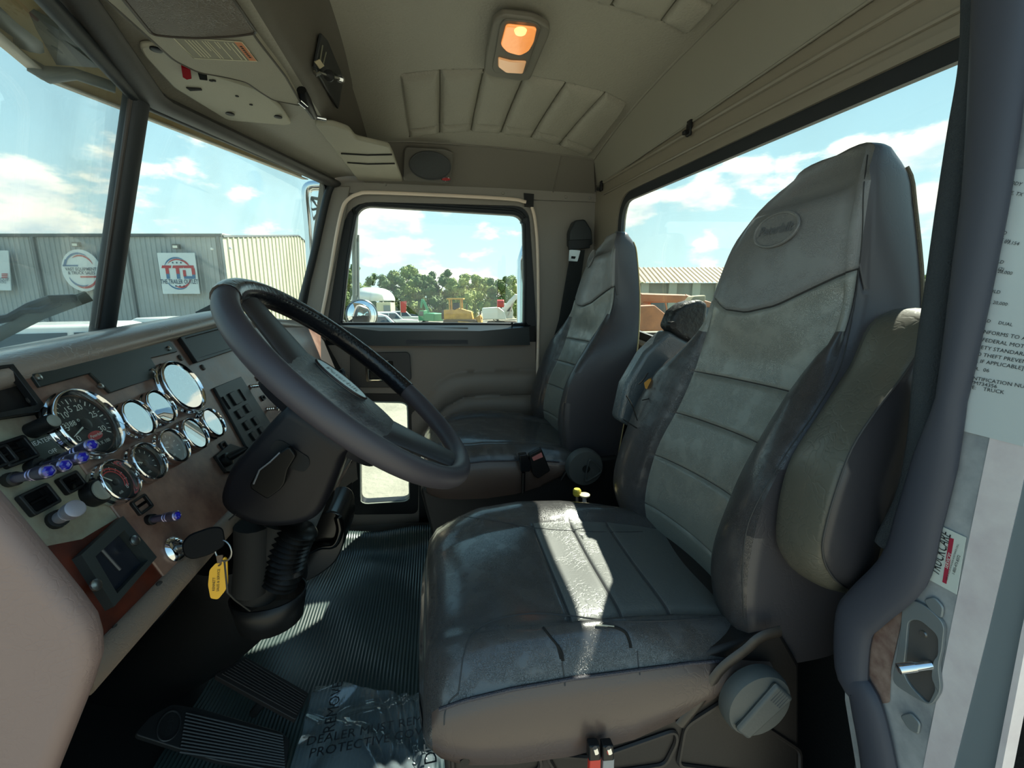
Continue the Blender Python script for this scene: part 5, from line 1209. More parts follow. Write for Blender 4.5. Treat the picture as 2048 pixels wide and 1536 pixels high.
# ---------------- passenger seat, the same pattern
ps = thing('passenger_seat', (.22, 1.45, FLOOR), 'grey vinyl passenger seat with an intact cushion, beside the far door', 'seat', None)
PDY, PDX = .80, -.02
bp2, bc2 = seat_back(ps, PDY, PDX); MB().tube([bp2(-.50 + .68 * k / 40, 0) for k in range(41)], .0022, 6).build('frayed_back_edge', mat('frayed cream edge', 'b5a57a', .9, bump=1, bscale=300), ps); cushion(ps, PDY - .02, PDX, plain=True)
c_, n_ = at_px(BACK_BVH, 1182, 518); emboss(ps, c_, n_, .036, .030, 'Peterbilt', .017)
MB().prism([Vector((-.04 + PDX, 1.26, -.56)), Vector((.44 + PDX, 1.26, -.50)), Vector((.60 + PDX, 1.26, -.50)), Vector((.60, 1.26, FLOOR)), Vector((.02, 1.26, FLOOR))], (0, .36, 0)).build('seat_pedestal', mat('pedestal dark', '1b1c1e', .5), ps, bevel=.01)
knobcap(ps, (.44, 1.225, -.505), 'k', r=.058, open_=True)
MB().tube([P(u, v, y=1.22) for u, v in ((1158, 905), (1140, 930), (1122, 960))], .004, 6).build('release_cable', M['black'], ps)
# ================================================================== seat belts
t = thing('seat_belt', D(1160, 480, W - .05), 'black shoulder belt with a steel tongue hanging from the pillar behind the passenger seat', 'seat belt')
yb_ = W - .06
MB().prism(rnd([D(u, v, yb_) for u, v in ((1140, 462), (1150, 440), (1170, 438), (1184, 460), (1186, 490), (1140, 492))], .01), (0, .05, 0)).build('belt_guide', mat('belt guide', '242b2e', .5), t, bevel=.006, bseg=3)
MB().prism([D(u, v, yb_ - .004) for u, v in ((1136, 480), (1182, 478), (1180, 496), (1138, 500))], (0, .012, 0)).build('tongue_head', M['black'], t, bevel=.002)
MB().ring(rnd([D(u, v, yb_ - .002) for u, v in ((1139, 499), (1161, 501), (1155, 523), (1137, 522))], .003), rnd([D(u, v, yb_ - .002) for u, v in ((1143, 512), (1152, 513), (1150, 518), (1142, 517))], .001), (0, .003, 0), n=30).build('belt_tongue', M['steel'], t)
wb = [D(1142, 500, yb_ + .006), D(1170, 500, yb_ + .006), D(1150, 640, yb_ + .02), D(1140, 700, yb_ + .02), D(1100, 700, yb_ + .02), D(1118, 640, yb_ + .02)]
MB().prism([wb[0], wb[1], wb[2], wb[5]], (0, .003, 0)).prism([wb[5], wb[2], wb[3], wb[4]], (0, .003, 0)).build('webbing', mat('belt webbing', '1b2124', .8, bump=.5, bscale=300), t)
t = thing('belt_buckle', P(1078, 920, y=1.20), 'black seat belt buckle with a faded red press button beside the passenger cushion', 'buckle')
MB().prism(rnd([P(u, v, y=1.20) for u, v in ((1058, 910), (1083, 897), (1101, 942), (1076, 958), (1066, 950))], .006), (0, .022, 0)).build('buckle_body', M['black'], t, bevel=.003)
MB().prism(rnd([P(u, v, y=1.198) for u, v in ((1064, 915), (1083, 905), (1086, 914), (1067, 922))], .002), (0, .004, 0)).build('press_button', mat('faded red', 'b36a66', .5), t)
t = thing('belt_buckle', P(1050, 920, y=1.20), 'empty black buckle with a shiny top, left of the red button buckle', 'buckle')
MB().prism(rnd([P(u, v, y=1.20) for u, v in ((1038, 910), (1054, 908), (1064, 930), (1060, 944), (1042, 945))], .004), (0, .022, 0)).build('buckle_body', mat('buckle black', '17191c', .15), t, bevel=.003)
MB().tube([P(1047, 945, y=1.212), P(1046, 985, y=1.212)], .006, 8).build('buckle_stalk', M['black'], t)
# yellow and cream valve knobs between the seats
t = thing('valve_knob', P(1154, 984, y=1.0), 'fluted yellow knob standing between the two seats', 'knob')
pk_ = P(1154, 985, y=1.0); MB().lathe([(.004, -.10), (.004, 0)], pk_, (0, 0, 1), 10).build('knob_stem', M['steel'], t)
b = MB().lathe([(.009, -.008), (.0105, -.004), (.0105, .006), (.008, .010), (.003, .010)], pk_, (0, 0, 1), 12); b.build('knob_head', mat('yellow knob', 'b5a83a', .45), t, smooth=False)
t = thing('valve_knob', P(1169, 991, y=.99), 'flat cream knob just right of the yellow one between the seats', 'knob')
pk_ = P(1169, 991, y=.99); MB().lathe([(.006, -.10), (.005, 0)], pk_, (0, 0, 1), 10).build('knob_stem', mat('stem grey', '9a9a9a', .5), t)
MB().lathe([(.010, -.003), (.0135, 0), (.0135, .003), (.010, .004)], pk_, (0, 0, 1), 28).build('knob_head', mat('cream knob', 'cdbf98', .5), t)
# coat hooks on the rear wall
for (u, v, lab, z_) in ((1384, 256, 'black coat hook on the rear wall, nearer the driver', 22), (1206, 372, 'black coat hook on the rear wall, in the passenger corner', 10)):
    t = thing('coat_hook', Rr(u, v), lab, 'hook', None)
    s_ = Rr(u, v) + Vector((-.012, 0, 0)); MB().prism([s_ + Vector((0, a_, b_)) for a_, b_ in ((-.010, -.020), (.010, -.020), (.010, .018), (-.010, .018))], (.008, 0, 0)).build('hook_body', M['black'], t, bevel=.003)
    MB().box(s_ + Vector((-.006, 0, -.012)), (.012, .014, .010)).build('hook_lip', M['black'], t, bevel=.002)
    MB().lathe([(.003, 0), (.003, .003)], s_ + Vector((0, .003, .010)), (-1, 0, 0), 10).build('hook_screw', M['steel'], t)
# ================================================================== driver's door jamb at the right
XJ = .50
def J(u, v, x=XJ): return P(u, v, x=x)
M['alu'] = mat('jamb paint', 'b9bdc0', .45, .25, col2='868c92', cscale=18, bump=.1, bscale=90)
M['alu2'] = mat('jamb daylit edge', 'e0d9da', .4, .1, col2='cfc4c8', cscale=25, bump=.15, bscale=60)  # same jamb metal; daylight on the outer strips is put into this paler colour
jm = thing('wall_left', (XJ, .33, -.98), 'aluminium door jamb on the driver side with printed labels', None); jm['kind'] = 'structure'
# inner dark pillar behind the jamb, closing the cab to the rear wall
ip = [J(1935, 0, .515), J(2100, -200, .515), J(2140, 300, .515), J(2000, 900, .515), J(1850, 1280, .515), J(1760, 1700, .515), J(1740, 1700, .515), J(1710, 1300, .515), J(1790, 1050, .515), J(1872, 640, .515), J(1915, 300, .515)]
MB().prism(ip, (.02, 0, 0)).build('pillar_trim', mat('pillar trim blue grey', '30343c', .6, bump=.3, bscale=260), jm)
lw = [Vector((.52, .44, -.20)), Vector((.68, .44, -.20)), Vector((.68, .44, -1.0)), Vector((.52, .44, -1.0))]
MB().prism([Vector((.62, .372, -.15)), Vector((.68, .372, -.15)), Vector((.68, .372, -1.0)), Vector((.51, .372, -1.0)), Vector((.53, .372, -.50))], (0, .01, 0)).build('corner_carpet', M['felt'], jm)
# painted jamb face, outer strip with daylight put into its colour, outer skin
face = [J(2300, -100), J(2010, 200), J(1950, 600), J(1890, 900), J(1800, 1150), J(1700, 1290), J(1700, 1380), J(1740, 1700), J(1830, 1700), J(1900, 1350), J(1960, 1000), J(2050, 500), J(2200, -200)]
face = [J(1995, 0), J(1990, 200), J(1940, 600), J(1890, 860), J(1800, 1120), J(1690, 1260), J(1690, 1400), J(1740, 1700), J(1815, 1700), J(1846, 1536), J(1900, 1265), J(1954, 1000), J(1995, 800), J(2080, 300), J(2130, 0)]
MB().prism(face, (.012, 0, 0)).build('jamb_face', M['alu'], jm)
f2 = [J(2130, 0, .4993), J(2080, 300, .4993), J(1995, 800, .4993), J(1954, 1000, .4993), J(1900, 1265, .4993), J(1846, 1536, .4993), J(1815, 1700, .4993), J(1880, 1700, .4993), J(1907, 1536, .4993), J(1975, 1265, .4993), J(2038, 1000, .4993), J(2100, 700, .4993), J(2200, 0, .4993)]
MB().prism(f2, (.012, 0, 0)).build('jamb_lit_strip', M['alu2'], jm)
f3 = [J(2200, 0, .500), J(2100, 700, .500), J(2038, 1000, .500), J(1975, 1265, .500), J(1907, 1536, .500), J(1880, 1700, .500), J(1960, 1700, .500), J(1990, 1536, .500), J(2042, 1265, .500), J(2100, 1000, .500), J(2250, 0, .500)]
MB().prism(f3, (.012, 0, 0)).build('jamb_step', mat('jamb step', '7f8a90', .4, .2), jm)
f4 = [J(1990, 1536, .494), J(2042, 1265, .494), J(2100, 1000, .494), J(2110, 1000, .494), J(2056, 1265, .494), J(2004, 1536, .494), J(1960, 1720, .494), J(1945, 1720, .494)]
MB().prism(f4, (.014, 0, 0)).build('jamb_lip', M['alu2'], jm)
# fuzzy trim and the rubber door seal
fz = spline([J(u, v, .512) for u, v in ((1955, -60), (1950, 108), (1925, 260), (1900, 420), (1880, 560), (1862, 680), (1850, 780), (1838, 900), (1815, 1000), (1770, 1090))], 6)
MB().tube(fz, [(.012, .009)] * len(fz), 12, flat=(0, 1, 0)).build('felt_edging', M['felt'], jm)
sl = [(2010, -80, 50), (2005, 0, 50), (1990, 200, 48), (1972, 380, 45), (1950, 520, 42), (1934, 620, 38), (1902, 800, 28), (1870, 920, 42), (1838, 1035, 42), (1806, 1140, 42), (1736, 1210, 34), (1707, 1250, 30), (1703, 1350, 26), (1727, 1390, 26), (1742, 1450, 28), (1758, 1536, 28), (1770, 1640, 28)]
pts = []; rad = []
for (u, v, hw) in sl:
    c = J(u, v, .492); w_ = (J(u + hw, v, .492) - J(u - hw, v, .492)).length / 2; pts.append(c); rad.append(w_)
sp_ = spline(pts, 5); rs = []
for k in range(len(sp_)):
    f = k / 5; i = min(int(f), len(rad) - 2); rs.append(rad[i] + (rad[i + 1] - rad[i]) * (f - i))
MB().tube(sp_, [(r_, min(.011, r_)) for r_ in rs], 16, flat=(0, 1, 0)).build('door_seal', M['seal'], jm)
MB().tube([p + Vector((-.009, .004, 0)) for p in sp_[:55]], .0012, 6).build('seal_bead', mat('seal bead', '555a63', .5), jm)
# rusty patch, latch recess and striker pin
MB().prism(rnd([J(u, v, .499) for u, v in ((1735, 1235), (1800, 1150), (1828, 1120), (1800, 1260), (1782, 1340), (1780, 1405), (1758, 1408), (1738, 1345), (1726, 1330))], .004), (-.0008, 0, 0)).build('rust_patch', mat('surface rust', '8e7a70', .8, col2='6a5048', cscale=60), jm)
st = MB().ring(rnd([J(u, v, .499) for u, v in ((1812, 1195), (1850, 1205), (1895, 1245), (1890, 1300), (1882, 1330), (1888, 1380), (1868, 1412), (1828, 1390), (1790, 1365), (1795, 1330), (1805, 1280))], .008), rnd([J(u, v, .499) for u, v in ((1822, 1240), (1845, 1238), (1882, 1270), (1882, 1310), (1872, 1320), (1868, 1355), (1878, 1375), (1862, 1408), (1825, 1370), (1812, 1345), (1818, 1290))], .006), (-.004, 0, 0), n=50)
lp = st.build('latch_plate', mat('latch plate', '80878a', .45, .4), jm, bevel=.0015)
MB().prism(rnd([J(u, v, .4985) for u, v in ((1822, 1240), (1845, 1238), (1882, 1270), (1882, 1310), (1872, 1320), (1868, 1355), (1878, 1375), (1862, 1408), (1825, 1370), (1812, 1345), (1818, 1290))], .006), (-.001, 0, 0)).build('latch_recess', mat('latch recess', '4c4a49', .6), lp)
a_, b_ = J(1862, 1330, .497), J(1797, 1338, .470)
MB().lathe([(.0045, 0), (.0045, (b_ - a_).length * .5), (.0052, (b_ - a_).length * .5), (.0052, (b_ - a_).length), (.004, (b_ - a_).length * 1.02)], a_, b_ - a_, 20).build('striker_pin', M['chrome'], lp)
for u, v in ((1871, 1208), (1824, 1440)):
    MB().prism(rnd([J(u + a2, v + b2, .4985) for a2, b2 in ((-22, -10), (0, -16), (20, 6), (16, 30), (-4, 18))], .004), (-.0025, 0, 0)).build('pressed_boss', mat('boss grey', '7d8487', .45, .3), jm, bevel=.0015)
MB().lathe([(.004, 0), (.003, .002)], J(1848, 1268, .498), (-1, 0, 0), 14).build('latch_screw', M['steel'], jm)
# printed labels
def lab_frame(u0, v0, ur, vr, ud, vd):
    o_ = J(u0, v0, .4992); r_ = (J(ur, vr, .4992) - o_).normalized(); up_ = (o_ - J(ud, vd, .4992)); up_ = (up_ - r_ * up_.dot(r_)).normalized(); return o_, r_, up_
lm = mat('label silver', 'c6ced0', .35, .1)
MB().prism([J(u, v, .4995) for u, v in ((2048 - 60, 342), (2160, 330), (2130, 480), (2048, 893), (1912, 858), (1925, 760))], (-.0008, 0, 0)).build('certification_label', lm, jm)
lines = [(1990, 360, 'BY: COX BODY', 0), (1983, 379, 'SCOTTSVILLE, TX', 0), (1978, 396, 'OF MFR: 2006', 0), (1985, 408, '25,402', 12), (1972, 416, 'FRONT:', 0), (1990, 424, 'KGL', 40), (1965, 443, '315/80R22.5', 0), (1962, 455, '100    RIMS: 9', 0), (1965, 462, 'PSI COLD', 35), (1955, 472, 'INTERMEDIATE (1)', 0), (1990, 482, 'KGL 13,154', 20), (1950, 497, '11R22.5H', 0), (1948, 509, '25    RIMS: *', 0), (1960, 520, 'PSI COLD', 32), (1942, 528, 'INTERMEDIATE (2)', 0), (1975, 541, 'KGL 20,000', 22), (1940, 557, '11R22.5', 0), (1938, 570, '25    RIMS: *', 0), (1955, 580, 'PSI COLD', 28), (1930, 592, 'REAR:', 0), (1965, 603, 'KGL 20,000', 22), (1930, 611, '11R22.5', 0), (1925, 624, '25    RIMS: *  6', 0), (1940, 638, 'PSI COLD     DUAL', 22), (1918, 655, 'VEHICLE CONFORMS TO ALL', 0), (1915, 671, 'APPLICABLE FEDERAL MOTOR', 0), (1912, 686, 'VEHICLE SAFETY STANDARDS,', 0), (1908, 700, 'BUMPER AND THEFT PREVENTION', 0), (1904, 713, 'STANDARDS, IF APPLICABLE] IN', 0), (1902, 727, 'EFFECT IN:', 0), (1930, 738, 'YR.  06', 45), (1898, 748, 'VEHICLE IDENTIFICATION NUMBER:', 0), (1896, 757, '1NPALU9X27M734356', 0), (1894, 766, 'VEHICLE TYPE:    TRUCK', 0)]
tb = MB()
for (u, v, s_, dx) in lines:
    o_ = J(u + dx * .6 - 14, v - 2, .4984); r_ = (J(u + 110, v + 18, .4984) - J(u, v, .4984)); up_ = Vector((0, -.18, 1))
    text_into(tb, s_, .0040 if v < 650 else .0047, o_, r_, up_, 0, align='LEFT', sx=1.0)
tb.build('label_print', M['ink'], jm, fix=False, smooth=False)
# truck care sticker
tk = [J(u, v, .4986) for u, v in ((1868, 1045), (1933, 1075), (1914, 1189), (1833, 1145), (1838, 1112))]
MB().prism(tk, (-.0006, 0, 0)).build('service_sticker', mat('sticker white', 'c4cbc6', .4), jm)
up_ = (J(1864, 1060, .498) - J(1880, 1150, .498)); r_s = (J(1886, 1060, .4978) - J(1862, 1140, .4978)).normalized(); u_s = (J(1850, 1100, .4978) - J(1900, 1115, .4978)).normalized()
sb_ = MB()
bar0 = [(1899, 1075), (1908, 1078), (1893, 1168), (1885, 1164)]
sb_.prism([J(u, v, .4979) for u, v in bar0], (-.0003, 0, 0), 1)
ov = [J(1858 + 8.5 * math.cos(a) + 2.5 * math.sin(a), 1098 + 22 * math.sin(a), .4979) for a in [2 * math.pi * k / 30 for k in range(30)]]
sb_.prism(ov, (-.0003, 0, 0), 1)
text_into(sb_, 'TRUCKCARE', .0135, J(1881, 1107, .4977), r_s, u_s, 0, sx=.62, shear=.2)
text_into(sb_, 'SERVICES', .0046, J(1897, 1122, .4974), r_s, u_s, 2, sx=.9, shear=.2)
text_into(sb_, 'Peterbilt', .0052, J(1858, 1098, .4974), r_s, u_s, 2, sx=.8, shear=.3)
text_into(sb_, 'FOR 24 HOUR ROADSIDE ASSISTANCE CALL', .0021, J(1905, 1125, .4977), r_s, u_s, 0)
text_into(sb_, '1-800-473-8372', .0034, J(1913, 1130, .4977), r_s, u_s, 0)
sb_.build('sticker_print', [M['ink'], mat('sticker red', 'a02840', .5), M['white_ink']], jm, fix=False, smooth=False)
# roof edge and sill of the open driver's door
MB().box((-.03, .24, .60), (1.3, .06, .10)).build('trim_10', M['metal_paint'])['kind'] = 'structure'
MB().box((-.03, .34, FLOOR - .02), (1.2, .14, .05)).build('trim_11', M['steel'])['kind'] = 'structure'
# ================================================================== outside: the sales yard
FH = Vector((math.sin(YAW), math.cos(YAW), 0)); RH = Vector((math.cos(YAW), -math.sin(YAW), 0))
def Wp(u, v, b): return PP(u, v, FH * b, FH)             # on the upright plane b metres ahead
SLOPE = .020                                               # the yard falls gently away from the truck
def gZ(p): return GROUND - SLOPE * max(0, Vector((p.x, p.y, 0)).dot(FH))
def gnd(u, b): p = Wp(u, 600, b); return Vector((p.x, p.y, gZ(p)))
M['gravel'] = mat('pale gravel', '8f8c7c', .9, col2='7c796b', cscale=1.2, bump=.6, bscale=14, bdist=.03)
MB().grid(2, 3, lambda i, j: RH * (-300, 300)[i] + FH * (-60, 0, 420)[j] + Vector((0, 0, (GROUND, GROUND, GROUND - SLOPE * 420)[j]))).build('ground', M['gravel'], fix=False)['kind'] = 'structure'
# ---------------- steel building
A_ = Wp(445, 474, 27); zT = A_.z; a_l = Wp(-520, 470, 27)
t = thing('steel_building', gnd(300, 27), 'long grey and cream corrugated steel building with round and square signs', 'building')
gm = mat('grey steel cladding', 'a0a8a8', .5, col2='929b9b', cscale=.6); ym = mat('cream steel cladding', 'c0bea4', .5)
def corr(mb, p, q, z0, z1f, nrm, pitch=.30, dep=.05):
    L_ = (q - p).length; n = int(L_ / pitch); d = (q - p) / L_; pr = []
    for k in range(n):
        for f, h in ((0, 0), (.62, 0), (.72, dep), (.90, dep)): pr.append((k + f) * pitch)
    pr.append(L_)
    pts = [(s_, (0, 0, dep, dep)[i % 4]) for i, s_ in enumerate(pr)]
    mb.grid(len(pts), 2, lambda i, j: Vector((p.x, p.y, 0)) + d * pts[i][0] + nrm * pts[i][1] + Vector((0, 0, z0 - 1.5 if j == 0 else z1f(pts[i][0] / L_))))
pL = Vector((a_l.x, a_l.y, 0)); pA = Vector((A_.x, A_.y, 0))
b = MB(); corr(b, pL, pA, GROUND, lambda f: zT, -FH); b.build('grey_wall', gm, t, smooth=False, fix=False)
Bp = Wp(597, 472, 39); pB = Vector((Bp.x, Bp.y, 0)); dAB = (pB - pA).normalized(); nAB = Vector((dAB.y, -dAB.x, 0)); pC = pB + dAB * 5.5
zB = Bp.z
b = MB(); corr(b, pA, pC, GROUND, lambda f: zT + (zB - zT) * min(1, f / .67) - max(0, f - .67) * 3.5 * 1.0, nAB, .62, .07); b.build('cream_wall', ym, t, smooth=False, fix=False)
MB().prism([pL + Vector((0, 0, zT)), pA + Vector((0, 0, zT)), pA + Vector((0, 0, zT + .16)), pL + Vector((0, 0, zT + .16))], -FH * .12).build('eave_trim', mat('eave dark', '565d5f', .5), t)
MB().prism([pL + Vector((0, 0, zT + .16)), pA + Vector((0, 0, zT + .16)), pA + FH * 12 + RH * -2 + Vector((0, 0, zT + .9)), pL + FH * 12 + Vector((0, 0, zT + .9))], (0, 0, .05)).build('roof', mat('pale roof', 'd6dccf', .4), t)
MB().tube([pA + Vector((0, 0, zT + .02)), pB + Vector((0, 0, zB + .02)), pC + Vector((0, 0, zB - 1.1))], .09, 6).build('gable_trim', mat('eave dark', '565d5f', .5), t)
for u in (68, 252, 438):
    q = Wp(u, 474, 27); MB().box(Vector((q.x, q.y, (zT + GROUND) / 2)) - FH * .12, (.14, .12, zT - GROUND)).build('downspout', mat('downspout grey', '6a7274', .5), t)
def wl(u, v, b=26.7): return Wp(u, v, b)
for u, v in ((153, 489), (353, 493)):
    c = wl(u, v); MB().box(c, (.36, .22, .26)).build('wall_lamp', mat('lamp bronze', '5b5f5d', .4), t); MB().box(c - FH * .12 - Vector((0, 0, .03)), (.24, .04, .14)).build('lamp_glass', mat('lamp lens pale', 'd9dccf', .2), t)
for u, v, w_ in ((425, 498, .09), (462, 497, .09)): MB().lathe([(.07, 0), (.07, .1), (.03, .12)], wl(u, v), -FH, 10).build('camera_dome', M['white_ink'], t)
# signs
red, blue_, navy = mat('sign red', 'a8393f', .5), mat('sign blue', '3f6d94', .5), mat('sign navy text', '2f4a60', .5); sw_ = mat('sign white', 'c9d6d8', .5)
def sign_arc(mb, c, r0, r1, a0, a1, m, n=24, taper=True):
    for k in range(n):
        t0, t1 = k / n, (k + 1) / n; f = lambda t_: (r1 - r0) * (math.sin(math.pi * min(1, max(0, t_))) ** .6 if taper else 1)
        q = lambda t_, r_: c + RH * math.cos(R(a0 + (a1 - a0) * t_)) * r_ + Vector((0, 0, math.sin(R(a0 + (a1 - a0) * t_)) * r_))
        mb.add([q(t0, r0), q(t1, r0), q(t1, r0 + f(t1)), q(t0, r0 + f(t0))], [[0, 1, 2, 3]], m)
ts = thing('wall_sign', wl(358, 548, 26.6), 'square white sign with red and blue TTO lettering on the grey building', 'sign')
c = wl(357, 547, 26.55); sw2 = (wl(394, 547, 26.6) - wl(320, 547, 26.6)).length / 2; sh2 = (wl(357, 507, 26.6) - wl(357, 588, 26.6)).length / 2
MB().prism([c + RH * a * sw2 + Vector((0, 0, b2 * sh2)) for a, b2 in ((-1, -1), (1, -1), (1, 1), (-1, 1))], FH * .05).build('sign_board', sw_, ts)
b = MB(); k_ = sw2; e = c - FH * .02
sign_arc(b, e, k_ * .78, k_ * .86, 150, 60, 1); sign_arc(b, e, k_ * .70, k_ * .76, 135, 40, 0); sign_arc(b, e, k_ * .72, k_ * .80, 75, 28, 0)
sign_arc(b, e, k_ * .78, k_ * .86, 212, 300, 1); sign_arc(b, e, k_ * .68, k_ * .78, 250, 330, 0)
for s_ in (-.22, 0, .22):
    for zz in (.56, -.66): b.add([e + RH * (s_ * k_ + math.cos(R(90 + 72 * i * 1)) * .05 * k_ * (1 if i % 1 == 0 else .5)) + Vector((0, 0, zz * k_ + math.sin(R(90 + 72 * i)) * .05 * k_)) for i in range(5)], [[0, 1, 2, 3, 4]], 2)
def bar(x0, x1, z0, z1, m, sl=0): b.add([e + RH * (x * k_) + Vector((0, 0, z * k_)) - FH * .004 for x, z in ((x0, z0), (x1, z0), (x1 + sl, z1), (x0 + sl, z1))], [[0, 1, 2, 3]], m)
bar(-.86, -.36, .28, .42, 0, .05); bar(-.66, -.48, -.02, .28, 0); bar(-.66, -.48, -.28, -.02, 1)
bar(-.28, .30, .28, .42, 0, .05); bar(-.10, .08, -.02, .28, 0); bar(-.10, .08, -.28, -.02, 1)
bar(.34, .88, .28, .42, 0); bar(.74, .92, -.06, .28, 0); bar(.26, .42, -.16, .18, 0); bar(.28, .90, -.28, -.14, 1); bar(.74, .90, -.14, -.06, 1)
text_into(b, 'THE TRAILER OUTLET', .30 * k_ / .9, e - Vector((0, 0, .44 * k_)), RH, (0, 0, 1), 2, ext=.01, sx=.62, bold=.004)
b.build('sign_print', [red, blue_, navy], ts, fix=False, smooth=False)
ts = thing('wall_sign', wl(164, 542, 26.6), 'round white sign with a red and blue swirl on the grey building', 'sign')
c = wl(163, 541, 26.55); r_ = (wl(202, 541, 26.6) - wl(124, 541, 26.6)).length / 2; e = c - FH * .02; k_ = r_
MB().prism([c + RH * math.cos(2 * math.pi * i / 48) * r_ + Vector((0, 0, math.sin(2 * math.pi * i / 48) * r_ * 1.04)) for i in range(48)], FH * .05).build('sign_board', sw_, ts)
b = MB()
sign_arc(b, e, k_ * .80, k_ * .90, 165, 60, 1); sign_arc(b, e, k_ * .70, k_ * .78, 120, 25, 0); sign_arc(b, e, k_ * .74, k_ * .84, 205, 290, 1); sign_arc(b, e, k_ * .80, k_ * .92, 240, 345, 0)
bar(-.90, -.12, .20, .28, 1); bar(-.88, -.74, .24, .55, 1, .14); bar(-.10, .84, -.36, -.27, 0); bar(.64, .78, -.62, -.32, 0, .12)
text_into(b, 'VAST EQUIPMENT', .22 * k_, e + Vector((0, 0, .06 * k_)), RH, (0, 0, 1), 2, ext=.01, sx=.9, bold=.004)
text_into(b, '& TRUCK SALES', .22 * k_, e - Vector((0, 0, .13 * k_)), RH, (0, 0, 1), 2, ext=.01, sx=.9, bold=.004)
b.build('sign_print', [red, blue_, navy], ts, fix=False, smooth=False)
ts = thing('wall_sign', wl(-10, 540, 26.6), 'pale rectangular sign cut off by the left edge of the picture', 'sign')
MB().prism([wl(-60, 500, 26.55), wl(16, 501, 26.55), wl(22, 581, 26.55), wl(-60, 580, 26.55)], FH * .05).build('sign_board', sw_, ts)
b = MB()
for v in (547, 550.5, 554): b.add([wl(3, v, 26.5), wl(15, v, 26.5), wl(15, v + 2, 26.5), wl(3, v + 2, 26.5)], [[0, 1, 2, 3]], 0)
text_into(b, 'RAILER & EQUIP.', .28, wl(-8, 559, 26.5), RH, (0, 0, 1), 1, sx=.8); text_into(b, 'READY TO ROLL', .2, wl(-8, 564.5, 26.5), RH, (0, 0, 1), 1, sx=.8)
b.build('sign_print', [red, navy], ts, fix=False, smooth=False)
# ---------------- vehicles
white = mat('white car paint', 'dfe3df', .22, coat=.6); cglass = mat('dark car glass', '2c3a42', .06, spec=.8); tyre = mat('tyre rubber', '1a1a1a', .8)
def vehicle(loc, rz, label, cat, name, paint=white, kind='pickup', group=None):
    t = thing(name, loc, label, cat, group, local=True); t.rotation_euler = (0, 0, rz)
    L_, Wd = (5.6, 1.95) if kind == 'pickup' else (4.6, 1.82)
    h = 1.92 if kind == 'pickup' else 1.5
    def pr(prof, w0, w1, zs=None):
        b = MB(); n = len(prof); b.prism([(x, -w0 / 2, z) for x, z in prof], (0, w0, 0)); return b
    if kind == 'pickup': body = [(-2.7, .55), (-2.75, 1.05), (-2.7, 1.18), (-1.3, 1.24), (1.0, 1.24), (2.75, 1.20), (2.8, .6), (2.3, .42), (-2.3, .42)]; cab = [(-1.35, 1.24), (-.75, 1.84), (-.5, h), (.75, h), (1.0, 1.80), (1.1, 1.24)]
    else: body = [(-2.2, .45), (-2.3, .75), (-2.1, .92), (-1.1, 1.0), (1.7, 1.02), (2.25, .95), (2.3, .5), (1.9, .30), (-1.9, .30)]; cab = [(-1.15, 1.0), (-.45, 1.40), (-.1, h), (.8, h), (1.1, 1.40), (1.7, 1.0)]
    o = pr(body, Wd, Wd).build('body', paint, t, bevel=.07, bseg=3); o.location = (0, 0, 0)
    c = MB(); n = len(cab)
    ws = [Wd * .96 if z < 1.3 and kind == 'pickup' or z < 1.05 else Wd * .80 for x, z in cab]
    c.add([(x, -w_ / 2, z) for (x, z), w_ in zip(cab, ws)] + [(x, w_ / 2, z) for (x, z), w_ in zip(cab, ws)], [[i, (i + 1) % n, (i + 1) % n + n, i + n] for i in range(n)] + [list(range(n))[::-1], list(range(n, 2 * n))])
    cb = c.build('cab', paint, t, bevel=.05, bseg=3)
    for sgn in (-1, 1):
        z0, z1 = (1.30, h - .12) if kind == 'pickup' else (1.04, h - .10); y0, y1 = Wd * .475, Wd * .412
        for x0, x1 in ((-.95, -.05), (.03, .90)):
            MB().prism([(x0 - (0 if x0 > -.5 else .1), sgn * y0, z0), (x1, sgn * y0, z0), (x1, sgn * y1, z1), (x0 + (0 if x0 > -.5 else .32), sgn * y1, z1)], (0, sgn * .02, 0)).build('side_window', cglass, t)
    a_, b2 = cab[0], cab[1]
    MB().prism([(a_[0] + .02, -Wd * .42, a_[1] + .04), (a_[0] + .02, Wd * .42, a_[1] + .04), (b2[0] - .02, Wd * .37, b2[1] - .03), (b2[0] - .02, -Wd * .37, b2[1] - .03)], (-.03, 0, .02)).build('windshield', cglass, t)
    a_, b2 = cab[-1], cab[-2]
    MB().prism([(a_[0] - .01, -Wd * .42, a_[1] + .06), (a_[0] - .01, Wd * .42, a_[1] + .06), (b2[0] - .0, Wd * .37, b2[1] - .03), (b2[0] - .0, -Wd * .37, b2[1] - .03)], (.03, 0, .01)).build('rear_window', cglass, t)
    rw = .40 if kind == 'pickup' else .33
    for x in (-1.75 if kind == 'pickup' else -1.4, 1.75 if kind == 'pickup' else 1.4):
        for sgn in (-1, 1): MB().lathe([(rw * .55, -.11), (rw, -.10), (rw, .10), (rw * .55, .11)], (x, sgn * Wd * .46, rw), (0, 1, 0), 22).build('wheel', tyre, t)
    for sgn in (-1, 1): MB().box((-2.72 if kind == 'pickup' else -2.22, sgn * .7, .92 if kind == 'pickup' else .7), (.08, .34, .16)).build('headlight', M['chrome'], t)
    return t
def gz(p): return Vector((p.x, p.y, gZ(p)))
vehicle(gz(Wp(170, 640, 7.6)) , R(200), 'white pickup truck parked nearest the windscreen, in front of the round sign', 'pickup truck', 'pickup_truck')
vehicle(gz(Wp(362, 640, 13.5)), R(175), 'white pickup truck parked under the square TTO sign', 'pickup truck', 'pickup_truck')
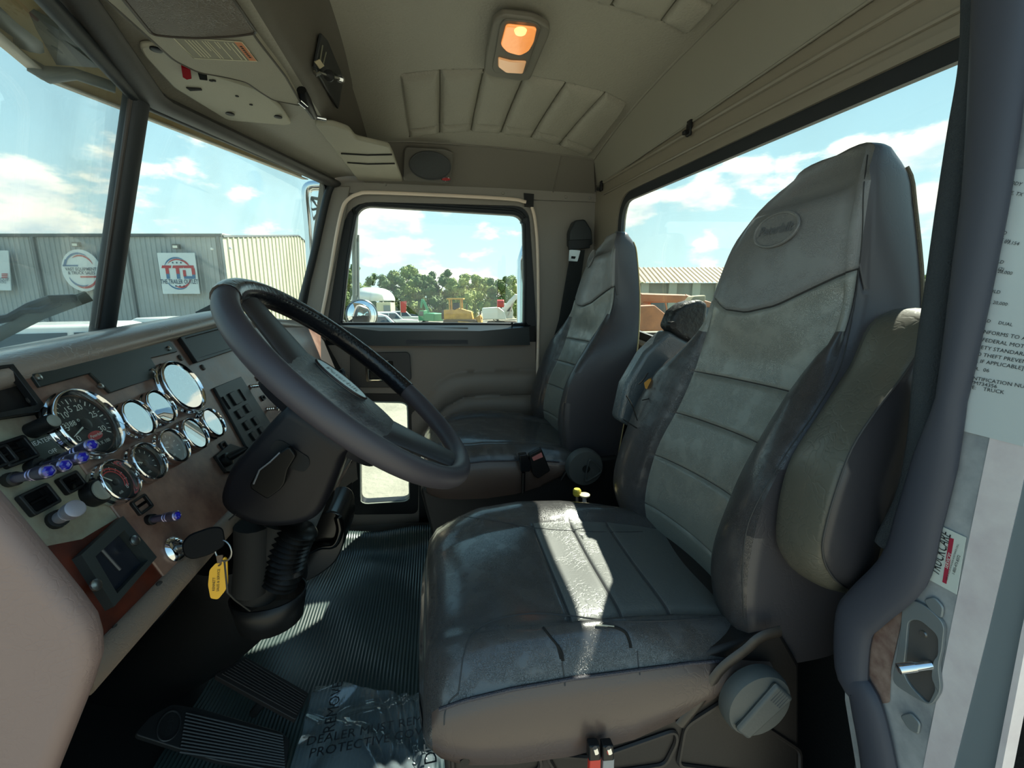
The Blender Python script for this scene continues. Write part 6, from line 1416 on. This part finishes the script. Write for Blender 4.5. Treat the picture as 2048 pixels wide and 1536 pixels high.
# rows of parked cars beyond the passenger window
for k, (u, b, kd, col, lab) in enumerate(((742, 22, 'pickup', 'dde0dc', 'white pickup truck parked just right of the round convex mirror'), (757, 32, 'car', 'c9ccc8', 'silver car parked below the cream box container'), (772, 40, 'pickup', 'e2e4df', 'white pickup truck in the middle of the row beyond the passenger window'), (786, 49, 'car', '8a9598', 'grey car parked left of the red banner'), (800, 57, 'pickup', 'd8dbd6', 'white pickup truck parked in front of the red banner'), (811, 70, 'car', '3b5a78', 'blue car near the far end of the parked row'), (824, 62, 'car', '40484c', 'dark grey car at the far end of the row beside the green excavator'))):
    vehicle(gz(Wp(u, 640, b)), R(190 + 6 * (k % 3)), lab, 'vehicle', 'parked_car' if kd == 'car' else 'pickup_truck', mat('paint ' + col, col, .25, coat=.5), kd, 'vehicles parked beyond the passenger window')
# ---------------- heavy machines
yel = mat('loader yellow', 'c79a3c', .5, col2='a57c33', cscale=1.5); trk = mat('track steel', '4b423a', .7); dk = mat('machine dark', '2c2e2e', .5); orr = mat('rusty orange', 'b9764a', .7, col2='94603f', cscale=1.5); wht = mat('machine white', 'd3d5ca', .5); grn = mat('machine green', '3f8f63', .5); redm = mat('machine red', 'b0403a', .5)
def tracks(t, L_=3.6, wdt=2.2, h=.9):
    for s_ in (-1, 1):
        pr = rnd([(-L_ / 2, s_ * wdt / 2, h), (L_ / 2, s_ * wdt / 2, h), (L_ / 2 + .1, s_ * wdt / 2, h * .5), (L_ / 2 - .3, s_ * wdt / 2, 0), (-L_ / 2 + .3, s_ * wdt / 2, 0), (-L_ / 2 - .1, s_ * wdt / 2, h * .5)], .3, 4)
        o = MB().prism(pr, (0, -s_ * .5, 0)).build('track', trk, t, bevel=.03)
        for k in range(5): MB().lathe([(.18, 0), (.18, .06), (.08, .08)], (-L_ / 2 + .4 + k * (L_ - .8) / 4, s_ * wdt / 2, h * .42), (0, s_, 0), 12).build('roller', dk, o)
def machine(name, u, b, rz, label, cat):
    t = thing(name, gz(Wp(u, 640, b)), label, cat, None, local=True); t.rotation_euler = (0, 0, rz); return t
YR = -YAW   # vehicles drawn side-on to the lens
t = machine('bulldozer', 922, 52, YR, 'yellow bulldozer with a canopy parked before the trees', 'bulldozer'); tracks(t, 3.8, 2.3, 1.0)
MB().prism([(-1.9, -.8, .9), (-1.9, -.8, 2.1), (-.6, -.8, 2.1), (-.2, -.8, 2.3), (1.3, -.8, 1.9), (1.5, -.8, .9)], (0, 1.6, 0)).build('body', yel, t, bevel=.06)
MB().box((-.55, 0, 3.35), (1.9, 1.9, .16)).build('canopy', yel, t, bevel=.04)
for x, y in ((-1.2, -.8), (.1, -.8), (-1.2, .8), (.1, .8)): MB().box((x, y, 2.7), (.14, .14, 1.3)).build('canopy_post', yel, t)
MB().box((-.5, 0, 2.5), (.7, .8, .8)).build('operator_seat', dk, t, bevel=.08)
MB().prism([(2.2, -1.5, .1), (2.5, -1.5, .6), (2.35, -1.5, 1.4), (2.1, -1.5, 1.3), (2.1, -1.5, .3)], (0, 3.0, 0)).build('blade', yel, t)
MB().tube([(-.2, -1.3, .7), (2.2, -1.2, .5)], .13, 8).tube([(-.2, 1.3, .7), (2.2, 1.2, .5)], .13, 8).build('push_arm', yel, t)
MB().tube([(.7, .2, 1.9), (.7, .2, 2.7)], .07, 8).build('exhaust_pipe', dk, t)
MB().box((-2.05, 0, 1.5), (.3, 1.2, 1.0)).build('rear_panel', dk, t)
MB().prism([(1.4, -.7, 1.0), (2.3, -.6, 1.5), (2.6, -.6, 1.1), (2.0, -.7, .7)], (0, 1.3, 0)).build('front_frame', yel, t)
def excavator(name, u, b, rz, label, pm, boom_m, flip=1, white_box=True, boom=((-.2, 1.6), (1.6, 3.6), (3.2, 3.0)), stick=((3.2, 3.0), (3.6, 1.0)), bucket=True):
    t = machine(name, u, b, rz, label, 'excavator'); tracks(t, 3.4, 2.3, .8)
    MB().prism([(-2.1, -1.2, 1.05), (-2.2, -1.2, 2.3), (-.4, -1.2, 2.4), (.3, -1.2, 1.9), (.5, -1.2, 1.05)], (0, 2.4, 0)).build('engine_housing', pm, t, bevel=.10, bseg=3)
    MB().prism([(.0, .3, 1.1), (.0, .3, 2.8), (1.0, .3, 2.8), (1.3, .3, 1.8), (1.2, .3, 1.1)], (0, .95, 0)).build('cab', pm, t, bevel=.06)
    MB().prism([(.15, .28, 1.9), (.15, .28, 2.65), (.92, .28, 2.65), (1.12, .28, 1.9)], (0, .99, 0)).build('cab_glass', cglass, t)
    def arm(pts, w0, w1, nm):
        o = MB().tube([(x * flip if False else x, -.1, z) for x, z in pts], [(w0 + (w1 - w0) * k / (len(pts) - 1), .16) for k in range(len(pts))], 8, flat=(0, 0, 1)); return o.build(nm, boom_m, t)
    arm(boom, .34, .22, 'boom'); arm(stick, .24, .15, 'stick')
    MB().tube([(boom[0][0] + .9, -.1, 1.4), (boom[1][0] * .8, -.1, boom[1][1] * .8)], .07, 8).build('hydraulic_ram', M['steel'], t)
    if bucket:
        x, z = stick[-1]; MB().prism(rnd([(x - .1, -.5, z), (x + .35, -.5, z - .3), (x + .1, -.5, z - .9), (x - .5, -.5, z - .8), (x - .35, -.5, z - .4)], .1, 3), (0, .9, 0)).build('bucket', dk, t)
    return t
excavator('excavator', 1004, 50, YR, 'white excavator with a red topped arm, right of the yellow bulldozer', wht, wht)
o = thing('excavator_guard', (0, 0, 0), 'x', 'x'); bpy.data.objects.remove(o)
t = excavator('excavator', 858, 54, YR + R(150), 'small green excavator with a raised arm, left of the bulldozer', grn, grn, boom=((-.2, 1.6), (.9, 4.0), (1.4, 4.6)), stick=((1.4, 4.6), (1.8, 3.2)), bucket=False); t.scale = (.72,) * 3
t = thing('red_tank', Wp(1000, 606, 48.6), 'red rounded tank on top of the white excavator', 'tank')
MB().tube([Wp(994, 607, 48.2), Wp(1008, 607, 48.2)], [.42, .42], 14).build('tank_body', redm, t, bevel=.05)
t = excavator('excavator', 1300, 24, YR + R(10), 'rusty orange excavator seen through the rear window by the shed', orr, orr, boom=((-1.2, 1.6), (-.6, 2.75), (1.9, 2.72)), stick=((1.9, 2.72), (3.6, 2.35)))
t = thing('engine_scrap', Wp(1290, 640, 11), 'pile of scrap metal parts behind the truck', 'scrap pile', None); t['kind'] = 'stuff'
b = MB(); rg = random.Random(3)
for k in range(90):
    c = gz(Wp(1270 + rg.random() * 90, 640, 10 + rg.random() * 4)) + Vector((0, 0, .1 + rg.random() * .7)); b.box(c, (.1 + rg.random() * .5, .1 + rg.random() * .3, .05 + rg.random() * .3), m=k % 4, rot=Matrix.Rotation(rg.random() * 3, 3, 'Z') @ Matrix.Rotation(rg.random() * 2, 3, 'X'))
b.build('scrap_parts', [trk, orr, mat('scrap grey', '8c9290', .5, .5), mat('scrap yellow', 'b89a58', .6)], t, smooth=False)
# banner, tent and site box left of the trees
t = thing('canopy_tent', gnd(735, 60), 'white domed fabric shelter at the left of the passenger window', 'tent')
def tent(i, j):
    a = math.pi * i / 20; c = gnd(735, 62); rr_ = 2.3; return c + RH * (-math.cos(a) * rr_) + Vector((0, 0, 3.3 + math.sin(a) * 1.9)) + FH * (j * 2)
MB().grid(21, 4, tent, caps=False).add([tent(i, 0) for i in range(21)], [list(range(21))]).build('tent_cover', mat('tent white', 'e4e8e2', .6), t, solid=.05)
for s_ in (-1, 1):
    for j in (0, 3): MB().box(gnd(735, 62) + RH * (s_ * 2.2) + FH * (j * 2) + Vector((0, 0, 1.65)), (.15, .15, 3.3)).build('tent_post', M['steel'], t)
t = thing('site_box', gnd(771, 54), 'cream box container with a dark panel beside the white shelter', 'container')
MB().box(gnd(771, 60) + Vector((0, 0, 2.1)), (1.9, 2.2, 1.9), rot=Matrix.Rotation(YR, 3, 'Z')).build('container_body', mat('box cream', 'c9c49c', .6), t, bevel=.03)
MB().box(gnd(773, 58.8) + Vector((0, 0, 2.2)), (.9, .05, .9), rot=Matrix.Rotation(YR, 3, 'Z')).build('container_panel', mat('box panel', '6f7a74', .6), t)
MB().box(gnd(771, 60) + Vector((0, 0, .6)), (1.4, 1.6, 1.2), rot=Matrix.Rotation(YR, 3, 'Z')).build('container_legs', dk, t)
t = thing('feather_banner', gnd(805, 45), 'narrow red upright banner standing by the parked cars', 'banner')
MB().prism([Wp(800, 603, 45), Wp(813, 602, 45), Wp(812, 625, 45), Wp(801, 625, 45)], FH * .03).build('banner_cloth', redm, t)
MB().tube([gnd(800, 45), Wp(800, 602, 45)], .04, 6).build('banner_pole', M['steel'], t)
# ---------------- trees
leafs = [mat('leaves dark', '43582f', .8, col2='5d7438', cscale=2.2), mat('leaves mid', '6a7e3c', .8, col2='87944b', cscale=2.2), mat('leaves pale', '84904c', .8, col2='9fa55c', cscale=2.5)]
bark = mat('bark', '5a4a38', .9)
def make_tree(mi, seed, h=9.0):
    rg = random.Random(seed); t = bpy.data.objects.new('tree', None); COL.objects.link(t)
    b = MB()
    blobs = [(Vector((rg.uniform(-1, 1) * h * .20, rg.uniform(-1, 1) * h * .2, h * (.14 + .76 * k / 15))), h * rg.uniform(.09, .16) * (1.15 - .5 * k / 15)) for k in range(16)]
    for c, r_ in blobs:
        for k in range(170):
            d = Vector((rg.gauss(0, 1), rg.gauss(0, 1), rg.gauss(0, 1))).normalized(); p = c + d * r_ * rg.uniform(.65, 1.08); s_ = h * .018 * rg.uniform(.6, 1.3)
            u_ = d.orthogonal().normalized(); u_ = (Matrix.Rotation(rg.random() * 6.28, 3, d) @ u_); w_ = (d.cross(u_) + d * rg.uniform(-.7, .7)).normalized()
            b.add([p - u_ * s_ - w_ * s_ * .6, p + u_ * s_ - w_ * s_ * .6, p + u_ * s_ * .6 + w_ * s_, p - u_ * s_ * .6 + w_ * s_], [[0, 1, 2, 3]])
        b.grid(7, 10, lambda i, j: c + Vector((math.sin(math.pi * i / 6) * math.cos(2 * math.pi * j / 10), math.sin(math.pi * i / 6) * math.sin(2 * math.pi * j / 10), math.cos(math.pi * i / 6))) * r_ * .72, cv=True)
    b.build('crown', leafs[mi], t, smooth=False, fix=False)
    k = MB().tube([(0, 0, 0), (.05, 0, h * .3), (0, .05, h * .75)], [h * .022, h * .016, h * .006], 8)
    for q in range(5): a = rg.random() * 6.28; k.tube([(0, 0, h * (.3 + .08 * q)), (math.cos(a) * h * .16, math.sin(a) * h * .16, h * (.45 + .08 * q))], [h * .009, h * .003], 6)
    k.build('trunk', bark, t); return t
protos = [make_tree(0, 1), make_tree(1, 2), make_tree(2, 3)]
used = [0, 0, 0]
labs = ['dark green leafy tree in the line beyond the yard', 'mid green leafy tree in the line beyond the yard', 'pale yellow green leafy tree in the line beyond the yard']
TS = [(690, 70, 12, 0), (712, 80, 10, 1), (728, 86, 9, 1), (765, 82, 10.5, 0), (786, 88, 11, 0), (812, 84, 13, 1), (826, 88, 13.4, 2), (838, 92, 11.5, 0), (855, 90, 11.0, 0), (878, 88, 12.4, 0), (896, 92, 11.6, 2), (912, 90, 10.8, 1), (928, 94, 11.4, 2), (945, 90, 10.6, 2), (960, 92, 11.2, 1), (976, 94, 10.0, 2), (995, 90, 10.2, 0), (1010, 92, 10.6, 1), (1030, 90, 9.8, 2), (1050, 92, 9.6, 1),
      (1270, 84, 8, 1), (1835, 90, 12, 1), (1850, 96, 13, 0), (1870, 92, 12.5, 1), (1895, 94, 13, 0), (660, 66, 11, 0)]
for q_, (u, b_, h, k) in enumerate(TS):
    f_ = ((1.0, 1.12, 1.32, 1.22)[q_ % 4] if u < 890 else (.92, 1.08, 1.32, 1.0)[q_ % 4]) if u < 1100 else (.85, 1.1, 1.4)[q_ % 3]; b_ *= f_; h = (2.15 + (h - 2.15) * .52 * f_) * 1.12 + SLOPE * b_
    loc = gnd(u, b_); sc_ = h / 9.0
    if not used[k]: t = protos[k]; t.location = loc; t.scale = (sc_,) * 3; t.rotation_euler.z = u * .7; used[k] = 1
    else: t = copy_tree(protos[k], loc, u * .7, sc_)
    tag(t, labs[k], 'tree', ('dark trees', 'mid green trees', 'pale trees')[k] + ' beyond the yard')
# ---------------- old shed behind the truck
t = thing('shed', gnd(1350, 32), 'long low shed with a rusty corrugated roof behind the truck', 'shed')
s0, s1 = Wp(1180, 566, 32), Wp(1560, 570, 32); zE = s0.z
def sroof(i, j):
    p = s0.lerp(s1, i / 160); d = (0, .06)[(i // 2) % 2]
    return Vector((p.x, p.y, zE + (0, 1.25)[j] + d)) + FH * (0, 3.2)[j] - FH * .4
b = MB().grid(161, 2, sroof); b.build('shed_roof', mat('rusted roof sheet', 'a08c70', .7, col2='8f7a5c', cscale=1.5), t, smooth=False, fix=False)
MB().prism([Vector((s0.x, s0.y, GROUND)), Vector((s1.x, s1.y, GROUND)), Vector((s1.x, s1.y, zE)), Vector((s0.x, s0.y, zE))], FH * 3).build('shed_wall', mat('shed wall', '8d8d7c', .8, col2='75766a', cscale=.8), t)
for k, u in enumerate((1210, 1290, 1346, 1393, 1440, 1500)):
    q = Wp(u, 566, 31.9); MB().box(Vector((q.x, q.y, (zE + GROUND) / 2)), (.6, .12, zE - GROUND)).build('shed_post', mat('shed post', 'a9ab98', .7), t)
t = thing('metal_fence', gnd(1850, 20), 'grey sheet metal container side seen past the driver headrest', 'fence')
q0, q1 = Wp(1815, 577, 20), Wp(1990, 575, 20)
MB().prism([Vector((q0.x, q0.y, GROUND)), Vector((q1.x, q1.y, GROUND)), q1, q0], FH * .1).build('fence_panel', mat('fence sheet', '9aa2a4', .5, col2='7f878a', cscale=8), t)
MB().prism([q0 + Vector((0, 0, .0)), q1, q1 + Vector((0, 0, .25)), q0 + Vector((0, 0, .45))], FH * 2.0).build('fence_cap', mat('fence cap', 'cfc9a8', .6), t)
# ---------------- parts of this truck outside the glass
VZ = .42
t = thing('exterior_visor', P(80, 155, z=VZ), 'tan sun visor fixed outside above the split windscreen', 'visor')
vm = mat('visor tan', 'd0b684', .5, col2='b59a6c', cscale=8, bump=.25, bscale=90); vdk = mat('visor dark bracket', '4e5352', .5)
hdr0 = [Vector((hx(y) - .02, y, .43)) for y in (.20, .62, 1.05, 1.45, 1.86)]
edge = [Vector((-.40, .20, .385)), Vector((-.60, .66, .40)), P(80, 155, z=.405), P(300, 240, z=.405), P(604, 357, z=.425)]
edge[3] = P(330, 252, z=.41)
b = MB()
mid = [h.lerp(e_, .55) + Vector((0, 0, .055)) for h, e_ in zip(hdr0, edge)]
rows_ = [hdr0, mid, [p + Vector((0, 0, .012)) for p in edge], edge]
b.grid(4, len(rows_[0]), lambda i, j: rows_[i][j]); b.build('visor_shell', vm, t, angle=50, solid=.004)
lipw = [p + Vector((.0, 0, -.0)) for p in rows_[3]]; lip2 = [p + Vector((.018, .01, .002)) for p in rows_[3]]
MB().grid(2, len(lipw), lambda i, j: (lipw, lip2)[i][j]).build('visor_lip', mat('visor lip', 'b3a697', .45), t, solid=.003)
MB().prism([P(50, 20, z=.46), P(118, 60, z=.44), P(113, 130, z=.43), P(200, 136, z=.43)], (0, 0, .01)).build('visor_bracket', vdk, t)
MB().tube([P(-40, 0, z=.43), P(0, 38, z=.425), P(56, 80, z=.42), P(58, 96, z=.42)], [(.018, .006)] * 4, 8, flat=(1, 0, 0)).build('marker_lamp', vdk, t)
MB().tube([P(60, 130, z=.41), P(95, 150, z=.40), P(150, 148, z=.405), P(230, 175, z=.40)], [.012, .014, .010, .010], 10).build('visor_strut', vdk, t)
# wipers
t = thing('windscreen_wiper', P(60, 630, y=.9), 'black windscreen wiper resting low on the driver half', 'wiper')
MB().tube([P(-60, 700, y=.86), P(0, 668, y=.87), P(80, 628, y=.90), P(178, 592, y=.95)], [(.010, .004)] * 4, 8, flat=(0, 0, 1)).build('wiper_blade', mat('wiper faded', '5a5a50', .6), t)
MB().tube([P(-60, 650, y=.88), P(20, 635, y=.88), P(60, 612, y=.9), P(100, 598, y=.9), P(150, 596, y=.93)], .007, 8).build('wiper_arm', M['black'], t)
MB().tube([P(40, 622, y=.89), P(80, 620, y=.89), P(120, 606, y=.91)], .005, 6).build('wiper_yoke', M['black'], t)
t = thing('windscreen_wiper', P(425, 625, y=1.6), 'black windscreen wiper tip behind the steering wheel', 'wiper')
MB().tube([P(395, 630, y=1.5), P(430, 612, y=1.52), P(470, 604, y=1.55)], [(.010, .004)] * 3, 8, flat=(0, 0, 1)).build('wiper_blade', M['black'], t)
# cowl seen over the dash
cw = MB().prism([(-1.3, .1, -.22), (-1.3, 2.0, -.22), (-.82, 2.0, -.13), (-.84, 1.05, -.11), (-.82, .1, -.13)], (0, 0, -.03)); o = cw.build('truck_cowl', white); tag(o, 'white painted cowl of this truck outside the windscreen', 'cowl')
# chrome mirror arms and convex mirror outside the passenger door
t = thing('convex_mirror', P(725, 625, y=2.2), 'round convex mirror outside the passenger window', 'mirror')
c = P(724, 630, y=2.2); rr_ = (P(756, 630, y=2.2) - c).length; ax = Vector((.35, -1, .05)).normalized()
MB().lathe([(rr_, -.012), (rr_ * 1.02, 0), (rr_ * .95, .006)], c, ax, 40, cap=False).lathe([(.0001, -.03), (rr_ * .7, -.028), (rr_, -.012)], c, ax, 40, cap=False).build('mirror_shell', mat('mirror shell', '5d666b', .25, .8), t)
MB().lathe([(rr_ * .95, .003), (rr_ * .8, .012), (rr_ * .55, .022), (rr_ * .28, .028), (.0001, .030)], c, ax, 40, cap=False).build('mirror_glass', mat('mirror silver', 'eef2f4', .02, 1.0), t)
t = thing('mirror_bracket', P(710, 560, y=2.24), 'upright mirror arm outside the front of the passenger window', 'bracket')
MB().tube([P(706, 720, y=2.24), P(710, 590, y=2.24), P(709, 480, y=2.24), P(712, 420, y=2.2)], [(.014, .008)] * 4, 10).tube([P(716, 470, y=2.25), P(717, 590, y=2.25), P(722, 612, y=2.22)], .006, 8).build('bracket_arm', mat('bracket satin', '8d9490', .4, .6), t)
t = thing('exhaust_stack', Vector((.50, 2.25, -1.2)), 'chrome vertical stack outside the rear of the passenger window', 'exhaust stack')
q = P(1047, 500, y=2.3); MB().tube([Vector((q.x, 2.3, -1.6)), Vector((q.x, 2.3, .20)), Vector((q.x + .02, 2.3, .26)), Vector((q.x + .05, 2.3, .28))], .035, 16).build('stack_pipe', M['chrome'], t)
t = thing('chrome_mirror_bracket', P(630, 400, y=2.5), 'bent chrome tube arm outside the passenger side of the windscreen', 'mirror arm')
MB().tube(spline([P(660, 372, y=2.45), P(640, 371, y=2.45), P(618, 374, y=2.45), P(613, 392, y=2.45), P(617, 440, y=2.45), P(621, 500, y=2.45), P(626, 640, y=2.45)], 5), .024, 14).build('chrome_tube', M['chrome'], t)
MB().tube([P(622, 395, y=2.46), P(648, 400, y=2.46)], .008, 8).tube([P(624, 398, y=2.46), P(640, 420, y=2.46), P(626, 440, y=2.46)], .006, 8).tube([P(622, 420, y=2.46), P(645, 415, y=2.46)], .006, 8).build('arm_brace', mat('brace grey', '676d6c', .5, .4), t)
